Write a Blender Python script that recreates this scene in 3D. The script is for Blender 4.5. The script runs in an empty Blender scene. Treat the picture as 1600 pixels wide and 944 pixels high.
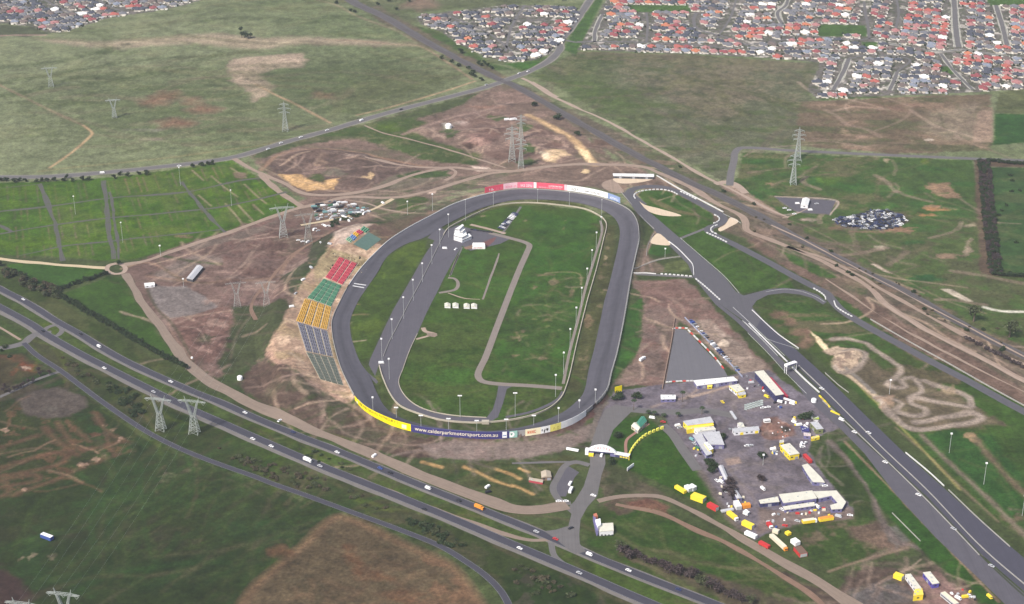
import bpy, math, random
import numpy as np
from mathutils import Vector, Matrix
from mathutils.geometry import tessellate_polygon
random.seed(7); np.random.seed(7)
R = math.radians
scene = bpy.context.scene
col = scene.collection

# ---------------------------------------------------------------- camera, world, sun, exposure
CAM_H, PITCH, FPX, CX, CY = 885.0, R(25.3), 2590.0, 800.0, 472.0
cam = bpy.data.cameras.new('camera'); camo = bpy.data.objects.new('camera', cam); col.objects.link(camo)
camo.location = (0, 0, CAM_H); camo.rotation_euler = (R(90) - PITCH, 0, 0)
cam.sensor_width = 36; cam.lens = 36 * FPX / 1600; cam.clip_start = 1; cam.clip_end = 60000
scene.camera = camo
SUN_EL, SUN_AZ = R(46), R(-138)          # azimuth measured from +Y (away from the camera) towards +X
world = bpy.data.worlds.new('World'); scene.world = world; world.use_nodes = True
wn = world.node_tree.nodes; wl = world.node_tree.links
sky = wn.new('ShaderNodeTexSky'); sky.sky_type = 'NISHITA'; sky.sun_disc = False
sky.sun_elevation = SUN_EL; sky.sun_rotation = SUN_AZ; sky.altitude = 100; sky.dust_density = 4.0; sky.air_density = 1.0
wl.new(sky.outputs[0], wn['Background'].inputs[0]); wn['Background'].inputs[1].default_value = 0.09
sun = bpy.data.lights.new('sun', 'SUN'); sun.energy = 2.8; sun.angle = R(6); sun.color = (1.0, 0.95, 0.88)
so = bpy.data.objects.new('sun', sun); col.objects.link(so)
sd = Vector((math.sin(SUN_AZ) * math.cos(SUN_EL), math.cos(SUN_AZ) * math.cos(SUN_EL), math.sin(SUN_EL)))
so.rotation_euler = sd.to_track_quat('Z', 'Y').to_euler(); so.location = (0, 0, 900)
vs = scene.view_settings; vs.view_transform = 'Standard'; vs.look = 'None'; vs.gamma = 1; vs.use_curve_mapping = False
vs.exposure = 0.82
HAZE = 0.000048

# ---------------------------------------------------------------- geometry of the view: a photo pixel to a point on the ground
cp, sp = math.cos(PITCH), math.sin(PITCH)
def U(px, z=0.0):
    """photo pixels (n,2) -> world xy where the sight line meets height z"""
    p = np.atleast_2d(np.asarray(px, float)); dx = (p[:, 0] - CX) / FPX; dy = (CY - p[:, 1]) / FPX
    diry = cp + dy * sp; dirz = -sp + dy * cp
    t = (np.asarray(z) - CAM_H) / dirz
    return np.stack([dx * t, diry * t], 1)
def P(x, y, z):
    f = y * cp - (z - CAM_H) * sp; u = y * sp + (z - CAM_H) * cp
    return CX + FPX * x / f, CY - FPX * u / f
def catmull(pts, step, closed=False):
    p = np.asarray(pts, float); n = len(p)
    if closed: q = np.vstack([p[-1], p, p[0], p[1]]); segs = n
    else: q = np.vstack([2 * p[0] - p[1], p, 2 * p[-1] - p[-2]]); segs = n - 1
    out = []
    for i in range(segs):
        a, b, c, d = q[i], q[i + 1], q[i + 2], q[i + 3]
        L = np.linalg.norm((c - b)[:2]); k = max(1, int(math.ceil(L / step)))
        t = (np.arange(k) / k)[:, None]
        # centripetal-like damping keeps uneven control points from overshooting
        la, lc = np.linalg.norm((b - a)[:2]) + 1e-6, np.linalg.norm((d - c)[:2]) + 1e-6
        m1 = (c - a) * (L / (L + la)); m2 = (d - b) * (L / (L + lc))
        h00 = 2 * t**3 - 3 * t**2 + 1; h10 = t**3 - 2 * t**2 + t; h01 = -2 * t**3 + 3 * t**2; h11 = t**3 - t**2
        out.append(h00 * b + h10 * m1 + h01 * c + h11 * m2)
    if not closed: out.append(p[-1:])
    return np.vstack(out)
def inside(X, Y, poly):
    if X.size <= 400 and X.ndim == 1:
        A = np.asarray(poly, float); B = np.roll(A, -1, 0); dy = B[:, 1] - A[:, 1]; dy = np.where(dy == 0, 1e-12, dy); k = (A[:, 1] > Y[:, None]) != (B[:, 1] > Y[:, None])
        return ((k & (X[:, None] < (B[:, 0] - A[:, 0]) * (Y[:, None] - A[:, 1]) / dy + A[:, 0])).sum(1) % 2).astype(bool)
    c = np.zeros(X.shape, bool); n = len(poly)
    for i in range(n):
        x1, y1 = poly[i]; x2, y2 = poly[(i + 1) % n]
        if y1 == y2: continue
        k = ((y1 > Y) != (y2 > Y))
        c ^= k & (X < (x2 - x1) * (Y - y1) / (y2 - y1) + x1)
    return c
def dist_line(X, Y, pl, closed=False):
    """distance, parameter index (float) of the nearest point on a polyline"""
    if X.size <= 400 and X.ndim == 1:
        A = np.asarray(pl, float); B = np.roll(A, -1, 0)
        if not closed: A, B = A[:-1], B[:-1]
        E = B - A; L = (E ** 2).sum(1) + 1e-9; t = np.clip(((X[:, None] - A[:, 0]) * E[:, 0] + (Y[:, None] - A[:, 1]) * E[:, 1]) / L, 0, 1)
        q = (X[:, None] - A[:, 0] - t * E[:, 0]) ** 2 + (Y[:, None] - A[:, 1] - t * E[:, 1]) ** 2; i = q.argmin(1); r = np.arange(len(X)); return np.sqrt(q[r, i]), i + t[r, i]
    d2 = np.full(X.shape, 1e18); par = np.zeros(X.shape); n = len(pl)
    for i in range(n if closed else n - 1):
        a = pl[i]; b = pl[(i + 1) % n]; ex, ey = b[0] - a[0], b[1] - a[1]; L = ex * ex + ey * ey + 1e-9
        t = np.clip(((X - a[0]) * ex + (Y - a[1]) * ey) / L, 0, 1)
        q = (X - a[0] - t * ex)**2 + (Y - a[1] - t * ey)**2
        k = q < d2; d2 = np.where(k, q, d2); par = np.where(k, i + t, par)
    return np.sqrt(d2), par

# ---------------------------------------------------------------- the bowl: (inner px, outer px, bank height, ground height outside, stand weight)
BOWL = [((559, 472), (531, 472), 2, 2, 1), ((547.5, 500), (519, 500), 2, 2, 1), ((548, 522), (519, 522), 2, 2, 1),
 ((555, 547), (524.5, 549), 2, 2, 1), ((564, 568), (534, 579), 2.5, 2.5, 1), ((578, 588), (546, 604), 4, 3, .75), ((588, 612), (556, 621), 5.5, 3, .25),
 ((600, 634), (572, 636.5), 7, 3, 0), ((617, 648), (597, 650), 8, 3, 0), ((640, 658), (625, 661), 8, 2.5, 0), ((675, 666.5), (662, 669.5), 8, 2.5, 0), ((720, 672.5), (715, 675), 8, 2.5, 0),
 ((765, 673.5), (770, 677.5), 8, 2.5, 0), ((808, 669), (820, 673.5), 8, 2.5, 0), ((845, 659), (866, 665), 8, 2.5, 0), ((878, 645), (900, 652), 7.5, 2.5, 0), ((900, 628), (926, 634), 6, 2.5, 0),
 ((912.5, 612), (947, 611), 4.5, 2, 0), ((920, 577), (955, 582), 3, 1.5, 0), ((928, 547), (963, 554), 3, 1.5, 0), ((937.5, 504), (972, 512), 3, 1.5, 0), ((944, 472), (979, 472), 3, 1.5, 0), ((952, 443.5), (985, 436), 3, 1.5, 0),
 ((960, 411), (992, 403), 3.5, 2, 0), ((967, 378), (998, 373), 5, 3, 0), ((968, 358), (996, 348), 7, 5, 0), ((960, 341), (985, 330), 8, 7, 0), ((940, 328), (962, 317), 8, 8, 0), ((912, 319), (932, 307.5), 8, 8, 0),
 ((880, 314), (895, 301), 8, 8, 0), ((845, 312), (855, 297), 8, 8, 0), ((808, 312.5), (812, 295.5), 8, 8, 0), ((775, 318.5), (774, 300.5), 8, 8, 0), ((745, 328), (742, 308), 8, 8, 0), ((715, 342), (708, 319.5), 7, 7, 0),
 ((690, 355), (676, 336), 6, 6, 0), ((664, 371), (641, 354.5), 5, 5, .1), ((632, 382.5), (609, 375), 4, 4, .6), ((606, 400), (588, 394), 3, 3, 1), ((589, 427), (566, 417), 2, 2, 1), ((572, 452), (545, 446), 2, 2, 1)]
bi = np.array([b[0] for b in BOWL], float); bo = np.array([b[1] for b in BOWL], float); bh = np.array([b[2:] for b in BOWL], float)
_in = U(bi, 0.0); _out = U(bo, bh[:, 0])
_all = catmull(np.hstack([_out, _in, bh]), 9, True)
OUT, INN, HB, HO, SW = _all[:, 0:2], _all[:, 2:4], _all[:, 4], _all[:, 5], np.clip(_all[:, 6], 0, 1)
WID = np.linalg.norm(OUT - INN, axis=1)
bb0, bb1 = OUT.min(0) - 135, OUT.max(0) + 135
STAND = ([0, 7, 52, 70, 92], [0, 0.3, 11, 11, 0])
# spoil heaps, cut banks and humps in the earthworks: (px x, px y, radius m, height m)
BUMPS = [(*U([(a, b)])[0], r, h) for a, b, r, h in ((450, 248, 16, 4), (470, 243, 18, 5), (500, 238, 16, 4), (530, 241, 16, 4), (560, 245, 14, 4), (480, 262, 12, -3), (540, 262, 16, -3), (520, 283, 12, 3), (590, 262, 12, 3), (748, 220, 22, 6), (765, 205, 16, 4), (735, 208, 14, 4), (700, 215, 12, 3), (868, 226, 16, -4), (880, 214, 12, 3), (860, 243, 14, 3), (790, 168, 16, 3), (720, 188, 14, 4), (668, 205, 14, 3),
 (930, 236, 14, 4), (300, 520, 16, 3), (335, 500, 14, 3), (345, 535, 12, 3), (395, 420, 18, 3), (430, 400, 16, -3), (360, 440, 14, 3), (350, 405, 14, 3), (440, 440, 14, 3), (460, 610, 12, 3), (485, 628, 12, 3), (510, 640, 12, 3), (440, 592, 12, 3), (540, 655, 12, 2.5), (1317, 560, 12, 4), (1335, 552, 12, 4.5), (1338, 565, 10, 3), (1312, 572, 9, 3), (1275, 530, 7, 3), (1385, 628, 10, 3),
 (1410, 575, 8, 2.5), (1392, 600, 8, 2.5), (1432, 606, 8, 2), (1420, 640, 8, 2), (1480, 600, 10, 3), (1510, 640, 10, 2.5), (1470, 655, 9, 2), (1400, 655, 9, 2), (1440, 622, 9, 2), (1352, 540, 9, 3), (1020, 470, 16, 3), (1030, 540, 14, 3), (1012, 560, 12, 2.5), (1135, 540, 12, 2), (1225, 672, 7, 2.5), (1205, 665, 7, 1.5), (1180, 372 + 8, 10, 2), (640, 322, 16, 3), (700, 305, 14, 3), (1015, 790, 10, 2), (1370, 835, 14, 2), (166, 712, 7, 2), (128, 727, 7, 2), (204, 700, 7, 2), (34, 765, 8, 2), (33, 576, 12, 3))]
def H(X, Y):
    X = np.asarray(X, float); Y = np.asarray(Y, float); Z = np.zeros(X.shape)
    for bx, by, br, bhh in BUMPS:
        m = (X > bx - 2.4 * br) & (X < bx + 2.4 * br) & (Y > by - 2.4 * br) & (Y < by + 2.4 * br)
        if m.any(): Z[m] += bhh * np.clip(np.exp(-(((X[m] - bx) ** 2 + (Y[m] - by) ** 2) / br ** 2)) - .004, 0, 1)
    k = (X > bb0[0]) & (X < bb1[0]) & (Y > bb0[1]) & (Y < bb1[1])
    if not k.any(): return Z
    x, y = X[k], Y[k]; d, par = dist_line(x, y, OUT, True); n = len(OUT)
    i0 = par.astype(int) % n; i1 = (i0 + 1) % n; f = par - par.astype(int)
    g = lambda a: a[i0] * (1 - f) + a[i1] * f
    hb, ho, sw, w = g(HB), g(HO), g(SW), g(WID); ins = inside(x, y, OUT)
    s = np.clip(1 - d / (ho * 2.4 + .5), 0, 1); zo = ho * s * s * (3 - 2 * s)
    zs = sw * (np.interp(d, *STAND) + ho * np.clip(1 - np.maximum(d - 52, 0) / 40, 0, 1))
    zi = np.clip(hb * (1 - d / (w * .74)), 0, None) - .7 * np.clip(1 - (d - w + 3) / 3, 0, 1)
    Z[k] = np.where(ins, zi, np.maximum(zo, zs) + Z[k]); return Z
def G(px, off=0.0):
    """photo pixels -> world xyz on the terrain"""
    z = np.zeros(len(np.atleast_2d(px)))
    for _ in range(9):
        q = U(px, z); z = .45 * z + .55 * H(q[:, 0], q[:, 1])
    q = U(px, z); return np.column_stack([q, H(q[:, 0], q[:, 1]) + off])
def G1(x, y): return G([(x, y)])[0]
def pxscale(x, y): return FPX / (y * cp + CAM_H * sp)

# ---------------------------------------------------------------- materials
MATS = {}
def nt(m):
    m.use_nodes = True; n = m.node_tree.nodes; l = m.node_tree.links; return n, l, n['Principled BSDF']
def mat(name, c, rough=.8, var=.12, scale=.15, metal=0.0, emit=None, wave=None):
    if name in MATS: return MATS[name]
    m = bpy.data.materials.new(name); n, l, b = nt(m); b.inputs['Roughness'].default_value = rough; b.inputs['Metallic'].default_value = metal
    b.inputs['Specular IOR Level'].default_value = .3
    if var > 0:
        g = n.new('ShaderNodeNewGeometry'); t = n.new('ShaderNodeTexNoise'); t.inputs['Scale'].default_value = scale; t.inputs['Detail'].default_value = 5
        t.inputs['Roughness'].default_value = .65
        l.new(g.outputs['Position'], t.inputs['Vector'])
        r = n.new('ShaderNodeMapRange'); r.inputs['From Min'].default_value = .3; r.inputs['From Max'].default_value = .7
        r.inputs['To Min'].default_value = 1 - var; r.inputs['To Max'].default_value = 1 + var; l.new(t.outputs['Fac'], r.inputs['Value'])
        v = n.new('ShaderNodeVectorMath'); v.operation = 'SCALE'; v.inputs[0].default_value = c; l.new(r.outputs[0], v.inputs['Scale'])
        last = v.outputs[0]
        if wave:
            tc = n.new('ShaderNodeTexCoord'); w = n.new('ShaderNodeTexWave'); w.inputs['Scale'].default_value = wave; w.inputs['Distortion'].default_value = .6
            l.new(tc.outputs['Object'], w.inputs['Vector']); r2 = n.new('ShaderNodeMapRange'); r2.inputs['To Min'].default_value = .8; r2.inputs['To Max'].default_value = 1.04
            l.new(w.outputs['Fac'], r2.inputs['Value']); v2 = n.new('ShaderNodeVectorMath'); v2.operation = 'SCALE'; l.new(last, v2.inputs[0]); l.new(r2.outputs[0], v2.inputs['Scale']); last = v2.outputs[0]
        l.new(last, b.inputs['Base Color'])
    else: b.inputs['Base Color'].default_value = (*c, 1)
    MATS[name] = m; return m
def attrmat(name, rough=.95, fine=.34, big=.26):
    if name in MATS: return MATS[name]
    m = bpy.data.materials.new(name); n, l, b = nt(m); b.inputs['Roughness'].default_value = rough; b.inputs['Specular IOR Level'].default_value = .15
    a = n.new('ShaderNodeVertexColor'); a.layer_name = 'Col'; g = n.new('ShaderNodeNewGeometry'); last = a.outputs['Color']
    for sc, amp, det in ((.30, fine, 3), (.045, big, 8)):
        t = n.new('ShaderNodeTexNoise'); t.inputs['Scale'].default_value = sc; t.inputs['Detail'].default_value = det; t.inputs['Roughness'].default_value = .7
        l.new(g.outputs['Position'], t.inputs['Vector'])
        r = n.new('ShaderNodeMapRange'); r.inputs['From Min'].default_value = .3; r.inputs['From Max'].default_value = .7
        r.inputs['To Min'].default_value = 1 - amp; r.inputs['To Max'].default_value = 1 + amp; l.new(t.outputs['Fac'], r.inputs['Value'])
        v = n.new('ShaderNodeVectorMath'); v.operation = 'SCALE'; l.new(last, v.inputs[0]); l.new(r.outputs[0], v.inputs['Scale']); last = v.outputs[0]
    l.new(last, b.inputs['Base Color']); MATS[name] = m; return m
def roadmat(name, c, edge=None, dash=False, var=.14, groove=0.0, rag=0.0, c2=None):
    """asphalt or dirt strip; uv.x runs 0..1 across, uv.y metres along"""
    if name in MATS: return MATS[name]
    m = bpy.data.materials.new(name); n, l, b = nt(m); b.inputs['Roughness'].default_value = .85; b.inputs['Specular IOR Level'].default_value = .25
    uv = n.new('ShaderNodeUVMap'); uv.uv_map = 'UV'; s = n.new('ShaderNodeSeparateXYZ'); l.new(uv.outputs[0], s.inputs[0])
    g = n.new('ShaderNodeNewGeometry'); last = None
    def math_(op, a, bb=None, cc=None):
        q = n.new('ShaderNodeMath'); q.operation = op
        for i, v in enumerate((a, bb, cc)):
            if v is None: continue
            if isinstance(v, (int, float)): q.inputs[i].default_value = v
            else: l.new(v, q.inputs[i])
        return q.outputs[0]
    t = n.new('ShaderNodeTexNoise'); t.inputs['Scale'].default_value = .12; t.inputs['Detail'].default_value = 7; t.inputs['Roughness'].default_value = .7; l.new(g.outputs['Position'], t.inputs['Vector'])
    mp = n.new('ShaderNodeVectorMath'); mp.operation = 'MULTIPLY'; mp.inputs[1].default_value = (9, .02, 0); l.new(uv.outputs[0], mp.inputs[0])
    t2 = n.new('ShaderNodeTexNoise'); t2.inputs['Scale'].default_value = 1.0; t2.inputs['Detail'].default_value = 4; l.new(mp.outputs[0], t2.inputs['Vector'])
    f = math_('ADD', math_('MULTIPLY', math_('SUBTRACT', t.outputs['Fac'], .5), var * 3.6), math_('MULTIPLY', math_('SUBTRACT', t2.outputs['Fac'], .5), var * 3.4))
    if groove:
        d = math_('ABSOLUTE', math_('SUBTRACT', s.outputs[0], .45)); f = math_('SUBTRACT', f, math_('MULTIPLY', math_('SUBTRACT', 1, math_('MINIMUM', math_('MULTIPLY', d, 4), 1)), groove))
    f = math_('ADD', f, 1)
    v = n.new('ShaderNodeVectorMath'); v.operation = 'SCALE'; v.inputs[0].default_value = c; l.new(f, v.inputs['Scale']); last = v.outputs[0]
    if c2 is not None:
        mx = n.new('ShaderNodeMix'); mx.data_type = 'RGBA'; k = math_('MULTIPLY', math_('SUBTRACT', t.outputs['Fac'], .45), 4); k = math_('MINIMUM', math_('MAXIMUM', k, 0), 1)
        l.new(k, mx.inputs[0]); l.new(last, mx.inputs[6]); mx.inputs[7].default_value = (*c2, 1); last = mx.outputs[2]
    if edge:
        w = edge; e = math_('ABSOLUTE', math_('SUBTRACT', math_('ABSOLUTE', math_('SUBTRACT', s.outputs[0], .5)), .5 - w * 2.0)); e = math_('LESS_THAN', e, w * .5)
        if dash:
            q = math_('LESS_THAN', math_('ABSOLUTE', math_('SUBTRACT', s.outputs[0], .5)), w * .45); q = math_('MULTIPLY', q, math_('LESS_THAN', math_('FRACT', math_('MULTIPLY', s.outputs[1], 1 / 12)), .35)); e = math_('MAXIMUM', e, q)
        mx = n.new('ShaderNodeMix'); mx.data_type = 'RGBA'; l.new(math_('MULTIPLY', e, .4), mx.inputs[0]); l.new(last, mx.inputs[6]); mx.inputs[7].default_value = (.7, .7, .68, 1); last = mx.outputs[2]
    l.new(last, b.inputs['Base Color'])
    MATS[name] = m; return m

# ---------------------------------------------------------------- object helpers
def tag(o, label=None, cat=None, group=None, kind=None):
    if label: o['label'] = label
    if cat: o['category'] = cat
    if group: o['group'] = group
    if kind: o['kind'] = kind
    return o
def empty(name, loc, rz=0.0):
    o = bpy.data.objects.new(name, None); col.objects.link(o); o.location = loc; o.rotation_euler = (0, 0, rz); o.empty_display_size = 1; return o
def link(name, me, parent=None, loc=None):
    o = bpy.data.objects.new(name, me); col.objects.link(o)
    if parent is not None: o.parent = parent
    if loc is not None: o.location = loc
    return o
class MB:
    def __init__(s): s.v = []; s.f = []; s.m = []; s.uv = None
    def add(s, vs, fs, mi=0):
        k = len(s.v); s.v += [tuple(map(float, q)) for q in vs]; s.f += [tuple(k + i for i in f) for f in fs]; s.m += [mi] * len(fs); return s
    def box(s, c, size, rz=0.0, mi=0, top=1.0):
        a, b, h = size[0] / 2, size[1] / 2, size[2]; cs, sn = math.cos(rz), math.sin(rz); vs = []
        for z, k in ((0, 1.0), (h, top)):
            for x, y in ((-a, -b), (a, -b), (a, b), (-a, b)):
                x *= k; y *= k; vs.append((c[0] + x * cs - y * sn, c[1] + x * sn + y * cs, c[2] + z))
        return s.add(vs, [(3, 2, 1, 0), (4, 5, 6, 7), (0, 1, 5, 4), (1, 2, 6, 5), (2, 3, 7, 6), (3, 0, 4, 7)], mi)
    def prism(s, poly, z0, z1, mi=0, cap=True):
        n = len(poly); a = sum(poly[i][0] * poly[(i + 1) % n][1] - poly[(i + 1) % n][0] * poly[i][1] for i in range(n))
        if a < 0: poly = list(poly)[::-1]
        vs = [(p[0], p[1], z0) for p in poly] + [(p[0], p[1], z1) for p in poly]
        fs = [(i, (i + 1) % n, n + (i + 1) % n, n + i) for i in range(n)]
        if cap:
            if n <= 4: fs += [tuple(range(n, 2 * n)), tuple(range(n - 1, -1, -1))]
            else:
                for t in tessellate_polygon([[Vector((p[0], p[1], 0)) for p in poly]]):
                    A, B, C = (Vector((poly[i][0], poly[i][1], 0)) for i in t)
                    t = t if (B - A).cross(C - A).z > 0 else t[::-1]
                    fs += [tuple(n + i for i in t), tuple(t[::-1])]
        return s.add(vs, fs, mi)
    def tube(s, a, b, r0, r1=None, n=5, mi=0):
        a, b = Vector(a), Vector(b); r1 = r0 if r1 is None else r1; d = (b - a).normalized(); u = d.orthogonal().normalized(); w = d.cross(u); vs = []
        for p, r in ((a, r0), (b, r1)):
            for i in range(n):
                t = 2 * math.pi * i / n; vs.append(p + u * (r * math.cos(t)) + w * (r * math.sin(t)))
        return s.add(vs, [(i, (i + 1) % n, n + (i + 1) % n, n + i) for i in range(n)] + [tuple(range(n - 1, -1, -1)), tuple(range(n, 2 * n))], mi)
    def build(s, name, mats, parent=None, loc=None):
        me = bpy.data.meshes.new(name); me.from_pydata(s.v, [], s.f)
        for m in (mats if isinstance(mats, (list, tuple)) else [mats]): me.materials.append(m)
        if any(s.m): me.polygons.foreach_set('material_index', s.m)
        me.update(); return link(name, me, parent, loc)
def ribbon_mesh(name, L, Rr, mats, uvl=None, nacross=3, thick=None):
    """strip between two xyz polylines with uv"""
    n = len(L); k = nacross; t = np.linspace(0, 1, k)[None, :, None]
    V = L[:, None, :] * (1 - t) + Rr[:, None, :] * t
    if uvl is None:
        mid = (L + Rr) / 2; uvl = np.concatenate([[0], np.cumsum(np.linalg.norm(np.diff(mid, axis=0), axis=1))])
    I = np.arange(n - 1)[:, None] * k + np.arange(k - 1)[None, :]
    F = np.stack([I, I + 1, I + k + 1, I + k], -1).reshape(-1, 4)
    me = bpy.data.meshes.new(name); me.from_pydata(V.reshape(-1, 3).tolist(), [], F.tolist()); me.materials.append(mats)
    u = me.uv_layers.new(name='UV'); UVv = np.stack([np.broadcast_to(np.linspace(0, 1, k)[None, :], (n, k)), np.broadcast_to(uvl[:, None], (n, k))], -1).reshape(-1, 2)
    u.data.foreach_set('uv', UVv[F.reshape(-1)].astype(np.float32).ravel()); me.update()
    return me
def world_line(px, step=5.0, closed=False, raw=False):
    return catmull(G(px)[:, :2], step, closed)
def noise1(n, amp, seed, corr=6):
    r = np.random.RandomState(seed).randn(n + 4 * corr); k = np.hanning(2 * corr + 1); k /= k.sum(); q = np.convolve(r, k, 'same')[corr:corr + n]; return q * amp * 2.2
_sid = [0]
def strip(name, px, width, m, z, closed=False, label=None, rag=0.0, step=5.0, widths=None, across=3, pts=None, kind='structure', nodrape=False):
    c = world_line(px, step, closed) if pts is None else pts
    if closed: c = np.vstack([c, c[:1]])
    d = np.gradient(c, axis=0); d /= (np.linalg.norm(d, axis=1)[:, None] + 1e-9); nr = np.stack([-d[:, 1], d[:, 0]], 1); n = len(c); _sid[0] += 1
    w = np.full(n, width / 2.0)
    if widths is not None: w = np.interp(np.linspace(0, 1, n), np.linspace(0, 1, len(widths)), widths) / 2
    wl_, wr_ = w + noise1(n, rag, _sid[0] * 3), w + noise1(n, rag, _sid[0] * 3 + 1)
    if closed and rag:
        wl_[-1] = wl_[0]; wr_[-1] = wr_[0]
    L = c + nr * wl_[:, None]; Rr = c - nr * wr_[:, None]
    L3 = np.column_stack([L, H(L[:, 0], L[:, 1]) + z]); R3 = np.column_stack([Rr, H(Rr[:, 0], Rr[:, 1]) + z])
    o = link(name, ribbon_mesh(name, R3, L3, m, nacross=across)); o['kind'] = kind
    if label: o['label'] = label
    return o
def sheet(name, px, m, z, label=None, kind='structure', smooth=None, rag=0.0, pts=None):
    c = G(px)[:, :2] if pts is None else pts
    if smooth: c = catmull(c, smooth, True)
    if rag:
        d = np.gradient(c, axis=0); d /= (np.linalg.norm(d, axis=1)[:, None] + 1e-9); _sid[0] += 1; c = c + np.stack([-d[:, 1], d[:, 0]], 1) * noise1(len(c), rag, _sid[0] * 5, 3)[:, None]
    zz = H(c[:, 0], c[:, 1]) + z; v3 = [Vector((a, b, 0)) for a, b in c]; tris = []
    for t in tessellate_polygon([v3]):
        A, B, C = (v3[i] for i in t); tris.append(t if (B - A).cross(C - A).z > 0 else t[::-1])
    me = bpy.data.meshes.new(name); me.from_pydata([(a, b, q) for (a, b), q in zip(c, zz)], [], tris); me.materials.append(m)
    u = me.uv_layers.new(name='UV'); idx = np.array(tris).reshape(-1); u.data.foreach_set('uv', (c[idx] * .1).astype(np.float32).ravel()); me.update()
    o = link(name, me); o['kind'] = kind
    if label: o['label'] = label
    return o
# ---------------------------------------------------------------- the ground: one sheet to the horizon, coloured by land cover
def vnoise(X, Y, s, seed, octv=4, rough=.55):
    rs = np.random.RandomState(seed); T = rs.rand(256, 256); out = np.zeros(X.shape); a = 1.0; tot = 0
    for o in range(octv):
        x = X / s + 37.3 * o; y = Y / s + 11.7 * o; xi = np.floor(x).astype(int); yi = np.floor(y).astype(int); fx = x - xi; fy = y - yi
        fx = fx * fx * (3 - 2 * fx); fy = fy * fy * (3 - 2 * fy)
        v = (T[xi & 255, yi & 255] * (1 - fx) + T[(xi + 1) & 255, yi & 255] * fx) * (1 - fy) + (T[xi & 255, (yi + 1) & 255] * (1 - fx) + T[(xi + 1) & 255, (yi + 1) & 255] * fx) * fy
        out += v * a; tot += a; a *= rough; s /= 2.03
    return (out / tot - .5) * 2
ncol, nrow = 1650, 1060
ys = 1060 * (3700 / 1060.0) ** (np.linspace(0, 1, nrow) ** 1.0)
pre = np.array([-9000, -3000, 0, 500, 900, 1030]); post = np.array([3800, 4100, 4700, 6000, 9000, 16000, 40000])
ys = np.concatenate([pre, ys, post])
us = np.concatenate([[-6, -2.5, -1.6], np.linspace(-1.42, 1.42, ncol), [1.6, 2.5, 6]])
hw = np.clip((800 / FPX) * (ys * cp + CAM_H * sp), 450, None); hw[ys > 3700] = hw[ys > 3700] * np.linspace(1.1, 2, 7); hw[ys < 1060] = hw[len(pre)]
GX = hw[:, None] * us[None, :]; GY = np.broadcast_to(ys[:, None], GX.shape).copy(); GZ = H(GX, GY)
C = np.zeros(GX.shape + (3,)); NC = GX.shape[1]
N1 = vnoise(GX, GY, 60, 1, 5); N2 = vnoise(GX, GY, 14, 2, 4, .65); N3 = vnoise(GX, GY, 260, 3, 5); N4 = vnoise(GX * .35 + GY * .2, GY, 30, 4, 4); N5 = vnoise(GX, GY, 5, 5, 2, .7)
FAR_ = ((np.abs(us) > 1.45)[None, :] | (ys > 3700)[:, None] | (ys < 1050)[:, None]); N1[FAR_] *= .2; N2[FAR_] = 0; N4[FAR_] *= .1; N5[FAR_] = 0; N3[FAR_] *= .4
OLIVE = (.160, .178, .114); GREEN = (.050, .095, .018); DGREEN = (.030, .052, .016); BROWN = (.125, .085, .060); DIRT = (.20, .135, .11); PALE = (.42, .34, .25); GREYD = (.17, .15, .14)
def blend(k, a, c):
    C[k] = C[k] * (1 - a[..., None]) + np.asarray(c) * a[..., None]
def window(lo, hi):
    r0, r1 = np.searchsorted(ys, lo[1]), np.searchsorted(ys, hi[1])
    if r1 <= r0: return None
    h2 = hw[r0:r1]; a = lo[0] / (h2.max() if lo[0] > 0 else h2.min()); b = hi[0] / (h2.min() if hi[0] > 0 else h2.max()); c0, c1 = np.searchsorted(us, a), np.searchsorted(us, b)
    if c1 <= c0: return None
    i, j = np.nonzero((GX[r0:r1, c0:c1] > lo[0]) & (GX[r0:r1, c0:c1] < hi[0]))
    return (i + r0, j + c0) if len(i) else None
TINT = [1.0]
def area(px, c, soft=5, warp=6, op=1.0, mot=None, world=False):
    """a patch of land cover: px polygon, colour, softness and edge wander in metres; mot = (colour2, noise, threshold, amount)"""
    q = np.asarray(px, float) if world else G(px)[:, :2]; m = soft + warp * 1.2 + 3
    lo, hi = q.min(0) - m, q.max(0) + m
    k = window(lo, hi)
    if k is None: return
    x, y = GX[k], GY[k]; d, _ = dist_line(x, y, q, True); d = np.where(inside(x, y, q), -d, d) + N2[k] * warp * 1.3 + N1[k] * warp * .7 + N5[k] * min(warp, 3) * .8; soft = soft * .55 if soft < 12 else soft * .8
    a = np.clip(.5 - d / (2 * soft), 0, 1) * op; cc = np.broadcast_to(np.asarray(c, float) * TINT[0], x.shape + (3,))
    if mot:
        for c2, nz, th, am in (mot if isinstance(mot, list) else [mot]):
            w = np.clip((nz[k] + N2[k] * .22 + N5[k] * .12 - th) * 5.5, 0, 1) * am; cc = cc * (1 - w[:, None]) + np.asarray(c2) * TINT[0] * w[:, None]
    C[k] = C[k] * (1 - a[:, None]) + cc * a[:, None]
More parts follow.
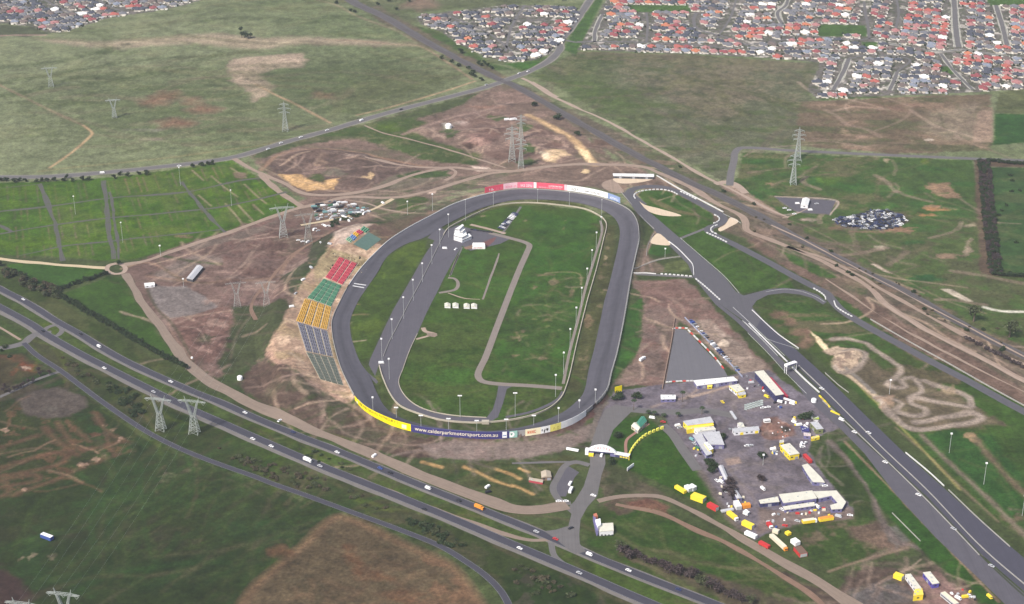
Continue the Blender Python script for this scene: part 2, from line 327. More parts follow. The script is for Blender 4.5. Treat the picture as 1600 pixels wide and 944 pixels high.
def line(px, w, c, soft=2.0, warp=1.2, op=1.0, closed=False, gap=None, world=None):
    q = world_line(px, 8, closed) if world is None else catmull(world, 14); fast = None
    if len(q) > 2 and not closed:
        e = q[-1] - q[0]; e = e / (np.linalg.norm(e) + 1e-9); off = np.abs((q[:, 0] - q[0, 0]) * e[1] - (q[:, 1] - q[0, 1]) * e[0]).max(); fast = (q[0], e, off + w / 2 + soft + warp * 3 + 2); m = w / 2 + soft + warp + 2
    lo, hi = q.min(0) - m, q.max(0) + m; k = window(lo, hi)
    if k is None: return
    x, y = GX[k], GY[k]
    if fast is not None:
        j = np.nonzero(((x - fast[0][0]) * fast[1][1] - (y - fast[0][1]) * fast[1][0]) ** 2 < fast[2] ** 2)[0]; k = (k[0][j], k[1][j]); x, y = GX[k], GY[k]
    d, _ = dist_line(x, y, q, closed); d = d - w / 2 + N2[k] * warp + N5[k] * warp * .5; soft = soft * .7; a = np.clip(.5 - d / (2 * soft), 0, 1) * op
    if gap is not None: a = a * np.clip((N1[k] - gap) * 4, 0, 1)
    C[k] = C[k] * (1 - a[:, None]) + np.asarray(c) * TINT[0] * a[:, None]
def blot(cx, cy, rx, ry, c, soft=.5, op=1.0, warp=5):
    t = np.linspace(0, 2 * math.pi, 13)[:-1]; rs = random.Random(int(cx * 7 + cy)); area([(cx + rx * math.cos(u) * k, cy + ry * math.sin(u) * k) for u in t for k in [rs.uniform(.45, 1.35)]], c, soft=4 if soft == .5 else soft, warp=min(warp + 2, (rx + ry) * .6), op=op)
C[:] = OLIVE
w = np.clip(N3 * 1.6 + .4, 0, 1)[..., None]; C[:] = C * (1 - w * .35) + np.array([.062, .092, .036]) * w * .35
w = np.clip((N1 - .1) * 2, 0, 1)[..., None]; C[:] = C * (1 - w * .3) + np.array([.14, .135, .070]) * w * .3
w = np.clip((N4 - .15) * 2.4, 0, 1)[..., None]; C[:] = C * (1 - w * .45) + np.array([.060, .078, .034]) * w * .45
area([(-300, 330), (1900, 330), (1900, 1100), (-300, 1100)], (.052, .064, .030), 20, 10)
# north-west grassland
area([(0, 170), (140, 210), (380, 215), (640, 180), (735, 130), (640, 75), (300, 100), (100, 130), (0, 130)], (.100, .116, .066), 60, 30, .55)
area([(60, 60), (160, 66), (260, 58), (330, 52), (410, 60), (480, 58), (620, 66), (700, 70), (620, 72), (480, 68), (400, 78), (300, 68), (180, 76), (80, 66)], (.29, .25, .18), 16, 10, .85)
area([(355, 105), (365, 92), (400, 88), (470, 84), (480, 95), (470, 105), (430, 108), (400, 118), (430, 135), (420, 150), (395, 160), (385, 140), (362, 125)], (.30, .25, .19), 9, 8, .92); line([(372, 128), (385, 112), (420, 98), (455, 92), (470, 100)], 10, (.38, .31, .24), 5, 4, .7)
area([(405, 110), (470, 102), (520, 100), (600, 95), (650, 110), (700, 130), (560, 165), (480, 160), (430, 140)], (.078, .096, .050), 40, 20, .6)
for b in ((262, 150, 22, 8), (240, 160, 18, 6), (270, 193, 26, 6), (320, 170, 22, 5), (300, 158, 12, 5), (505, 150, 10, 4)): blot(*b, (.20, .10, .065), soft=18, op=.75)
blot(230, 203, 26, 3, (.2, .2, .17), soft=10, op=.6); blot(235, 218, 16, 2, (.3, .28, .22), soft=6, op=.7)
for pts in ([(0, 130), (120, 110), (240, 92), (330, 88), (400, 78)], [(0, 150), (130, 132), (200, 122), (310, 105)], [(0, 106), (90, 96), (200, 70)]): line(pts, 16, (.055, .07, .032), 14, 8, .6)
line([(-5, 131), (40, 153), (80, 173), (130, 196)], 4, (.26, .17, .11), 3.5, 2, .5); line([(130, 196), (144, 208), (138, 216), (110, 240), (78, 262)], 4, (.42, .30, .17), 2.5, 1, .9)
line([(60, 268), (110, 262), (250, 248), (340, 236), (420, 225), (520, 200)], 4, (.22, .20, .09), 4, 1, .7)
line([(400, 132), (430, 148), (460, 162), (490, 178), (516, 192)], 5, (.33, .24, .15), 3, 1.5, .9)
line([(558, 180), (600, 170), (650, 156), (700, 141), (742, 127)], 5, (.32, .25, .15), 3, 1, .9)
line([(510, 62), (560, 64), (620, 70), (655, 72), (700, 98), (738, 124)], 5, (.26, .19, .13), 3, 1.5, .8)
line([(480, -4), (525, 8), (560, 26), (620, 48), (650, 65)], 6, (.24, .20, .13), 5, 2, .7)
area([(500, 150), (560, 130), (600, 110), (720, 118), (690, 135), (560, 170)], (.080, .085, .04), 40, 12, .5)
# top strip between the railway and the middle suburb
area([(575, -10), (860, -10), (850, 5), (640, 20), (655, 45), (740, 95), (700, 85), (600, 20)], (.085, .095, .055), 10, 5, .8)
blot(655, 8, 30, 10, (.19, .13, .10), soft=14, op=.7)
area([(650, 40), (700, 55), (770, 100), (800, 108), (760, 112), (700, 80)], (.045, .08, .022), 8, 4, .8)
area([(790, 100), (835, 95), (850, 88), (862, 92), (820, 112)], (.05, .11, .022), 6, 3)
# right-hand big field
area([(838, 118), (885, 88), (905, 80), (1080, 86), (1200, 94), (1282, 100), (1245, 215), (1235, 232), (1155, 228), (1142, 262), (1130, 285), (1040, 235)], (.100, .108, .070), 5, 3, 1,
     mot=[((.060, .080, .030), N4, .05, .6), ((.13, .115, .075), N3, .15, .6)])
area([(840, 116), (880, 92), (940, 90), (960, 130), (1010, 160), (1000, 210), (900, 165)], (.070, .095, .032), 40, 15, .5)
area([(880, 78), (900, 42), (935, -5), (944, -5), (905, 75), (900, 85)], (.055, .10, .03), 4, 2)
# brown paddock below the right suburb
area([(1248, 160), (1280, 158), (1440, 150), (1548, 148), (1550, 235), (1400, 240), (1245, 228)], (.125, .100, .066), 4, 4, 1, mot=[((.068, .080, .038), N4, .0, .7), ((.20, .145, .105), N1, .2, .6)])
area([(1450, 175), (1530, 160), (1535, 215), (1480, 222), (1440, 205)], (.22, .19, .14), 14, 10, .6)
area([(1528, 176), (1550, 168), (1552, 222), (1518, 224)], (.26, .20, .15), 5, 3, .9)
blot(1375, 165, 60, 4, (.22, .13, .10), soft=12, op=.5); blot(1345, 215, 18, 4, (.27, .19, .15), soft=8, op=.7); blot(1454, 218, 14, 2, (.5, .45, .38), soft=3, op=.8); blot(1400, 172, 30, 4, (.20, .13, .10), soft=12, op=.5)
area([(1555, 178), (1610, 178), (1610, 222), (1553, 226)], (.030, .075, .022), 4, 3); area([(1280, 145), (1375, 140), (1378, 152), (1282, 157)], (.055, .085, .028), 6, 4)
area([(1560, 145), (1610, 135), (1610, 180), (1556, 176)], (.09, .10, .05), 4, 3)
# green and brown block by the wrecks
area([(1160, 238), (1300, 243), (1400, 246), (1520, 250), (1530, 300), (1545, 430), (1610, 436), (1610, 560), (1500, 500), (1400, 440), (1250, 370), (1150, 300), (1148, 285)], (.055, .088, .030), 4, 3, 1,
     mot=[((.100, .086, .050), N1, .08, .6), ((.030, .090, .022), N4, .2, .6), ((.12, .17, .03), N2 * .6 + N3 * .6, .35, .45)])
area([(1230, 340), (1310, 350), (1420, 365), (1530, 330), (1545, 430), (1610, 440), (1610, 550), (1500, 500), (1420, 440), (1300, 395)], (.090, .084, .050), 20, 14, .65, mot=((.048, .080, .028), N1, -.05, .75))
for b, c in (((1465, 295, 22, 8), (.25, .165, .11)), ((1480, 305, 14, 4), (.27, .18, .12)), ((1455, 325, 12, 5), (.34, .20, .10)), ((1475, 328, 18, 2), (.38, .21, .10)), ((1455, 337, 20, 2), (.4, .2, .09)), ((1512, 385, 8, 12), (.26, .21, .16)),
             ((1480, 401, 16, 4), (.24, .17, .12)), ((1375, 386, 8, 3), (.4, .36, .28)), ((1515, 351, 10, 2), (.35, .30, .22)), ((1268, 343, 9, 1.6), (.42, .34, .3)), ((1400, 358, 40, 5), (.22, .13, .09)), ((1320, 355, 30, 4), (.16, .11, .07)), ((1368, 362, 30, 3), (.2, .13, .09)),
             ((1384, 251, 4, 2.5), (.42, .35, .24)), ((1205, 287, 10, 2), (.32, .20, .14)), ((1564, 352, 7, 3), (.3, .26, .2)), ((1250, 262, 16, 4), (.05, .12, .02)), ((1290, 282, 22, 6), (.09, .15, .03)), ((1445, 254, 7, 4), (.14, .18, .03)), ((1440, 436, 30, 6), (.022, .085, .03)), ((1425, 378, 16, 5), (.035, .09, .03))):
    blot(*b, c, soft=6, op=.8)
area([(1470, 452), (1482, 451), (1505, 462), (1520, 471), (1510, 471), (1490, 463)], (.40, .37, .30), 2, 1.5); area([(1360, 412), (1370, 413), (1394, 428), (1380, 424)], (.42, .36, .30), 2, 1)
line([(1180, 330), (1250, 350), (1320, 385), (1400, 430), (1480, 470), (1540, 490)], 3, (.2, .17, .12), 2, 1, .5)
line([(1538, 480), (1552, 484), (1575, 487), (1610, 487)], 6, (.6, .6, .55), 2, 1, .9)
area([(1546, 262), (1610, 262), (1610, 428), (1558, 424), (1550, 380)], (.040, .075, .030), 4, 3, 1, mot=((.075, .080, .045), N4, .1, .6))
area([(1522, 250), (1546, 252), (1562, 432), (1532, 428)], (.085, .065, .045), 4, 2); area([(1525, 248), (1610, 250), (1610, 262), (1530, 260)], (.085, .065, .045), 4, 2)
# railway corridor
area([(560, -10), (610, 20), (680, 60), (740, 92), (790, 118), (850, 150), (950, 200), (1040, 245), (1130, 290), (1200, 325), (1260, 362), (1350, 410), (1450, 465), (1530, 510), (1610, 545), (1610, 640), (1560, 612), (1450, 550), (1340, 470), (1240, 420), (1170, 372), (1110, 320), (1030, 272), (960, 242), (880, 190), (800, 140), (730, 105), (660, 70), (590, 30), (530, -5)], (.098, .086, .062), 8, 6, .9,
     mot=[((.055, .068, .034), N1, .0, .8), ((.16, .11, .085), N4, .15, .6)])
area([(1110, 335), (1160, 350), (1240, 400), (1330, 450), (1420, 510), (1520, 560), (1610, 615), (1610, 655), (1500, 600), (1400, 545), (1300, 470), (1240, 430), (1160, 372), (1125, 360)], (.125, .088, .070), 6, 5, .9, mot=((.072, .068, .045), N1, .15, .7))
# construction land north of the bowl
area([(385, 240), (450, 222), (520, 205), (600, 185), (700, 160), (790, 130), (830, 145), (900, 200), (960, 250), (1000, 262), (1120, 330), (1160, 365), (1090, 320), (985, 290), (900, 290), (800, 286), (700, 300), (620, 330), (560, 350), (480, 380), (440, 440), (420, 500), (405, 560), (330, 590), (300, 570), (260, 510), (195, 420), (300, 372), (430, 330), (480, 310), (420, 275)], (.150, .112, .090), 6, 6, 1,
     mot=[((.085, .080, .052), N1, .12, .75), ((.215, .155, .130), N4, .2, .6), ((.095, .058, .045), N2 * .5 + N3 * .7, .22, .6)])
area([(470, 212), (520, 205), (560, 196), (650, 172), (750, 145), (720, 165), (640, 190), (600, 205), (560, 215), (480, 225), (400, 250), (390, 244)], (.062, .078, .036), 7, 5, .95)
area([(560, 195), (640, 185), (700, 200), (760, 240), (740, 258), (660, 250), (600, 230), (550, 212), (500, 214)], (.058, .082, .030), 8, 6, .95, mot=((.10, .10, .05), N2, .1, .6))
blot(608, 200, 18, 5, (.085, .12, .025), soft=12)
area([(640, 205), (690, 185), (740, 172), (790, 165), (830, 185), (880, 215), (905, 235), (880, 255), (820, 262), (760, 245), (700, 225)], (.175, .125, .105), 10, 8, .9, mot=[((.28, .21, .17), N2, .1, .7), ((.085, .050, .042), N1, .1, .7)])
for b, c in (((700, 205, 13, 9), (.06, .085, .035)), ((818, 200, 12, 8), (.055, .085, .03)), ((826, 232, 14, 10), (.055, .09, .03)), ((826, 252, 20, 6), (.05, .075, .03)), ((775, 185, 20, 6), (.065, .085, .035)), ((868, 225, 14, 7), (.13, .085, .07)),
             ((748, 218, 26, 9), (.30, .20, .17)), ((735, 228, 14, 4), (.07, .045, .035)), ((865, 243, 25, 9), (.62, .48, .30)), ((850, 240, 10, 6), (.68, .60, .45)), ((725, 192, 12, 3), (.36, .30, .27)), ((700, 198, 6, 4), (.6, .6, .56)), ((760, 168, 30, 3), (.2, .13, .1)), ((940, 225, 30, 8), (.13, .09, .07))): blot(*b, c, soft=6, op=.9)
area([(740, 210), (766, 196), (790, 202), (786, 216), (760, 222)], (.10, .06, .05), 8, 6, .6)
line([(825, 180), (850, 192), (880, 208), (900, 222), (915, 240), (930, 258)], 12, (.50, .36, .20), 5, 2.5, .95); area([(900, 228), (918, 236), (932, 258), (922, 258), (908, 244)], (.68, .55, .33), 5, 3)
line([(925, 208), (950, 218), (970, 232)], 5, (.5, .36, .18), 3, 2, .8); line([(630, 210), (700, 185), (760, 172), (800, 160)], 7, (.27, .2, .17), 4, 3, .8)
line([(740, 170), (760, 185), (800, 180), (840, 190)], 4, (.25, .19, .16), 3, 2, .7)
# pit of dark soil left
area([(415, 258), (450, 240), (500, 232), (560, 238), (620, 250), (670, 262), (650, 275), (600, 285), (560, 300), (520, 298), (480, 300), (440, 290), (428, 272)], (.115, .082, .068), 7, 6, .95, mot=[((.19, .14, .12), N2, .2, .6), ((.060, .045, .040), N1, .05, .7)])
area([(434, 272), (470, 273), (490, 285), (515, 280), (532, 278), (522, 296), (480, 298), (455, 288)], (.50, .34, .165), 4, 4, .95); blot(495, 278, 14, 5, (.07, .085, .035), soft=6); blot(522, 268, 18, 7, (.13, .12, .09), soft=8)
blot(578, 276, 8, 6, (.5, .38, .22), soft=4); blot(500, 254, 9, 6, (.3, .22, .16), soft=5, op=.8); blot(470, 250, 26, 7, (.075, .055, .048), soft=10, op=.8); blot(555, 243, 16, 3, (.30, .25, .22), soft=6, op=.6)
line([(408, 266), (440, 240), (500, 232), (560, 238), (610, 250), (670, 262)], 6, (.24, .16, .11), 3, 3, .8)
area([(605, 276), (650, 266), (700, 266), (704, 276), (660, 290), (600, 298), (570, 300)], (.115, .105, .078), 5, 4, .95); area([(620, 275), (650, 268), (700, 267), (704, 275), (640, 280)], (.048, .075, .028), 6, 4, .9)
area([(540, 302), (640, 296), (720, 276), (800, 265), (790, 285), (720, 300), (690, 312), (650, 330), (640, 350), (600, 342), (570, 330)], (.135, .112, .090), 6, 5, .9, mot=((.055, .072, .034), N1, .0, .8))
area([(615, 345), (700, 312), (780, 290), (768, 300), (720, 318), (680, 335), (640, 358), (625, 372), (600, 358)], (.070, .072, .045), 5, 5, .9, mot=((.15, .10, .08), N2, .1, .8)); area([(620, 312), (655, 303), (670, 312), (650, 330), (622, 333)], (.055, .078, .028), 5, 4)
area([(670, 298), (683, 296), (680, 302), (668, 303)], (.45, .36, .30), 3, 2)
area([(850, 268), (1000, 268), (960, 285), (985, 292), (960, 300), (920, 290), (850, 284)], (.14, .105, .085), 5, 5, .85, mot=((.09, .08, .055), N1, .1, .7)); blot(913, 268, 9, 3, (.62, .5, .3), soft=3)
area([(735, 259), (765, 262), (772, 268), (745, 268)], (.5, .42, .36), 3, 2)
# car-park field on the left
area([(-10, 286), (80, 284), (190, 276), (290, 262), (362, 250), (400, 275), (440, 300), (468, 325), (400, 348), (330, 370), (210, 405), (175, 408), (60, 400), (-10, 398)], (.052, .100, .012), 4, 2, 1,
     mot=[((.085, .130, .010), N4, .1, .5), ((.085, .085, .035), N1, .22, .4)])
LANE = (.105, .100, .092)
for k in range(46):      # worn rows between the parking lanes
    f = (k + .3) / 46.0; x0 = 8 + f * 420; yb = 284 - 34 * max(0, (x0 - 60) / 330) ** 1.3
    if k % 5 == 4: continue
    for a, b in ((.05, .26), (.34, .50), (.58, .74), (.82, .97)):
        if random.random() < .18: continue
        lean = .05 + .62 * f; Hh = 122 - 60 * max(0, f - .35) / .65
        line([(x0 + lean * Hh * a, yb + Hh * a), (x0 + lean * Hh * b, yb + Hh * b)], 2.0, random.choice([(.13, .11, .065), (.12, .10, .08), (.15, .12, .07), (.10, .14, .02)]), 1.8, 1.5, random.uniform(.35, .8))
for p in ([(400, 258), (430, 272), (455, 288)], [(330, 275), (350, 292), (372, 308)], [(352, 318), (368, 336), (380, 352)], [(382, 288), (400, 305), (416, 318)], [(360, 262), (385, 278)], [(300, 266), (318, 282)], [(396, 320), (412, 335)], [(310, 305), (330, 322)], [(372, 320), (395, 345)]): line(p, 3, (.24, .2, .14), 1.8, 1, .7)
blot(287, 370, 14, 4, (.17, .12, .08), soft=4, op=.8); area([(362, 268), (388, 270), (380, 280), (368, 278)], (.14, .10, .08), 4, 3, .8)
# green fields by the hedge
area([(10, 412), (80, 413), (160, 420), (168, 428), (90, 452), (70, 446), (10, 425)], (.042, .090, .014), 3, 2, 1, mot=((.030, .066, .018), N4, .1, .6))
area([(100, 458), (170, 432), (190, 434), (215, 475), (250, 525), (282, 566), (230, 540), (150, 495)], (.034, .066, .012), 3, 2, 1, mot=((.045, .078, .020), N4, .1, .5))
TINT[0] = .88
# dirt yard west of the stand
area([(195, 418), (300, 378), (440, 338), (500, 370), (520, 350), (580, 345), (555, 372), (500, 395), (470, 430), (455, 480), (430, 540), (415, 560), (340, 590), (300, 572), (240, 500)], (.150, .105, .090), 5, 5, 1,
     mot=[((.085, .058, .050), N1, .02, .75), ((.225, .175, .150), N4, .18, .65)])
area([(250, 420), (300, 400), (345, 398), (350, 410), (300, 420), (270, 440), (240, 436)], (.20, .17, .15), 6, 5, .8)
area([(230, 448), (290, 447), (330, 470), (340, 480), (300, 492), (265, 498), (245, 480)], (.185, .170, .160), 4, 4, .95)
area([(265, 500), (330, 478), (362, 480), (368, 500), (345, 545), (330, 566), (300, 560), (280, 530)], (.155, .095, .080), 6, 6, .9, mot=((.30, .21, .18), N2, .25, .6)); blot(322, 530, 16, 8, (.065, .07, .04), soft=6, op=.9)
area([(362, 480), (410, 476), (452, 470), (450, 500), (425, 540), (400, 600), (350, 592), (345, 565), (362, 510)], (.050, .066, .030), 5, 5, .9, mot=((.085, .070, .045), N1, .05, .6)); area([(330, 450), (400, 448), (440, 460), (420, 475), (350, 472)], (.19, .13, .115), 6, 5, .8)
area([(380, 348), (480, 340), (560, 350), (500, 380), (460, 400), (400, 410), (350, 405), (330, 395)], (.165, .115, .098), 6, 5, .8, mot=((.10, .055, .048), N2, .1, .7)); area([(290, 382), (350, 372), (430, 345), (440, 352), (380, 372), (300, 392)], (.14, .12, .10), 4, 3, .8)
for p in ([(190, 420), (230, 410), (300, 440), (380, 438), (440, 432)], [(230, 432), (300, 440), (330, 442)], [(520, 360), (470, 390), (440, 425), (460, 450)]): line(p, 5, (.26, .18, .13), 3, 2, .75)
line([(255, 400), (300, 408), (345, 413)], 6, (.06, .085, .03), 3, 2, .8); line([(440, 430), (480, 415), (515, 400)], 4, (.16, .17, .14), 3, 2, .6); area([(440, 432), (490, 405), (500, 412), (470, 440), (455, 460)], (.042, .058, .030), 5, 4, .85)
line([(360, 560), (372, 520), (395, 490)], 3, (.13, .12, .08), 2, 1, .7); area([(415, 350), (480, 348), (520, 385), (470, 398), (430, 402)], (.14, .09, .08), 6, 6, .6, mot=((.05, .062, .036), N2, .1, .7))
area([(485, 378), (530, 360), (600, 340), (600, 352), (540, 372), (510, 398), (480, 408)], (.042, .055, .030), 4, 4, .85)
TINT[0] = 1.0
# sandy crest behind the stand
area([(512, 390), (516, 375), (530, 364), (560, 352), (590, 350), (640, 372), (600, 395), (560, 440), (540, 470), (520, 500), (522, 550), (545, 600), (560, 620), (540, 632), (500, 605), (430, 565), (415, 548), (430, 520), (455, 480), (472, 440), (495, 412)], (.36, .26, .19), 4, 3, .96, mot=[((.46, .36, .26), N2, .05, .7), ((.24, .19, .10), N4, .15, .6)])
area([(512, 388), (560, 400), (590, 408), (570, 436), (556, 425), (530, 418), (495, 440), (490, 425)], (.34, .29, .17), 4, 3, .9, mot=((.14, .12, .06), N2 * 1.3, .25, .9)); area([(575, 352), (640, 340), (690, 330), (660, 350), (620, 372), (600, 385), (570, 368)], (.105, .072, .058), 4, 3, .95, mot=((.065, .066, .035), N1, .0, .6))
area([(524, 362), (560, 350), (580, 350), (560, 368), (540, 380), (520, 384)], (.50, .42, .36), 4, 3, .8)
line([(600, 392), (625, 370), (660, 348), (700, 325), (735, 308), (765, 298)], 5, (.36, .29, .20), 3, 2, .9)
line([(530, 372), (520, 384), (510, 402)], 3, (.2, .12, .09), 2, 1, .6); line([(418, 552), (450, 580), (500, 606), (540, 628)], 6, (.42, .28, .22), 3, 2, .8)
TINT[0] = .88
# slopes south of the bowl
area([(405, 560), (430, 570), (500, 610), (548, 632), (600, 664), (660, 680), (740, 688), (700, 715), (620, 712), (540, 690), (470, 660), (400, 622), (370, 600)], (.088, .062, .050), 5, 5, .97, mot=[((.052, .056, .034), N1, .0, .8), ((.13, .10, .08), N4, .15, .6)])
area([(655, 695), (700, 688), (800, 690), (880, 680), (925, 662), (945, 640), (955, 625), (945, 650), (915, 690), (880, 705), (820, 717), (740, 720), (680, 716)], (.185, .155, .140), 4, 3, .97, mot=((.15, .11, .10), N2, .2, .5)); area([(850, 664), (915, 645), (940, 622), (952, 615), (940, 645), (900, 670), (860, 682), (760, 690), (700, 686), (760, 684)], (.085, .045, .045), 3, 2, .9)
area([(930, 640), (960, 615), (955, 645), (935, 690), (918, 690)], (.15, .135, .12), 3, 3, .9)
area([(690, 724), (820, 722), (900, 708), (905, 720), (880, 735), (860, 760), (875, 790), (800, 785), (740, 762), (700, 745)], (.045, .062, .022), 4, 4, .97, mot=((.070, .068, .032), N1, .1, .6))
for p in ([(726, 730), (750, 740), (775, 752), (800, 760)], [(775, 733), (800, 742), (812, 748)], [(800, 758), (815, 764), (832, 772)], [(812, 732), (826, 738)], [(660, 722), (690, 730)]): line(p, 4, (.48, .32, .14), 2.2, 2, .9)
TINT[0] = .80
# highway verges
area([(-10, 455), (40, 470), (120, 520), (200, 565), (300, 612), (420, 662), (540, 708), (640, 750), (760, 796), (800, 812), (800, 790), (700, 770), (600, 730), (500, 690), (400, 650), (320, 610), (290, 580), (240, 560), (150, 505), (60, 450), (-10, 425)], (.048, .066, .022), 4, 3, .97, mot=((.075, .078, .036), N1, .1, .6))
area([(-10, 450), (60, 478), (130, 520), (210, 565), (300, 605), (420, 660), (560, 720), (700, 775), (850, 832), (870, 850), (800, 846), (650, 795), (520, 740), (400, 692), (260, 628), (150, 570), (80, 532), (-10, 480)], (.062, .085, .028), 4, 3, .97, mot=((.085, .105, .020), N4, .1, .6))
area([(845, 838), (920, 870), (1020, 905), (1150, 950), (1050, 970), (960, 915), (880, 882), (862, 870)], (.060, .090, .022), 4, 3, .97, mot=((.085, .105, .020), N4, .1, .6))
area([(-10, 490), (60, 530), (110, 560), (200, 600), (300, 655), (420, 705), (520, 748), (640, 795), (760, 845), (860, 885), (980, 935), (1040, 960), (800, 965), (780, 915), (730, 875), (620, 830), (480, 780), (350, 732), (230, 680), (130, 605), (60, 562), (-10, 545)], (.042, .056, .020), 4, 3, .97, mot=[((.060, .054, .030), N1, .05, .6), ((.030, .036, .020), N2, .15, .6)])
area([(340, 660), (420, 690), (470, 722), (430, 730), (350, 690)], (.055, .085, .018), 10, 5, .6); area([(-10, 520), (40, 535), (50, 545), (30, 555), (-10, 552)], (.05, .07, .025), 4, 3); blot(85, 516, 9, 5, (.075, .10, .02), soft=4); area([(0, 500), (48, 520), (44, 530), (30, 536), (-10, 512)], (.058, .082, .030), 4, 3)
TINT[0] = .62
# south-west: park and motocross
area([(-10, 556), (30, 548), (60, 562), (130, 612), (230, 688), (340, 735), (480, 785), (540, 806), (400, 915), (360, 965), (-10, 965)], (.036, .052, .018), 4, 3, .97, mot=[((.046, .048, .024), N4, .02, .6), ((.026, .060, .020), N1, .15, .6)])
area([(-10, 640), (60, 622), (110, 640), (150, 690), (215, 690), (190, 710), (120, 745), (40, 775), (-10, 785)], (.052, .062, .024), 8, 5, .9, mot=((.15, .075, .045), N2, .3, .6))
area([(28, 625), (50, 612), (90, 605), (125, 615), (140, 632), (110, 650), (70, 655), (35, 645)], (.115, .100, .088), 5, 4, .95); blot(78, 638, 12, 5, (.15, .14, .12), soft=4, op=.8)
area([(-10, 560), (30, 552), (62, 565), (70, 580), (40, 590), (10, 600), (-10, 600)], (.070, .062, .030), 4, 3, .9); blot(34, 576, 20, 8, (.24, .085, .045), soft=5, op=.9); area([(0, 556), (30, 555), (48, 568), (18, 566)], (.16, .075, .045), 5, 4, .7)
blot(33, 576, 12, 5, (.12, .075, .055), soft=3); blot(40, 575, 6, 3, (.55, .42, .33), soft=2)
MX = (.19, .105, .068)
for p, w_ in (([(-5, 733), (30, 722), (70, 710), (95, 708), (104, 714), (95, 724), (60, 734), (20, 742), (-5, 746)], 7), ([(-5, 752), (30, 745), (55, 742), (62, 748), (45, 755), (20, 758), (-5, 762)], 5), ([(-5, 778), (10, 772), (14, 762), (5, 752)], 5), ([(70, 668), (90, 690), (120, 710)], 6), ([(90, 660), (110, 690), (130, 705)], 5), ([(105, 660), (140, 690)], 4), ([(148, 645), (160, 665), (176, 680), (200, 690)], 6),
              ([(-5, 700), (30, 690), (60, 680)], 4), ([(60, 715), (100, 704), (150, 700), (190, 690)], 5), ([(20, 774), (80, 752), (140, 725), (200, 706)], 5), ([(165, 680), (172, 700), (180, 712)], 4)): line(p, w_, MX, 4.5, 4, .62)
for b in ((34, 765, 13, 4), (128, 727, 9, 3), (116, 736, 5, 3), (150, 718, 7, 3), (164, 711, 8, 3), (186, 684, 7, 4), (163, 668, 6, 3), (204, 700, 6, 8), (175, 672, 5, 3), (8, 672, 7, 4)): blot(*b, (.42, .30, .22), soft=2, op=.9)
for b in ((150, 678, 8, 3), (30, 667, 8, 3), (105, 735, 9, 3)): blot(*b, (.18, .06, .04), soft=4, op=.8)
for b in ((264, 742, 12, 4), (255, 751, 4, 3), (243, 766, 3, 4), (300, 735, 18, 3), (45, 870, 11, 6), (50, 866, 4, 3), (88, 830, 5, 2), (80, 872, 4, 5)): blot(*b, (.30, .26, .18), soft=3, op=.7)
for p in ([(330, 753), (350, 748), (380, 758), (420, 780)], [(160, 815), (200, 795), (260, 745)], [(215, 780), (255, 730), (280, 712)], [(170, 840), (210, 800)]): line(p, 3, (.13, .12, .08), 2.5, 1.5, .5)
area([(-10, 880), (25, 900), (50, 930), (40, 965), (-10, 965)], (.060, .036, .034), 8, 6, .9); area([(-10, 600), (30, 598), (60, 600), (110, 580), (80, 600), (20, 622), (-10, 630)], (.10, .08, .06), 5, 3, .6)
for b in ((150, 850, 60, 24, (.028, .058, .020)), (300, 880, 90, 26, (.030, .050, .022)), (230, 780, 60, 20, (.030, .062, .018)), (110, 830, 30, 20, (.045, .045, .025)), (440, 840, 50, 18, (.026, .048, .026)), (380, 800, 70, 10, (.05, .048, .028)), (260, 835, 40, 20, (.045, .040, .028)), (180, 900, 60, 16, (.024, .052, .018))): blot(*b[:4], b[4], soft=25, op=.6, warp=12)
line([(430, 725), (470, 742), (600, 795), (700, 835)], 3, (.07, .065, .04), 3, 1, .5); area([(780, 900), (840, 890), (900, 905), (940, 930), (960, 965), (800, 965)], (.030, .055, .018), 8, 6, .8, mot=((.07, .06, .05), N2, .1, .7))
TINT[0] = .84
# land between the highway and the paddock
area([(905, 800), (960, 790), (1020, 800), (1080, 830), (1130, 855), (1200, 895), (1280, 945), (1300, 965), (1160, 965), (1000, 890), (920, 850)], (.038, .072, .016), 4, 4, 1, mot=((.060, .065, .028), N1, .05, .6))
area([(975, 862), (1010, 868), (1050, 882), (1120, 900), (1200, 925), (1260, 950), (1260, 975), (1180, 965), (1040, 900), (960, 862)], (.090, .068, .052), 6, 6, .9, mot=((.04, .042, .028), N1, .0, .6))
area([(935, 790), (960, 778), (1010, 765), (1040, 772), (1000, 795), (970, 805)], (.10, .075, .055), 4, 4, .85, mot=((.045, .062, .025), N2, .05, .7)); area([(985, 782), (1025, 780), (1050, 790), (1040, 800), (1005, 797), (980, 790)], (.15, .075, .055), 5, 4, .8)
area([(925, 735), (955, 730), (985, 735), (1000, 750), (1060, 780), (1120, 815), (1200, 860), (1150, 838), (1080, 805), (1020, 772), (960, 772), (945, 778)], (.055, .062, .032), 3, 3, .9, mot=((.10, .085, .06), N1, .1, .7))
area([(955, 720), (985, 715), (1000, 690), (1020, 675), (1040, 668), (1055, 680), (1075, 710), (1100, 740), (1120, 775), (1135, 800), (1160, 815), (1110, 795), (1060, 770), (1000, 740), (970, 730)], (.036, .082, .012), 3, 3, 1, mot=((.050, .066, .020), N1, .1, .6))
area([(945, 655), (975, 655), (1000, 650), (1020, 660), (1030, 668), (1000, 690), (985, 712), (950, 712), (935, 705)], (.038, .085, .014), 3, 2, 1); area([(960, 636), (1060, 650), (1050, 665), (1030, 660), (1000, 645), (960, 645)], (.12, .13, .09), 3, 3, .8, mot=((.05, .07, .03), N2, .0, .8))
area([(990, 622), (1010, 615), (1070, 620), (1086, 628), (1080, 636), (1040, 636), (1000, 632)], (.050, .100, .015), 3, 2, 1)
TINT[0] = 1.0
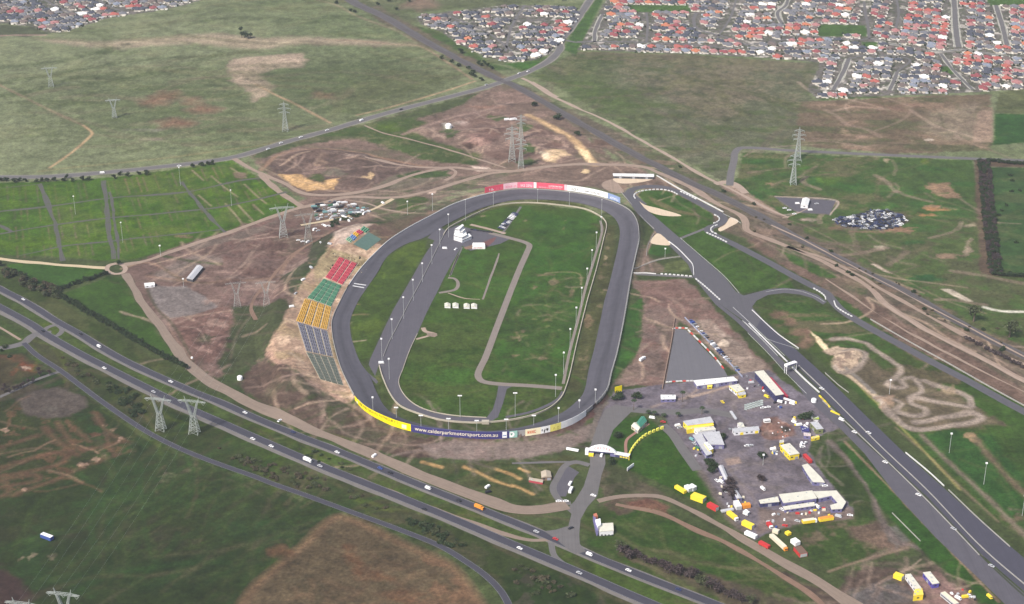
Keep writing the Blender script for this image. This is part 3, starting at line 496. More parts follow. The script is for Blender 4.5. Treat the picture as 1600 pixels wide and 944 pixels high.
# earth wedge beside the bowl
area([(985, 436), (1070, 436), (1086, 450), (1115, 480), (1160, 530), (1215, 590), (1180, 590), (1060, 500), (1040, 605), (960, 600), (950, 610), (985, 570), (1000, 530), (1004, 470)], (.165, .125, .105), 4, 4, 1, mot=[((.12, .072, .062), N1, .0, .7), ((.22, .18, .155), N4, .2, .5)])
area([(975, 480), (1004, 465), (1004, 530), (995, 555), (968, 580), (955, 598), (965, 545)], (.034, .082, .018), 3, 3, 1); area([(1005, 500), (1035, 470), (1060, 480), (1045, 560), (1035, 600), (1000, 590), (1000, 550)], (.15, .115, .10), 6, 5, .8, mot=((.09, .05, .045), N2, .05, .7))
area([(1072, 500), (1110, 498), (1160, 540), (1200, 575), (1192, 583), (1160, 590), (1120, 555)], (.225, .185, .155), 4, 4, .9, mot=((.32, .27, .23), N2, .3, .7)); blot(1130, 536, 5, 5, (.6, .52, .42), soft=2)
area([(990, 300), (1000, 350), (1012, 400), (1050, 425), (990, 428), (994, 400), (998, 350)], (.12, .10, .072), 4, 3, .95, mot=((.06, .075, .035), N1, .0, .7))
area([(1012, 388), (1040, 380), (1048, 395), (1030, 400), (1012, 396)], (.038, .085, .020), 3, 2); area([(1040, 412), (1070, 405), (1080, 420), (1060, 426), (1035, 424)], (.09, .105, .045), 3, 3)
line([(1003, 426), (1008, 400), (1020, 370), (1026, 358)], 4, (.24, .18, .15), 2, 1.5, .8); line([(1010, 400), (1020, 424)], 3, (.24, .18, .15), 2, 1, .8); line([(1003, 415), (1030, 405), (1064, 401)], 2.5, (.38, .36, .33), 2, 1, .8)
area([(930, 290), (960, 285), (985, 292), (975, 302), (960, 302)], (.13, .105, .085), 4, 3, .9, mot=((.2, .14, .1), N2, .1, .6))
# circuit infields
area([(995, 300), (1012, 297), (1040, 298), (1062, 306), (1088, 320), (1114, 335), (1112, 350), (1100, 358), (1062, 370), (1030, 345), (1005, 320)], (.040, .085, .016), 3, 2, 1, mot=((.060, .075, .026), N1, .1, .6))
area([(1010, 305), (1030, 313), (1060, 328), (1090, 334), (1085, 337), (1050, 332), (1020, 318)], (.11, .10, .05), 3, 2, .8)
area([(1065, 372), (1105, 358), (1115, 368), (1150, 386), (1230, 432), (1240, 450), (1200, 452), (1160, 458), (1120, 420)], (.048, .085, .020), 3, 2, 1, mot=((.035, .075, .014), N1, .1, .6))
area([(1180, 470), (1210, 462), (1260, 466), (1290, 480), (1320, 500), (1380, 530), (1440, 562), (1520, 605), (1610, 655), (1610, 850), (1560, 815), (1480, 740), (1380, 650), (1260, 545), (1190, 495)], (.052, .072, .024), 4, 3, 1, mot=[((.035, .078, .018), N1, .0, .6), ((.10, .075, .052), N4, .2, .6)])
area([(1130, 378), (1200, 412), (1270, 452), (1310, 480), (1360, 508), (1450, 562), (1530, 602), (1610, 650), (1610, 638), (1500, 580), (1400, 530), (1330, 476), (1240, 425), (1150, 380)], (.042, .075, .020), 3, 3, .95)
area([(1212, 388), (1240, 398), (1290, 420), (1310, 434), (1290, 436), (1240, 412)], (.038, .085, .018), 5, 4, .9)
area([(1430, 680), (1480, 672), (1560, 680), (1610, 720), (1610, 850), (1560, 800), (1490, 740)], (.028, .072, .020), 5, 4, .95, mot=((.075, .06, .04), N4, .35, .4)); area([(1500, 590), (1610, 640), (1610, 760), (1550, 680), (1510, 640)], (.040, .072, .018), 5, 4, .9)
line([(1440, 680), (1480, 720), (1540, 775), (1610, 845)], 7, (.17, .14, .11), 4, 2, .8); line([(1400, 668), (1450, 712), (1500, 760), (1560, 815)], 3, (.15, .12, .08), 2, 2, .7); line([(1330, 585), (1350, 610), (1420, 680), (1500, 765)], 3, (.30, .27, .10), 2, 1, .6)
line([(1520, 680), (1560, 730), (1610, 780)], 8, (.15, .11, .075), 5, 3, .8); blot(1590, 810, 14, 5, (.16, .11, .08), soft=8, op=.7); blot(1580, 797, 12, 4, (.14, .11, .09), soft=5, op=.8)
TINT[0] = .86
# paddock ground
PAD = (.150, .141, .172)
area([(958, 612), (1040, 600), (1137, 588), (1175, 580), (1200, 578), (1262, 620), (1312, 668), (1268, 690), (1262, 705), (1290, 745), (1335, 795), (1328, 810), (1250, 818), (1205, 830), (1180, 845), (1150, 820), (1120, 780), (1095, 735), (1070, 700), (1045, 668), (1040, 650), (960, 638), (945, 700), (920, 712), (938, 655)], PAD, 2, 2, 1, mot=[((.150, .130, .125), N1, .25, .45), ((.118, .110, .132), N4, .1, .6)])
area([(1195, 655), (1215, 652), (1240, 665), (1242, 680), (1220, 688), (1195, 685), (1186, 670)], (.21, .12, .095), 4, 3, .95, mot=((.42, .30, .25), N2, .35, .8)); blot(1225, 671, 5, 5, (.05, .045, .035), soft=2)
area([(1130, 690), (1165, 690), (1180, 720), (1260, 720), (1265, 755), (1190, 770), (1165, 765)], (.125, .116, .138), 4, 3, .85); area([(1131, 717), (1155, 713), (1160, 724), (1137, 728)], (.24, .19, .165), 1.5, .5)
line([(1060, 690), (1100, 745), (1140, 810), (1165, 830)], 8, (.13, .115, .105), 4, 2, .9); area([(1185, 795), (1300, 800), (1330, 790), (1335, 812), (1250, 820), (1200, 830), (1180, 840)], (.18, .145, .13), 4, 3, .9)
area([(1238, 820), (1330, 812), (1365, 800), (1420, 845), (1300, 890), (1262, 870)], (.045, .070, .022), 4, 4, .97, mot=((.11, .08, .06), N3 * .5 + N1 * .8, .1, .7)); area([(1320, 825), (1370, 815), (1425, 850), (1400, 866), (1340, 845)], (.135, .095, .075), 8, 5, .85); area([(1380, 830), (1400, 820), (1422, 845), (1400, 860)], (.14, .14, .13), 4, 4, .8)
area([(1285, 690), (1310, 690), (1345, 730), (1370, 790), (1368, 808), (1340, 812), (1336, 795), (1290, 745), (1268, 700)], (.036, .055, .018), 3, 3, .95, mot=((.070, .055, .038), N1, .1, .5))
line([(1296, 690), (1330, 725), (1365, 775), (1372, 800), (1400, 845), (1440, 858), (1500, 905), (1530, 940)], 7, (.15, .125, .115), 4, 2, .85); area([(1305, 688), (1325, 690), (1400, 765), (1470, 840), (1560, 945), (1510, 945), (1440, 860), (1380, 800), (1340, 735)], (.032, .078, .016), 3, 2, 1)
line([(1320, 690), (1400, 772), (1470, 845), (1560, 940)], 2.5, (.28, .2, .14), 1.6, 1.5, .8); line([(1295, 893), (1340, 878), (1420, 855)], 3, (.22, .17, .12), 2, 1, .8)
area([(1210, 890), (1300, 930), (1340, 890), (1440, 862), (1500, 905), (1540, 945), (1480, 965), (1300, 965)], (.085, .062, .052), 6, 5, .9, mot=((.040, .055, .026), N1, -.05, .75)); area([(1320, 925), (1390, 905), (1425, 925), (1440, 940), (1345, 950)], (.105, .10, .10), 3, 3, .9)
area([(1420, 900), (1470, 895), (1510, 930), (1520, 950), (1440, 960)], (.24, .16, .145), 6, 4, .9)
# gravel yards in the circuit
area([(1210, 307), (1307, 313), (1296, 336), (1245, 332), (1222, 318)], (.13, .128, .14), 2, 1.5); line([(1212, 307), (1306, 314), (1297, 336)], 2.4, (.42, .40, .37), 1.6, .5); line([(1200, 330), (1225, 336), (1262, 328)], 4, (.4, .36, .32), 2, 1, .8)
area([(1125, 290), (1150, 290), (1200, 320), (1230, 342), (1200, 330), (1150, 305)], (.30, .22, .18), 5, 3, .8)
area([(1301, 348), (1340, 334), (1372, 327), (1410, 334), (1420, 346), (1380, 362), (1320, 358)], (.10, .09, .08), 4, 3, .9)
TINT[0] = 1.0
# infield of the bowl
IN_ = [(700, 358), (740, 340), (770, 326), (800, 320), (850, 321), (912, 328), (938, 340), (946, 358), (932, 418), (917, 472), (900, 542), (884, 606), (866, 634), (836, 649), (800, 657), (750, 662), (700, 658), (650, 646), (620, 625), (600, 590), (640, 540), (672, 472), (690, 436), (722, 382)]
area(IN_, (.046, .080, .016), 3, 1, 1, mot=[((.060, .074, .024), N4, .0, .6), ((.036, .086, .014), N1, .12, .6)])
area([(830, 330), (925, 345), (925, 420), (900, 500), (880, 600), (760, 590), (800, 470), (830, 380)], (.032, .080, .014), 10, 6, .65); area([(800, 480), (880, 430), (910, 440), (890, 520), (860, 560), (790, 560), (790, 500)], (.040, .066, .018), 8, 8, .6, mot=((.17, .15, .085), N2, .42, .7))
for b in ((812, 526, 9, 7), (866, 440, 7, 5), (835, 450, 5, 4), (882, 346, 4, 3), (881, 358, 4, 4), (808, 555, 7, 2), (843, 560, 6, 2), (862, 540, 6, 3), (850, 430, 14, 1.5), (895, 455, 3, 6), (905, 435, 6, 2), (855, 500, 8, 2), (820, 345, 4, 1.5), (757, 338, 6, 2)): blot(*b, (.17, .145, .085), soft=3, op=.75, warp=3)
line([(853, 427), (880, 425), (905, 428), (908, 445)], 3, (.22, .19, .12), 2, 1.5, .7); area([(925, 350), (962, 352), (960, 400), (950, 450), (935, 520), (915, 590), (885, 640), (870, 650), (890, 600), (905, 540), (925, 460), (940, 400), (945, 365)], (.060, .064, .026), 4, 3, .9, mot=((.12, .10, .06), N2, .35, .7)); blot(920, 505, 3, 12, (.2, .15, .09), soft=3, op=.8); blot(946, 403, 3, 5, (.3, .26, .16), soft=2, op=.8)
area([(745, 333), (800, 322), (850, 320), (912, 325), (940, 336), (912, 320), (860, 313), (800, 314), (745, 328)], (.070, .080, .024), 3, 2, .9)
area([(585, 590), (600, 632), (640, 657), (700, 668), (765, 673), (830, 664), (880, 642), (905, 615), (890, 610), (861, 637), (800, 657), (750, 662), (687, 658), (650, 647), (610, 620), (594, 585)], (.052, .066, .024), 3, 2, 1, mot=((.085, .085, .025), N1, .1, .6))
area([(548, 500), (555, 470), (575, 440), (600, 405), (640, 380), (668, 374), (664, 396), (640, 435), (612, 485), (590, 527), (578, 560), (562, 566), (550, 530)], (.052, .078, .018), 3, 2, 1, mot=((.075, .098, .018), N1, .1, .6))
# wheel marks, windrows and bare streaks
def scribble(px, n, cols, wmin=2, wmax=5, lmin=30, lmax=120, op=.6, ang=None, seed=1):
    q = G(px)[:, :2]; lo, hi = q.min(0), q.max(0); rs = random.Random(seed); k = 0; t = 0
    while k < n and t < n * 20:
        t += 1; x, y = rs.uniform(lo[0], hi[0]), rs.uniform(lo[1], hi[1])
        if not inside(np.array([x]), np.array([y]), q)[0]: continue
        a = (rs.uniform(0, 6.28) if ang is None else ang + rs.gauss(0, .35)); L = rs.uniform(lmin, lmax); P_ = [(x, y)]
        for i in range(4): a += rs.gauss(0, .28); x += math.cos(a) * L / 4; y += math.sin(a) * L / 4; P_.append((x, y))
        k += 1; line(None, rs.uniform(wmin, wmax), rs.choice(cols), rs.uniform(1.2, 3.5), 2, rs.uniform(.15, op * .85), world=np.array(P_))
DT = [(.29, .22, .18), (.38, .30, .24), (.46, .36, .27), (.085, .06, .05), (.10, .075, .06), (.07, .075, .04), (.20, .15, .125)]
GT = [(.10, .105, .05), (.085, .09, .04), (.04, .06, .02), (.13, .11, .07)]
scribble([(195, 420), (440, 340), (580, 345), (500, 395), (455, 480), (415, 560), (320, 585), (240, 500)], 90, DT, seed=2); scribble([(415, 258), (500, 232), (670, 262), (560, 300), (450, 295)], 55, DT, seed=3, lmax=80); scribble([(640, 205), (790, 165), (905, 235), (820, 262), (700, 225)], 60, DT, seed=4, lmax=80)
scribble([(480, 310), (800, 265), (960, 290), (760, 290), (600, 350), (500, 350)], 60, DT, seed=5, lmin=50, lmax=160, ang=.1); scribble([(1110, 335), (1240, 400), (1420, 510), (1610, 615), (1610, 560), (1450, 480), (1250, 375), (1130, 300)], 90, DT, seed=6, lmin=60, lmax=200, ang=-1.0)
scribble([(870, 190), (1130, 320), (1110, 335), (960, 265)], 40, DT, seed=16, lmin=60, lmax=160, ang=-1.0); scribble([(985, 436), (1086, 450), (1200, 590), (1040, 605), (960, 600), (1004, 530)], 60, DT, seed=7, lmax=90); scribble([(405, 560), (548, 632), (660, 680), (700, 715), (540, 690), (400, 622)], 70, DT, seed=8, lmax=100)
scribble([(660, 690), (920, 665), (820, 715), (700, 712)], 30, [(.24, .20, .18), (.13, .11, .10)], seed=9); scribble([(415, 548), (470, 440), (560, 352), (600, 395), (520, 500), (560, 620)], 60, [(.46, .37, .27), (.20, .15, .09), (.28, .21, .13), (.5, .42, .33)], 1.5, 4, 12, 50, .7, seed=10)
scribble([(1248, 160), (1548, 150), (1550, 235), (1245, 228)], 40, GT + DT[:2], 3, 9, 60, 200, .45, seed=11); scribble([(1160, 240), (1520, 250), (1545, 430), (1610, 540), (1400, 430), (1200, 330)], 80, GT + DT[:1], 3, 9, 30, 140, .5, seed=12); scribble([(0, 110), (600, 70), (740, 125), (560, 178), (340, 235), (0, 270)], 110, [(.075, .09, .04), (.14, .14, .075), (.06, .075, .03), (.15, .13, .085)], 6, 22, 80, 320, .38, ang=.15, seed=13)
scribble([(0, 60), (330, 0), (520, 0), (700, 85), (500, 65), (100, 70)], 50, [(.075, .09, .04), (.14, .14, .075), (.06, .075, .03)], 8, 26, 120, 400, .35, ang=.2, seed=14); scribble([(840, 120), (905, 82), (1282, 100), (1235, 230), (1130, 285), (1040, 230)], 80, [(.075, .085, .035), (.125, .12, .07), (.06, .075, .03), (.12, .10, .075)], 6, 20, 60, 260, .38, seed=15)
scribble([(0, 790), (230, 690), (540, 806), (370, 960), (0, 960)], 150, [(.045, .07, .022), (.065, .062, .034), (.025, .04, .016), (.028, .065, .02)], 2.5, 9, 60, 260, .45, ang=.95, seed=17); pass
scribble([(0, 640), (60, 622), (150, 690), (215, 695), (40, 775), (0, 780)], 22, [(.20, .10, .06), (.14, .09, .06), (.04, .05, .02), (.26, .17, .12)], 1.5, 4, 12, 60, .7, seed=19); scribble([(620, 600), (690, 440), (930, 345), (925, 430), (880, 600), (760, 655), (650, 640)], 120, [(.075, .085, .025), (.035, .06, .012), (.10, .10, .045), (.04, .09, .015)], 1.5, 6, 20, 110, .45, seed=20)
scribble([(790, 480), (900, 420), (890, 560), (780, 580)], 45, [(.17, .15, .09), (.20, .18, .12), (.11, .10, .05)], 1.5, 4, 6, 30, .7, seed=21); scribble([(1185, 475), (1290, 480), (1600, 660), (1600, 840), (1400, 670)], 45, GT, 2, 5, 20, 80, .35, ang=-.9, seed=22); scribble([(910, 800), (1080, 830), (1280, 945), (1100, 935), (960, 860)], 60, GT, 2, 6, 30, 120, .5, ang=-.8, seed=23)
scribble([(0, 455), (290, 580), (800, 800), (1150, 955), (960, 950), (620, 830), (230, 690), (0, 545)], 130, [(.075, .08, .035), (.04, .05, .02), (.09, .075, .045), (.09, .11, .02)], 2, 6, 30, 150, .45, ang=-.85, seed=24); scribble([(960, 625), (1260, 620), (1310, 670), (1330, 800), (1180, 830), (1050, 690)], 80, [(.17, .155, .145), (.09, .085, .085), (.20, .17, .15)], 1.5, 6, 20, 90, .4, seed=25)
scribble([(700, 728), (900, 712), (860, 780), (740, 760)], 20, GT, 2, 5, 20, 60, .5, seed=26); scribble([(1210, 890), (1440, 862), (1540, 945), (1300, 960)], 40, DT + GT, 2, 6, 20, 90, .5, seed=27)
# the dirt kart course
KD = (.27, .235, .20); KP = (.44, .36, .27)
area([(1285, 545), (1300, 530), (1330, 528), (1350, 545), (1348, 560), (1330, 575), (1330, 582), (1345, 600), (1380, 640), (1420, 672), (1500, 668), (1560, 665), (1590, 672), (1550, 650), (1520, 630), (1470, 610), (1440, 595), (1400, 590), (1380, 580), (1360, 560), (1340, 535), (1310, 528)], (.11, .09, .062), 5, 4, .8)
area([(1264, 516), (1270, 520), (1292, 540), (1296, 547), (1288, 548), (1276, 535)], (.66, .58, .38), 1.8, 1.2); area([(1284, 548), (1310, 540), (1325, 545), (1345, 545), (1350, 556), (1335, 578), (1310, 582), (1300, 570), (1302, 556)], KP, 3, 3, .95, mot=((.16, .12, .10), N2, .15, .8))
line([(1312, 578), (1330, 590), (1345, 602), (1370, 620)], 5, (.46, .38, .27), 2.4, 1.5); line([(1322, 575), (1345, 595), (1365, 614)], 5, (.20, .19, .17), 2.4, 1)
for p, w_ in (([(1318, 548), (1340, 546), (1352, 552), (1346, 568), (1332, 580), (1316, 582), (1304, 572)], 7), ([(1300, 530), (1330, 530), (1365, 545), (1390, 562), (1408, 576), (1400, 590), (1386, 600), (1398, 606), (1415, 604), (1408, 594), (1425, 590), (1436, 600), (1440, 612), (1425, 620), (1425, 632), (1445, 638), (1445, 648), (1425, 650), (1405, 645)], 7),
              ([(1372, 622), (1395, 650), (1418, 668), (1440, 672), (1480, 666), (1520, 660), (1535, 652), (1520, 645), (1490, 650), (1460, 655), (1430, 660)], 9), ([(1425, 622), (1450, 625), (1490, 632), (1515, 636), (1515, 622), (1495, 612), (1470, 605), (1445, 595)], 8), ([(1370, 620), (1390, 622), (1410, 630), (1400, 640)], 6)): line(p, w_, KD, 3, 2, .95)
blot(1385, 628, 16, 8, (.34, .25, .18), soft=4, op=.8); blot(1510, 682, 12, 4, (.30, .22, .13), soft=4, op=.9); blot(1480, 612, 14, 6, (.30, .24, .16), soft=5, op=.7)
for b in ((1262, 530, 12, 14), (1250, 520, 14, 8), (1240, 500, 16, 6), (1222, 492, 14, 4)): blot(*b, (.19, .12, .09), soft=8, op=.7)
TINT[0] = .80
# brown triangular field
area([(365, 965), (400, 915), (470, 855), (525, 807), (560, 815), (640, 855), (700, 880), (735, 920), (762, 965)], (.098, .078, .045), 1.0, .4, 1, mot=[((.080, .068, .040), N4, .2, .35), ((.15, .085, .05), N1, .25, .6)])
line([(370, 955), (400, 915), (470, 855), (525, 808), (560, 816), (640, 855), (700, 882), (735, 920), (760, 960)], 9, (.17, .112, .065), 6, 1.0, .8)
for b in ((545, 865, 9, 12), (560, 890, 8, 14), (640, 935, 30, 12), (590, 900, 20, 6), (440, 860, 18, 6)): blot(*b, (.17, .085, .045), soft=8, op=.6)
scribble([(385, 950), (525, 825), (690, 890), (740, 950)], 60, [(.13, .095, .055), (.07, .066, .036), (.15, .10, .06)], 3, 8, 15, 50, .4, seed=18)
TINT[0] = .95; area([(230, 448), (290, 447), (330, 470), (340, 480), (300, 492), (265, 498), (245, 480)], (.165, .152, .148), 1.5, 1.5, .9); line([(228, 448), (245, 482), (268, 505), (292, 545), (300, 566)], 4, (.06, .06, .035), 2, 1.5, .7); line([(262, 504), (275, 530), (300, 562)], 3, (.24, .17, .13), 2, 1, .6)
for b in ((330, 540, 22, 10), (400, 425, 30, 7), (360, 440, 34, 5), (450, 365, 24, 6), (425, 385, 22, 6), (300, 520, 16, 7)): blot(*b, (.085, .052, .045), soft=5, op=.7)
for b in ((340, 505, 14, 6), (405, 452, 26, 4), (350, 425, 20, 3), (330, 470, 12, 3), (505, 445, 5, 8)): blot(*b, (.34, .25, .21), soft=3, op=.6)
TINT[0] = 1.0
# ground under the suburbs
SUB = [[(-30, 35), (12, 38), (50, 42), (78, 52), (100, 50), (170, 28), (235, 19), (290, 8), (335, -6), (360, -60), (-60, -60)],
       [(650, 26), (700, 18), (790, 8), (862, 8), (897, 10), (908, 22), (884, 62), (862, 84), (832, 94), (800, 98), (760, 90), (715, 68), (690, 50), (658, 38)],
       [(902, 78), (930, 30), (948, -2), (960, -60), (1700, -60), (1680, 130), (1620, 138), (1560, 142), (1440, 148), (1275, 154), (1262, 140), (1282, 98), (1200, 91), (1080, 84)]]
for s_ in SUB: area(s_, (.14, .135, .13), 3, 2, 1, mot=[((.06, .07, .045), N5, -.05, .8), ((.45, .44, .42), N2, .28, .7)])
PARKS = [[(980, 8), (1075, 8), (1082, 19), (985, 19)], [(1270, 42), (1290, 38), (1352, 40), (1356, 57), (1280, 57)], [(1540, -2), (1620, -2), (1620, 8), (1548, 9)], [(1345, 66), (1372, 66), (1370, 76), (1350, 74)], [(1470, 104), (1490, 104), (1490, 116), (1472, 116)]]
for s_ in PARKS: area(s_, (.060, .105, .032), 3, 2)
area([(10, 38), (50, 42), (78, 53), (40, 58), (-10, 56), (-10, 40)], (.052, .060, .038), 8, 5, .9); line([(-5, 56), (30, 55), (70, 55)], 8, (.26, .19, .16), 4, 2, .8)
C *= (1 + .34 * N2 + .24 * N1 + .30 * N5)[..., None]; gr_ = np.clip((C[..., 1] / (C[..., 0] + 1e-6) - .95) * 3, 0, 1)[..., None]; C *= np.array([1.0, .92, .88]) * (1 - gr_) + np.array([.77, .87, .58]) * gr_; C = np.clip(C, .004, 1)
i_ = np.arange((GX.shape[0] - 1) * (NC - 1)); r_, c_ = i_ // (NC - 1), i_ % (NC - 1); b_ = r_ * NC + c_
F_ = np.stack([b_, b_ + 1, b_ + NC + 1, b_ + NC], -1).astype(np.int32)
me = bpy.data.meshes.new('ground'); me.vertices.add(GX.size); me.vertices.foreach_set('co', np.stack([GX, GY, GZ], -1).astype(np.float32).ravel())
me.loops.add(F_.size); me.loops.foreach_set('vertex_index', F_.ravel()); me.polygons.add(len(F_)); me.polygons.foreach_set('loop_start', np.arange(0, F_.size, 4, dtype=np.int32)); me.polygons.foreach_set('loop_total', np.full(len(F_), 4, np.int32))
me.update(calc_edges=True); ca = me.color_attributes.new('Col', 'FLOAT_COLOR', 'POINT'); ca.data.foreach_set('color', np.concatenate([C, np.ones(GX.shape + (1,))], -1).astype(np.float32).ravel())
me.materials.append(attrmat('land cover')); me.polygons.foreach_set('use_smooth', np.ones(len(F_), bool))
tag(link('ground', me), 'wide plain of green and brown fields, bare earth and verges', kind='structure')
del C, GX, GY, GZ, N1, N2, N3, N4
# ---------------------------------------------------------------- roads, tracks and paved areas
A_HW = roadmat('highway asphalt', (.050, .049, .064), edge=.02, var=.12)
A_RD = roadmat('road asphalt', (.078, .075, .084), var=.14)
A_OLD = roadmat('old asphalt', (.125, .118, .118), var=.14)
A_TRK = roadmat('race asphalt', (.080, .077, .092), var=.17, groove=.25)
A_PIT = roadmat('pit asphalt', (.088, .083, .098), var=.12)
A_DRAG = roadmat('drag strip asphalt', (.060, .058, .078), var=.10)
A_CIR = roadmat('circuit asphalt', (.090, .087, .098), var=.10, groove=.08)
S_LT = roadmat('shoulder gravel', (.155, .142, .132), var=.16)
D_PALE = roadmat('pale dirt', (.33, .25, .20), var=.16); D_SAND = roadmat('sandy dirt', (.47, .38, .25), var=.14); D_BR = roadmat('brown dirt', (.275, .205, .16), var=.2); D_RED = roadmat('red dirt', (.19, .12, .085), var=.22)
D_PINK = roadmat('pink gravel', (.215, .165, .13), var=.14); LN = roadmat('parking lane', (.085, .080, .080), var=.2, c2=(.06, .085, .025))
BALL = roadmat('railway ballast', (.095, .088, .090), var=.2); CONCR = mat('concrete', (.30, .29, .27), var=.12); WHITE = mat('white paint', (.60, .60, .59), rough=.6, var=.05); PATHM = roadmat('infield path', (.20, .17, .15), var=.12)
# highway
HW_N = [(-140, 374), (-25, 438), (0, 451), (45, 474.5), (87, 501), (125, 522), (155, 541), (200, 566), (250, 589), (300, 611), (350, 631), (400, 653.5), (457, 677), (525, 703.5), (595, 732.5), (650, 755.5), (712, 780), (800, 815), (850, 835.5), (920, 866), (980, 890.5), (1050, 918), (1112, 942), (1200, 976), (1330, 1030)]
HW_S = [(-140, 400), (-25, 466), (0, 479.5), (50, 507), (75, 524), (125, 552.5), (175, 578), (250, 616), (300, 640), (350, 662), (400, 684), (457, 709), (500, 727), (550, 747), (612, 771.5), (675, 797), (737, 823), (800, 850), (862, 876), (925, 903), (975, 925), (1020, 944), (1080, 970), (1220, 1030)]
SRV = [(37, 536), (57, 554.5), (95, 579.5), (125, 602), (155, 624.5), (187, 647), (225, 672), (262, 692), (300, 709), (350, 728), (400, 745.5), (425, 755.5), (475, 773), (550, 800.5), (625, 828), (687, 853), (725, 875.5), (757, 898), (782, 923), (796, 948), (802, 970)]
strip('shoulder', [(x - 1, y + 1) for x, y in HW_N], 14, S_LT, .02, rag=.5); strip('highway', HW_N, 10.5, A_HW, .06, label='dark two-lane highway carriageway nearest the race bowl')
strip('shoulder', [(x - 2.5, y + 2.2) for x, y in HW_S], 15, S_LT, .02, rag=.6); strip('highway', HW_S, 11, A_HW, .06, label='dark two-lane highway carriageway on the near side of the median')
strip('shoulder', [(500, 722), (525, 735), (570, 752), (625, 773), (680, 796), (725, 813), (800, 838), (832, 844), (862, 843)], 6, D_PINK, .03, rag=.8)
strip('service_road', SRV, 7, A_HW, .05, label='narrow asphalt service road curving away left of the highway')
strip('road', [(-15, 545), (10, 543), (37, 536), (48, 527), (58, 522), (80, 520)], 11, A_OLD, .04); strip('road', [(68, 520), (74, 512), (88, 508), (97, 514), (95, 520), (88, 525), (76, 524)], 6.5, A_OLD, .045, closed=True)
strip('dirt_road', [(-15, 505), (10, 518), (32, 531)], 4, D_BR, .03, rag=.5); strip('road', [(92, 581), (60, 592), (30, 607), (-12, 625)], 5, A_OLD, .04)
RBT = [(185, 412), (196, 418), (192, 426), (180, 428), (168, 423), (170, 415)]
WIDE = [(195, 428), (207, 446), (220, 470), (250, 509.5), (282, 554.5), (300, 574.5), (337, 602), (375, 622), (400, 634.5), (475, 667), (550, 697), (610, 722), (650, 738), (725, 768), (770, 785), (800, 795.5), (850, 797.5), (887, 790)]
strip('dirt_road', WIDE, 15, D_PINK, .4, rag=1.2, widths=[10, 11, 13, 15, 15, 16, 16], label='wide pinkish gravel road between bowl and highway')
strip('dirt_road', [(-15, 402), (0, 404), (40, 409), (90, 413.5), (140, 417), (165, 419)], 8, D_SAND, .035, rag=.8, label='bright sandy road along the lower edge of the green parking field')
strip('dirt_road', RBT, 5.5, D_PALE, .04, closed=True, rag=.5, label='small sandy roundabout at the corner of the parking field')
strip('dirt_road', [(192, 414), (225, 408), (270, 392), (330, 372), (400, 348), (450, 330), (500, 318), (540, 308), (600, 309), (650, 304), (720, 284), (760, 272), (800, 268), (850, 261), (912, 256.5), (1000, 260), (1025, 268), (1075, 291), (1125, 321), (1157, 336), (1166, 348), (1168, 360), (1200, 373.5), (1262, 398), (1300, 416), (1337, 436), (1362, 453), (1380, 472), (1412, 494.5), (1450, 517), (1525, 554.5), (1620, 604)], 9, D_BR, .03, rag=1.2, label='long brown dirt road sweeping past the far end of the bowl')
strip('dirt_road', [(362, 246), (378, 255), (405, 270), (440, 285), (480, 303), (530, 304), (590, 294), (650, 272), (700, 262), (740, 265), (800, 267)], 9, D_BR, .032, rag=1.2)
strip('dirt_road', [(408, 272), (430, 295), (455, 312), (474, 324)], 10, D_BR, .034, rag=1.2); strip('dirt_road', [(520, 238), (580, 248), (640, 260), (700, 262)], 6, D_BR, .03, rag=1); strip('dirt_road', [(570, 196), (600, 208), (650, 220), (720, 240), (790, 262)], 4, D_BR, .03, rag=.8)
strip('dirt_road', [(700, 262), (712, 268), (708, 276), (695, 282)], 6, D_BR, .036, rag=.8); strip('dirt_road', [(470, 352), (520, 343), (575, 330), (615, 311)], 6, D_SAND, .033, rag=.8, label='sandy track beside the parked trucks'); strip('dirt_road', [(540, 312), (570, 317), (600, 327), (640, 333), (650, 331)], 4, D_BR, .031, rag=.8)
strip('dirt_road', [(400, 500), (395, 470), (420, 440), (445, 410), (470, 390), (500, 372)], 5, D_RED, .03, rag=1); strip('dirt_road', [(935, 784), (975, 775.5), (1020, 774), (1045, 780), (1087, 800.5), (1137, 828), (1200, 864), (1250, 893), (1300, 923), (1340, 950), (1370, 975)], 11, D_PINK, .03, rag=1, widths=[8, 8, 9, 11, 14, 18], label='pinkish gravel road running down to the bottom right corner')
strip('dirt_road', [(962, 788), (1000, 795), (1037, 805), (1087, 828), (1137, 850), (1200, 885), (1260, 925), (1310, 965)], 6, D_RED, .03, rag=1.2, label='narrow red earth track in the near grass')
strip('dirt_road', [(815, 122), (832, 130), (862, 150), (900, 167.5), (950, 190), (1012, 225), (1032, 236), (1075, 261), (1112, 282), (1137, 293), (1162, 306), (1200, 326), (1232, 340)], 6, D_PALE, .035, rag=.8, label='pale dirt track along the far side of the railway')
strip('dirt_road', [(830, 128), (850, 140), (870, 152)], 8, D_PALE, .034, rag=1)
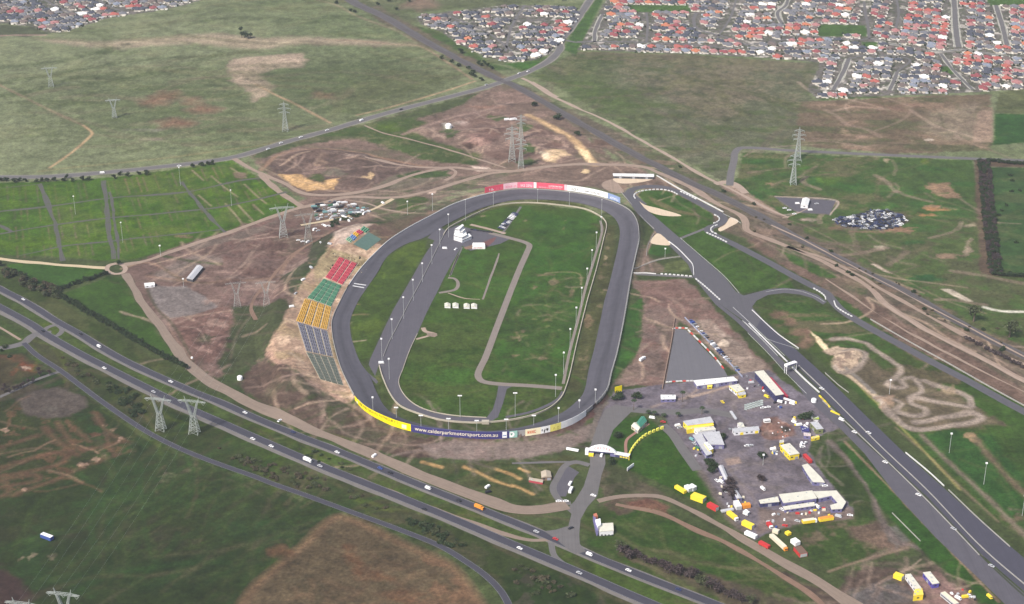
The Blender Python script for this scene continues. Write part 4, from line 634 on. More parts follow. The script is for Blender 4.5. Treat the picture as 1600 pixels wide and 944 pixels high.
# arterial and minor roads
ART = [(-200, 268), (-25, 277), (0, 277), (60, 276.5), (110, 274), (160, 270), (250, 261), (340, 250), (380, 242), (450, 221), (520, 202), (600, 178), (700, 152), (760, 136), (800, 122), (830, 110), (852, 99), (868, 86), (875, 76), (874, 67), (885, 52.5), (905, 25), (922, 0), (940, -30)]
strip('shoulder', ART, 18, roadmat('pale verge', (.20, .185, .16), var=.2), .02, rag=.8); strip('road', ART, 12.5, A_OLD, .06, label='grey arterial road climbing from the left edge to the suburbs')
strip('road', [(880, 62), (900, 66), (925, 65), (1000, 66), (1080, 70)], 7, A_OLD, .05)
strip('road', [(1140, 290), (1142, 272), (1147, 250), (1149, 238), (1160, 231), (1230, 235), (1400, 243), (1520, 248), (1630, 252)], 11, A_OLD, .05, label='grey road with a right-angled corner beyond the railway')
strip('dirt_road', [(1118, 288), (1135, 285), (1150, 290), (1165, 302)], 12, D_PALE, .04, rag=1.5)
RAIL = [(528, -14), (555, 5), (600, 26), (637.5, 48), (675, 70), (725, 97), (775, 122), (800, 132), (850, 160), (925, 203), (975, 232), (1025, 258.5), (1075, 283.5), (1125, 305), (1200, 345), (1250, 374), (1300, 398.5), (1350, 423.5), (1425, 461), (1470, 487), (1525, 518), (1620, 566), (1760, 632)]
strip('railway', RAIL, 24, BALL, .04, rag=.8, widths=[24, 22, 18, 16, 16, 15, 14, 12], label='grey railway cutting diagonally past the far side of the circuit')
rw = world_line(RAIL, 6); dd = np.gradient(rw, axis=0); dd /= np.linalg.norm(dd, axis=1)[:, None]; rn = np.stack([-dd[:, 1], dd[:, 0]], 1); RUST = mat('rusty rail', (.13, .10, .09), var=.1); SLP = roadmat('sleepers', (.075, .068, .068), var=.2)
for off in (-4.2, 1.2):
    c_ = rw + rn * off; strip('track_bed', None, 2.7, SLP, .09, pts=c_)
    for s_ in (-.75, .75): strip('rail', None, .22, RUST, .24, pts=c_ + rn * s_, across=2)
strip('dirt_road', [(1230, 385), (1290, 405), (1340, 430), (1400, 465), (1470, 505), (1540, 540), (1620, 578)], 5, D_BR, .03, rag=1.3)
strip('dirt_road', [(1380, 474), (1412, 496), (1450, 519), (1525, 557), (1620, 607)], 4.5, D_PALE, .42, rag=.8); strip('dirt_road', [(1290, 436), (1340, 470), (1400, 508), (1500, 563), (1620, 622)], 3, D_BR, .40, rag=1.0); strip('dirt_road', [(1205, 352), (1260, 378), (1320, 410), (1400, 452), (1500, 505), (1620, 568)], 2.6, D_PALE, .44, rag=.7)
# parking field lanes
for i_, (p, w_) in enumerate((([(-15, 332), (80, 322), (175, 309), (290, 300), (360, 285), (420, 276)], 6), ([(-15, 368), (80, 352), (170, 341), (260, 333), (340, 324), (400, 312), (448, 300)], 6), ([(30, 400), (100, 385), (180, 376), (270, 367), (345, 359)], 4.5), ([(-15, 297), (30, 291), (62, 288)], 3),
                     ([(62, 287), (76, 320), (86, 352), (94, 390), (98, 408)], 7.5), ([(162, 282), (166, 320), (172, 370), (178, 405)], 8), ([(282, 284), (300, 305), (325, 335), (352, 363)], 6), ([(-15, 345), (18, 362)], 7), ([(172, 300), (180, 350), (186, 405)], 4))):
    strip('parking_lane', p, w_ * .85, LN, .03 + .012 * i_, rag=1.0)
# the bowl
n_ = len(OUT); ii = np.append(np.arange(n_), 0); L3 = np.column_stack([INN[ii], np.full(n_ + 1, .16)]); R3 = np.column_stack([OUT[ii], HB[ii] + .1])
tag(link('race_track', ribbon_mesh('race_track', R3, L3, A_TRK, nacross=6)), 'banked grey asphalt oval of the race bowl', kind='structure')
sheet('pit_lane', [(668, 372), (686, 352), (694, 360), (715, 352), (734, 357), (760, 362), (785, 368), (800, 372), (782, 381), (735, 392), (722, 384), (706, 412), (693, 436), (684, 455), (675, 472), (666, 490), (652, 522), (633, 564), (627, 582), (622.5, 597), (632, 619), (650, 634), (675, 644.5), (712, 651), (760, 653), (770, 640), (776, 620), (779, 601), (785, 599), (805, 599), (840, 603), (838, 606), (800, 604), (792, 608), (786, 630), (778, 652), (770, 657), (750, 660), (687, 656), (650, 645), (622, 630), (606, 612), (599, 592), (592, 570), (586, 588), (576, 570), (578, 562), (594, 527), (614, 485), (643, 435), (664, 398), (679, 376)], A_PIT, .07, 'wide flat asphalt pit lane inside the bowl', smooth=None)
PITN = [(675, 372), (640, 357), (690, 340), (730, 330), (750, 330), (728, 342), (700, 357), (690, 366)]
sheet('pit_apron', [(560, 566), (575, 564), (590, 566), (597, 575), (598, 590), (588, 600), (580, 592), (566, 572)], A_PIT, .05)
strip('path', [(765, 364), (800, 373), (818, 378), (827, 383), (824, 393), (812, 420), (796, 460), (775, 515), (758, 560), (749, 578), (747, 588), (754, 596), (778, 600), (830, 603), (878, 607)], 8, PATHM, .09, label='pale infield road dividing the grass inside the bowl')
strip('path', [(735, 351), (760, 357), (790, 365)], 6, D_PALE, .085, rag=.4)
strip('pit_wall_road', [(880, 612), (872, 624), (850, 636), (825, 645), (790, 652)], 4.5, A_PIT, .085); strip('path', [(938, 345), (941, 360), (930, 400), (915, 450), (903, 500), (890, 550), (880, 600)], 3.4, PATHM, .08)
strip('path', [(784, 366), (800, 344), (814, 323)], 3.5, A_OLD, .08); strip('path', [(722, 386), (704, 430)], 2.2, A_OLD, .06, rag=.2); strip('path', [(716, 398), (702, 432)], 2, PATHM, .06, rag=.3)
strip('path', [(780, 396), (768, 430), (754, 468)], 2.2, PATHM, .06, rag=.4); strip('path', [(700, 458), (725, 466), (750, 468)], 1.8, D_PALE, .06, rag=.4); strip('path', [(700, 434), (710, 435), (716, 442), (712, 452), (698, 456), (686, 458)], 5, PATHM, .07, rag=.8, label='curved pale turning loop on the infield'); strip('path', [(661, 512), (665, 518), (680, 522), (672, 524), (650, 530)], 5, D_PALE, .07, rag=.5)
sheet('helipad', [(666, 520), (680, 520), (684, 524), (679, 527), (668, 525)], D_PINK, .1); sheet('red_paving', [(738, 386), (765, 374), (776, 370), (772, 377), (758, 389)], roadmat('red paving', (.14, .065, .06), var=.15), .1); sheet('gravel_verge', [(724, 387), (740, 382), (742, 388), (728, 390)], D_RED, .095)
# road circuit, strip, return road
CIRC = [(1005, 320), (990, 308), (984, 301), (990, 295.5), (1012, 291.5), (1040, 293.5), (1062, 301), (1088, 315), (1112, 328), (1127, 337), (1130, 344), (1122, 351), (1109, 356), (1108, 362), (1120, 369), (1150, 383.5), (1200, 409.5), (1237, 430), (1270, 447.5), (1290, 457.5), (1299, 468), (1315, 485), (1350, 507.5), (1400, 535), (1450, 562.5), (1512, 595), (1575, 630), (1640, 664), (1760, 726)]
strip('circuit', CIRC, 12.5, A_CIR, .09, label='winding grey asphalt road circuit outside the bowl')
sheet('circuit', [(972, 302), (984, 298), (992, 306), (1007, 325), (1025, 340), (1062, 372), (1100, 405), (1132, 433), (1150, 456), (1162, 462), (1200, 452), (1225, 450), (1255, 453), (1278, 461), (1292, 472), (1286, 476), (1270, 466), (1250, 460.5), (1225, 458), (1200, 461), (1182, 470), (1175, 480), (1200, 508), (1238, 542), (1230, 567), (1200, 540), (1160, 500), (1120, 472), (1084, 434), (1075, 413), (1050, 388), (1020, 358), (997, 335)], A_CIR, .11, 'main straight of the road circuit widening into the drag strip')
sheet('drag_strip', [(1190, 497), (1210, 515), (1240, 543), (1290, 588), (1350, 647), (1412, 707), (1475, 763), (1525, 808), (1600, 872), (1680, 940), (1680, 990), (1610, 933), (1535, 868), (1450, 778), (1375, 708), (1330, 664), (1280, 614), (1230, 567), (1200, 537), (1180, 516)], A_DRAG, .14, 'dark drag strip running down to the right corner')
sheet('return_road', [(1084, 434), (1120, 472), (1160, 502), (1196, 537), (1228, 568), (1278, 615), (1328, 665), (1373, 709), (1448, 779), (1533, 869), (1610, 936), (1650, 975), (1600, 975), (1570, 944), (1525, 900), (1462, 840), (1400, 773), (1350, 708), (1308, 665), (1262, 625), (1240, 594), (1190, 540), (1150, 502), (1118, 476)], A_PIT, .1, 'lighter return road beside the drag strip')
strip('grass_strip', [(1300, 640), (1340, 680), (1380, 716), (1455, 786), (1540, 876), (1630, 958)], 2.2, roadmat('dark verge', (.045, .052, .032), var=.2), .15, rag=.4); strip('grass_strip', [(1178, 512), (1200, 532), (1240, 570), (1282, 612)], 4, roadmat('dark verge', (.045, .052, .032)), .15, rag=.2)
strip('dirt_road', [(1112, 384), (1080, 374), (1064, 372)], 5, A_OLD, .08) if False else strip('path', [(1062, 373), (1090, 362), (1112, 353)], 5, A_OLD, .07)
strip('path', [(993, 428), (1030, 430), (1083, 433)], 7, A_OLD, .07); sheet('yard', [(940, 290), (944, 284), (960, 280), (968, 290), (975, 300), (966, 302), (950, 298)], D_BR, .05, smooth=6)
for i_, p in enumerate(([(994, 311), (1007, 320), (1030, 326), (1065, 337), (1045, 338), (1025, 335), (1008, 327)], [(1026, 365), (1032, 366), (1047, 383), (1017, 380)], [(1142, 340), (1154, 346), (1138, 356), (1125, 362), (1122, 358), (1133, 351)], [(959, 279), (1021, 279), (1007, 284), (980, 287), (965, 286)])):
    sheet('gravel_trap', p, roadmat('gravel trap sand', (.56, .45, .33), var=.08), .13 + .004 * i_, smooth=5, label=['long pale gravel trap inside the hairpin', 'small triangular gravel trap by the main straight', 'pale gravel trap outside the chicane', 'pale sand in front of the long white shed'][i_])
sheet('gravel_pad', [(1211, 308), (1306, 314), (1296, 335), (1247, 331), (1226, 318)], A_PIT, .05, 'fenced grey yard beside the wrecked cars'); [strip('pad_edge', p, 1.6, D_PALE, .08) for p in ([(1210, 307), (1307, 313), (1297, 336)], [(1262, 326), (1240, 336), (1222, 341)])]
sheet('skid_pad', [(1055, 514), (1072, 516), (1131, 577), (1137, 588), (1085, 595), (1040, 598), (1050, 540)], roadmat('skid pad asphalt', (.125, .122, .135), var=.08), .08, 'flat dark triangular asphalt pad fenced with red and white blocks')
sheet('entrance_road', [(962, 632), (990, 640), (958, 672), (945, 705), (946, 725), (940, 742), (933, 776), (918, 792), (907, 812), (905, 835), (906, 850), (916, 862), (897, 866), (868, 842), (850, 830), (868, 828), (888, 822), (893, 803), (885, 796), (898, 783), (912, 760), (922, 728), (921, 700), (934, 664), (945, 640)], A_OLD, .09, 'worn asphalt entrance road under the white arch', smooth=None)
strip('road', [(921, 727), (900, 722), (884, 727), (872, 745), (864, 762), (870, 777), (882, 786), (892, 786)], 7, A_OLD, .085, label='looping entrance car park road'); sheet('car_park', [(884, 726), (905, 738), (898, 746), (884, 776), (868, 776), (860, 764), (868, 745)], A_PIT, .082)
strip('road', [(800, 724), (840, 723), (880, 722), (905, 722)], 3.5, A_OLD, .06, rag=.4); strip('road', [(868, 842), (890, 820), (896, 806)], 7, A_OLD, .1) if False else None
strip('road', [(861, 848), (866, 868), (882, 882), (905, 894), (925, 902)], 6, A_OLD, .055)
strip('road', [(965, 638), (1010, 642), (1060, 644), (1100, 642), (1150, 650)], 12, A_OLD, .07); strip('road', [(1035, 664), (1052, 680), (1068, 704), (1090, 735)], 11, A_OLD, .06); strip('path', [(978, 710), (979, 688), (992, 677), (1014, 662)], 3.2, roadmat('brick path', (.27, .15, .12), var=.1), .1, label='brick footpath up to the green-roofed house')
# painted lines on the track: start grid
for i_, (a, b) in enumerate((((553, 443), (572, 446)), ((551, 446.5), (569, 450)))):
    A_, B_ = U([a], 1.9)[0], U([b], .3)[0]; q = np.linspace(0, 1, 6)[:, None]; c_ = A_ * (1 - q) + B_ * q; d_, par_ = dist_line(c_[:, 0], c_[:, 1], OUT, True); k_ = np.round(par_).astype(int) % n_
    zz = HB[k_] * (1 - d_ / WID[k_]) + .3; dr = (B_ - A_) / np.linalg.norm(B_ - A_); nn = np.array([-dr[1], dr[0]]) * 1.2
    o_ = link('painted_line', ribbon_mesh('painted_line', np.column_stack([c_ - nn, zz]), np.column_stack([c_ + nn, zz]), WHITE, nacross=2)); o_['kind'] = 'structure'
for p, w_ in (([(1145, 480), (1180, 512), (1226, 556)], .5), ([(1168, 520), (1200, 552), (1230, 585), (1260, 615)], .4)): strip('painted_line', p, w_, WHITE, .17, across=2)
# ---------------------------------------------------------------- walls, barriers, hoardings, grandstand
def wall(name, label, cat, c, h, th, m, z0=0.0, parent=None, closed=False, zs=None):
    """upright wall along world xy polyline"""
    if closed: c = np.vstack([c, c[:1]])
    d = np.gradient(c, axis=0); d /= (np.linalg.norm(d, axis=1)[:, None] + 1e-9); nr = np.stack([-d[:, 1], d[:, 0]], 1) * th / 2; n = len(c)
    base = (H(c[:, 0], c[:, 1]) if zs is None else np.asarray(zs)) + z0; hh = np.broadcast_to(h, (n,))
    prof = [(-1, 0), (-1, 1), (1, 1), (1, 0)]; V = np.stack([np.column_stack([c + nr * s, base + hh * t - (1.2 if t == 0 and zs is None else 0)]) for s, t in prof], 1).reshape(-1, 3)
    I = np.arange(n - 1)[:, None] * 4; F = []
    for a in range(3): F.append(np.concatenate([I + a, I + a + 1, I + a + 5, I + a + 4], 1))
    F = np.vstack(F).tolist() + [(3, 2, 1, 0), tuple(4 * (n - 1) + k for k in range(4))]
    me = bpy.data.meshes.new(name); me.from_pydata(V.tolist(), [], F); me.materials.append(m); me.update(); o = link(name, me, parent)
    if label: tag(o, label, cat)
    return o
CREAM = mat('cream concrete', (.40, .36, .29), var=.15, scale=.08); WALLG = mat('grey wall', (.30, .29, .29), var=.15, scale=.08)
# outer wall of the bowl, split where its look changes
def loop_idx(px_a, px_b, z):
    a = U([px_a], z)[0]; b = U([px_b], z)[0]; ia = int(np.argmin(((OUT - a)**2).sum(1))); ib = int(np.argmin(((OUT - b)**2).sum(1)))
    return np.arange(ia, ib + 1) % n_ if ib >= ia else np.arange(ia, ib + n_ + 1) % n_
for a, b, zb, m_, lab in (((774, 300), (545, 446), 6, WHITE, 'bright white wall round the upper left bend of the bowl'), ((545, 446), (556, 621), 2, CONCR, 'grey wall between the grandstand and the oval'), ((556, 621), (926, 634), 8, WALLG, 'dark retaining wall round the near bend of the bowl'),
                    ((926, 634), (998, 373), 3, CONCR, 'pale wall along the back straight of the bowl'), ((998, 373), (774, 300), 8, CONCR, 'pale wall round the far bend under the hoardings')):
    k_ = loop_idx(a, b, zb); wall('retaining_wall', lab, 'wall', OUT[k_], HB[k_] - HO[k_] + 2.4, .7, m_, zs=HO[k_] - 1.2)
k_ = loop_idx((998, 373), (926, 634), 4)
# catch fence posts on back straight
k_ = loop_idx((926, 634), (998, 373), 3); fe = empty('catch_fence', (*OUT[k_[0]], HB[k_[0]])); tag(fe, 'tall wire catch fence with pale posts along the back straight', 'fence')
mb = MB(); base = np.array([*OUT[k_[0]], HB[k_[0]]]); FM = mat('galvanised steel', (.45, .46, .47), rough=.5, var=.05, metal=.3)
pts_ = OUT[k_] + (OUT[k_] - INN[k_]) / WID[k_][:, None] * 1.2
for j in range(len(k_)):
    p3 = np.array([*pts_[j], HB[k_[j]]]) - base; MB().tube(p3, p3 + [0, 0, 4.5], .16, n=4).build('post', FM, fe)
    if j:
        for hh in (1.6, 3.0, 4.4): mb.tube(q3 + [0, 0, hh], p3 + [0, 0, hh], .05, n=3)
    q3 = p3
mb.build('wire', FM, fe)
# inner pit wall
IW = [(592.5, 572), (597.5, 589.5), (610, 617), (625, 635), (650, 646), (687.5, 657), (720, 660.5), (750, 661.5), (799, 657), (836, 648.5), (861, 637), (877, 622), (885, 604), (891, 583), (900, 542), (917.5, 471), (923, 452), (932.5, 418.5), (943, 375), (947.5, 356), (946, 347), (937.5, 338.5), (912.5, 327), (862.5, 320), (825, 317.5), (795, 319), (770, 324), (740, 336.5), (715, 349), (700, 358), (693, 368)]
wall('pit_wall', 'long cream concrete wall around the infield', 'wall', world_line(IW, 6), 1.9, 1.0, CREAM)
mb = MB(); g1 = G1(758.5, 661.5); mb.box((g1[0], g1[1], 0), (8, 5, 3)); tag(mb.build('wall_gate', CREAM), 'boxy cream gateway in the infield wall at the near bend', 'gate')
wall('low_wall', 'low pale divider wall down the middle of the pit lane', 'wall', world_line([(599, 557), (608, 535), (622, 508), (636, 480), (655, 445), (675, 405), (692, 370), (697, 362)], 8), 1.1, .5, CONCR)
wall('low_wall', 'pale edge wall on the infield side of the pit lane', 'wall', world_line([(760, 653), (712, 650), (675, 643.5), (650, 633.5), (632, 618), (623, 598), (630, 576), (640, 548), (652, 522)], 6), 1.0, .6, CREAM)
# concrete barriers of the circuit and strip
for px, h, th, m_, lab in (([(1170, 506), (1200, 536), (1230, 566)], 1.4, 1.1, WHITE, 'white barrier on the strip above the gantry'), ([(1238, 575), (1260, 596), (1280, 614)], 1.5, 1.3, WHITE, 'bright white barrier on the strip below the gantry'), ([(1248, 572), (1290, 612), (1330, 652), (1375, 697), (1450, 768), (1535, 857), (1630, 938)], 1.2, .7, CONCR, 'long pale barrier on the left edge of the drag strip'),
                           ([(1285, 627), (1330, 668), (1372, 708), (1445, 779), (1530, 868)], 1.2, .6, CONCR, 'second pale barrier beside the return road'), ([(1163, 503), (1190, 526), (1248, 546)], .9, .4, CONCR, None), ([(1160, 501), (1190, 530), (1215, 556)], .9, .5, WHITE, None),
                           ([(1175, 485), (1215, 522), (1248, 545)], 1.2, .6, WHITE, 'short white barrier on the far edge of the strip start'), ([(1289, 583), (1310, 602), (1326, 614)], 1.1, .5, CONCR, 'short pale barrier left of the kart course'), ([(1415, 708), (1450, 737), (1475, 760)], 1.3, .8, WHITE, 'white barrier on the right edge of the lower strip'), ([(1482, 766), (1530, 812), (1578, 855)], 1.2, .7, CONCR, 'pale barrier on the right edge of the strip near the corner'),
                           ([(1360, 499.5), (1425, 537), (1475, 564.5), (1550, 607), (1625, 648)], 1.4, .8, CONCR, 'long pale barrier between circuit and dirt bank'), ([(1026, 275), (1060, 295), (1100, 316), (1130, 332)], 1.6, 1.0, WHITE, 'white barrier behind the hairpin run'), ([(1130, 334), (1150, 344), (1158, 349)], 1.2, .6, CONCR, None),
                           ([(1045, 378), (1058, 388), (1072, 402), (1082, 414), (1084, 430)], 1.4, .8, WHITE, 'white barrier left of the main straight'), ([(990, 427), (1005, 427), (1025, 428.5)], 1.2, .9, WHITE, 'short white barrier crossing from the bowl'), ([(970, 300), (985, 318), (1003, 340), (1022, 358)], 1.0, .5, CONCR, 'thin pale barrier on the inside of the main straight'),
                           ([(1063, 372), (1100, 404), (1132, 432), (1155, 458)], .8, .4, CONCR, None), ([(1197, 456), (1225, 452), (1250, 455), (1275, 464), (1288, 472)], .7, .4, CONCR, None), ([(1022, 365), (1012, 385), (1010, 400)], 1.0, .5, CONCR, 'thin pale wall left of the small gravel trap'), ([(990, 420), (1025, 408), (1062, 401)], 1.0, .6, CONCR, 'pale low wall crossing the rough ground'),
                           ([(1054, 499), (1049, 535), (1042, 570), (1035, 608)], 2.0, 1.0, mat('brown brick', (.25, .17, .13), var=.15), 'brown wall on the left side of the skid pad'), ([(1394, 802), (1420, 828), (1438, 846)], 1.0, .6, CONCR, 'pale low wall in the near green strip'), ([(1314, 652), (1340, 676)], .8, .4, CONCR, None),
                           ([(1070, 497), (1085, 512), (1110, 537), (1140, 568), (1160, 590)], 1.6, .8, mat('blue grey fence', (.30, .32, .42), var=.15), 'blue-grey fence behind the row of parked cars')):
    if lab: wall('concrete_barrier', lab, 'barrier', world_line(px, 8), h, th, m_)
    else: strip('kerb_line', px, th * 1.2, WHITE, .18, across=2)
def blocks(label, px, n, h, w, mats, gap=.35, name='tyre_barrier', part='barrier_block', cat='barrier'):
    c = world_line(px, 1.0); s = np.concatenate([[0], np.cumsum(np.linalg.norm(np.diff(c, axis=0), axis=1))]); Lt = s[-1]; root = empty(name, (*c[0], 0)); tag(root, label, cat); o3 = np.array([*c[0], 0])
    for i in range(n):
        t0, t1 = Lt * i / n, Lt * (i + 1 - gap) / n; a = np.array([np.interp(t0, s, c[:, 0]), np.interp(t0, s, c[:, 1])]); b = np.array([np.interp(t1, s, c[:, 0]), np.interp(t1, s, c[:, 1])])
        m = (a + b) / 2; MB().box((m[0] - o3[0], m[1] - o3[1], H(m[0], m[1]) * 1.0), (np.linalg.norm(b - a), w, h), math.atan2(*(b - a)[::-1]), top=.92).build(part, mats[i % len(mats)], root)
    return root
RED = mat('red plastic', (.55, .07, .06), var=.08); YEL = mat('yellow paint', (.80, .62, .03), rough=.6, var=.08)
blocks('dashed white tyre wall round the inside of the hairpin', [(992.5, 311), (990.5, 306), (996, 301), (1012.5, 297.5), (1032, 296.5), (1048, 299), (1060, 305)], 17, 1.3, 1.6, [WHITE])
blocks('dashed white tyre wall on the run out of the hairpin', [(1063, 299.5), (1077, 306), (1089, 312.5)], 6, 1.3, 1.6, [WHITE]); blocks('dashed white tyre wall at the first chicane corner', [(1116, 336), (1122, 339), (1124, 343), (1121, 347), (1113, 350)], 6, 1.3, 1.5, [WHITE]); blocks('dashed white tyre wall at the second chicane corner', [(1121, 352), (1113, 355), (1110.5, 359), (1113, 363), (1122, 367)], 6, 1.3, 1.5, [WHITE])
blocks('dashed white tyre wall leaving the chicane', [(1104, 364), (1120, 371), (1137, 379.5)], 8, 1.3, 1.6, [WHITE]); blocks('dashed white tyre wall at the tight right-hand loop', [(1271, 451), (1282, 457.5), (1289, 464), (1290, 469)], 7, 1.3, 1.4, [WHITE]); blocks('dashed white tyre wall after the loop junction', [(1303, 471), (1307, 480), (1320, 489), (1333, 496)], 10, 1.3, 1.4, [WHITE])
blocks('dashed white blocks on the link road from the bowl', [(1032, 428.5), (1055, 430), (1083, 432.5)], 8, 1.3, 1.6, [WHITE]); blocks('dashed white blocks left of the pit road entry', [(1087, 436), (1105, 451), (1126, 470)], 12, 1.3, 1.5, [WHITE])
blocks('red and white blocks along the top of the skid pad', [(1051, 514.5), (1060, 513), (1075, 513.5)], 5, 1.2, 1.4, [WHITE, RED], .1); blocks('red and white blocks down the right side of the skid pad', [(1075, 516), (1095, 536), (1115, 557), (1131, 577)], 14, 1.2, 1.4, [WHITE, RED, WHITE], .1); blocks('red and white blocks along the bottom of the skid pad', [(1040, 598), (1056, 596.5), (1083, 595.5)], 8, 1.2, 1.4, [WHITE, WHITE, RED], .12)
blocks('curving yellow panelled wall beside the entrance lawn', [(982, 714), (987, 704), (993.6, 695), (1001.5, 687), (1010.5, 680.5), (1020.6, 676), (1028.5, 672.6), (1039, 669)], 13, 3.2, 1.4, [mat('pale yellow panel', (.80, .74, .12), var=.08)], .34, 'panelled_wall', 'panel', 'wall'); blocks('yellow barrier between return road and paddock', [(1280, 619), (1288, 627), (1297, 638)], 5, 1.6, 1.4, [YEL, mat('ochre', (.5, .36, .1), var=.1)], .1, 'plastic_barrier', 'barrier_block')
blocks('angled yellow barrier at the paddock gate', [(1298, 643), (1305, 646), (1312, 650)], 4, 1.6, 1.6, [YEL], .1, 'plastic_barrier', 'barrier_block')
# hoardings
def text_mesh(s, height):
    cu = bpy.data.curves.new('t', 'FONT'); cu.body = s; cu.size = height; cu.resolution_u = 2; o = bpy.data.objects.new('t', cu); col.objects.link(o)
    dg = bpy.context.evaluated_depsgraph_get(); me = bpy.data.meshes.new_from_object(o.evaluated_get(dg)); v = np.array([q.co[:] for q in me.vertices]); f = [tuple(p.vertices) for p in me.polygons]
    bpy.data.objects.remove(o); bpy.data.curves.remove(cu); bpy.data.meshes.remove(me); return v, f
class Arc:
    """a hoarding surface along a world polyline; s metres along, z up"""
    def __init__(s, c, z, h, face, loc):
        s.c = c; s.z = z; s.h = h; s.s = np.concatenate([[0], np.cumsum(np.linalg.norm(np.diff(c, axis=0), axis=1))]); s.L = s.s[-1]; s.face = face; s.loc = np.array(loc)
    def at(s, t, z, off=0.0):
        x = np.interp(t, s.s, s.c[:, 0]); y = np.interp(t, s.s, s.c[:, 1]); x2 = np.interp(t + .5, s.s, s.c[:, 0]); y2 = np.interp(t + .5, s.s, s.c[:, 1]); x1 = np.interp(t - .5, s.s, s.c[:, 0]); y1 = np.interp(t - .5, s.s, s.c[:, 1])
        d = np.array([x2 - x1, y2 - y1]); d /= np.linalg.norm(d) + 1e-9; n = np.array([d[1], -d[0]]) * s.face; return np.array([x + n[0] * off, y + n[1] * off, np.interp(t, s.s, s.z) + z]) - s.loc
    def panel(s, t0, t1, z0, z1, m, parent, name='panel', off=0.0, th=.3, shape=None):
        k = max(2, int((t1 - t0) / 4) + 1); ts = np.linspace(t0, t1, k); mb = MB(); vs = []
        for t in ts:
            for (z, o) in ((z0, off), (z1, off), (z1, off - th), (z0, off - th)): vs.append(s.at(t, z, o))
        fs = []
        for i in range(k - 1):
            for a in range(4): fs.append((4 * i + a, 4 * i + (a + 1) % 4, 4 * i + 4 + (a + 1) % 4, 4 * i + 4 + a))
        fs += [(3, 2, 1, 0), tuple(4 * (k - 1) + q for q in range(4))]; mb.add(vs, fs); return mb.build(name, m, parent)
    def text(s, txt, t0, t1, z0, z1, m, parent, flip=False, name='lettering'):
        v, f = text_mesh(txt, 1.0); lo, hi = v.min(0), v.max(0); vs = []
        for q in v:
            a = (q[0] - lo[0]) / (hi[0] - lo[0]); b = (q[1] - lo[1]) / (hi[1] - lo[1]); t = t1 + (t0 - t1) * a if flip else t0 + (t1 - t0) * a; vs.append(s.at(t, z0 + (z1 - z0) * b, .12))
        mb = MB(); mb.add(vs, f); return mb.build(name, m, parent)
HWHITE = mat('hoarding white', (.85, .85, .85), rough=.5, var=.05); HPINK = mat('hoarding pink', (.85, .20, .30), rough=.5, var=.1); HRED = mat('hoarding red', (.78, .10, .16), rough=.5, var=.1); HYEL = mat('hoarding yellow', (.90, .72, .0), rough=.5, var=.06)
HNAVY = mat('hoarding navy', (.045, .040, .16), rough=.5, var=.1); HBLUE = mat('hoarding blue', (.25, .33, .55), rough=.5, var=.12); HTEAL = mat('hoarding teal', (.30, .52, .46), rough=.5, var=.08); HBLK = mat('hoarding black', (.03, .03, .03), var=0); HORA = mat('hoarding orange', (.65, .10, .02), var=.1); HLEM = mat('hoarding lemon', (.80, .72, .18), var=.1); HCRM = mat('lettering cream', (.85, .78, .60), var=0); HPALE = mat('hoarding pale pink', (.88, .55, .62), var=.1)
def hoard(px_a, px_b, zpx, zoff, h, face, name='advertising_hoarding', off=1.2, toparea=False):
    k = loop_idx(px_a, px_b, zpx); out = (OUT[k] - INN[k]) / WID[k][:, None]; c = OUT[k] + out * off; z = HB[k] + zoff; return c, z
def squiggle(arc, t0, t1, z0, z1, m, parent, seed=0, dens=2.2, part='lettering'):
    """letter-like marks too small to read in the photograph"""
    rs = random.Random(seed); t = t0; mb = MB(); w = (z1 - z0) * .62
    while t < t1 - w:
        if rs.random() < .14: t += w * .7; continue
        kind = rs.randrange(4); st = w * .24
        def q(a, b, c, d): mb.add([arc.at(t + a, z0 + b, .1), arc.at(t + c, z0 + b, .1), arc.at(t + c, z0 + d, .1), arc.at(t + a, z0 + d, .1)], [(0, 1, 2, 3)])
        hh = z1 - z0; q(0, 0, st, hh)
        if kind in (0, 1): q(st, hh * .8, w * .8, hh)
        if kind in (1, 2): q(st, 0, w * .8, hh * .2)
        if kind == 3: q(st, hh * .4, w * .5, hh * .6); q(w * .5, 0, w * .8, hh)
        if kind == 0: q(st, hh * .42, w * .7, hh * .6)
        t += w * 1.12
    return mb.build(part, m, parent)
# far bend, facing inwards
c_, z_ = hoard((965, 318.5), (758, 303.5), 8, 1.6, 6, 1); t_ = empty('advertising_hoarding', (*c_[0], z_[0])); tag(t_, 'long inward-facing hoarding of pink, red, white and blue boards on the far bend', 'hoarding')
ar = Arc(c_, z_, 6, 1, (*c_[0], z_[0])); mid = (INN.mean(0) - c_[len(c_) // 2]); dtest = ar.at(ar.L / 2, 0, 1) - ar.at(ar.L / 2, 0, 0)
if dtest[0] * mid[0] + dtest[1] * mid[1] < 0: ar.face = -1
for a, b, m_ in ((0, .115, HBLUE), (.115, .15, HWHITE), (.15, .33, HWHITE), (.33, .42, HWHITE), (.42, .44, HPALE), (.44, .63, HRED), (.63, .65, HWHITE), (.65, .76, HPINK), (.76, .86, HPALE), (.86, 1, HRED)): ar.panel(ar.L * a, ar.L * b - .25, 0, 8.6, m_, t_)
for a, b, z0, z1, m_, sd_ in ((.17, .30, 2, 4.2, HBLK, 1), (.34, .40, 1.5, 5, HBLK, 2), (.45, .55, 3.4, 5.4, HWHITE, 3), (.46, .62, 1, 2.6, HPALE, 4), (.66, .75, 1.5, 4.8, HWHITE, 5), (.77, .85, 1.6, 4.6, HPINK, 6), (.87, .93, 1.5, 4.6, HPINK, 7), (.94, .985, 1.4, 5, HWHITE, 8), (.02, .1, 1.5, 4.4, HWHITE, 9)): squiggle(ar, ar.L * a, ar.L * b, z0, z1, m_, t_, sd_)
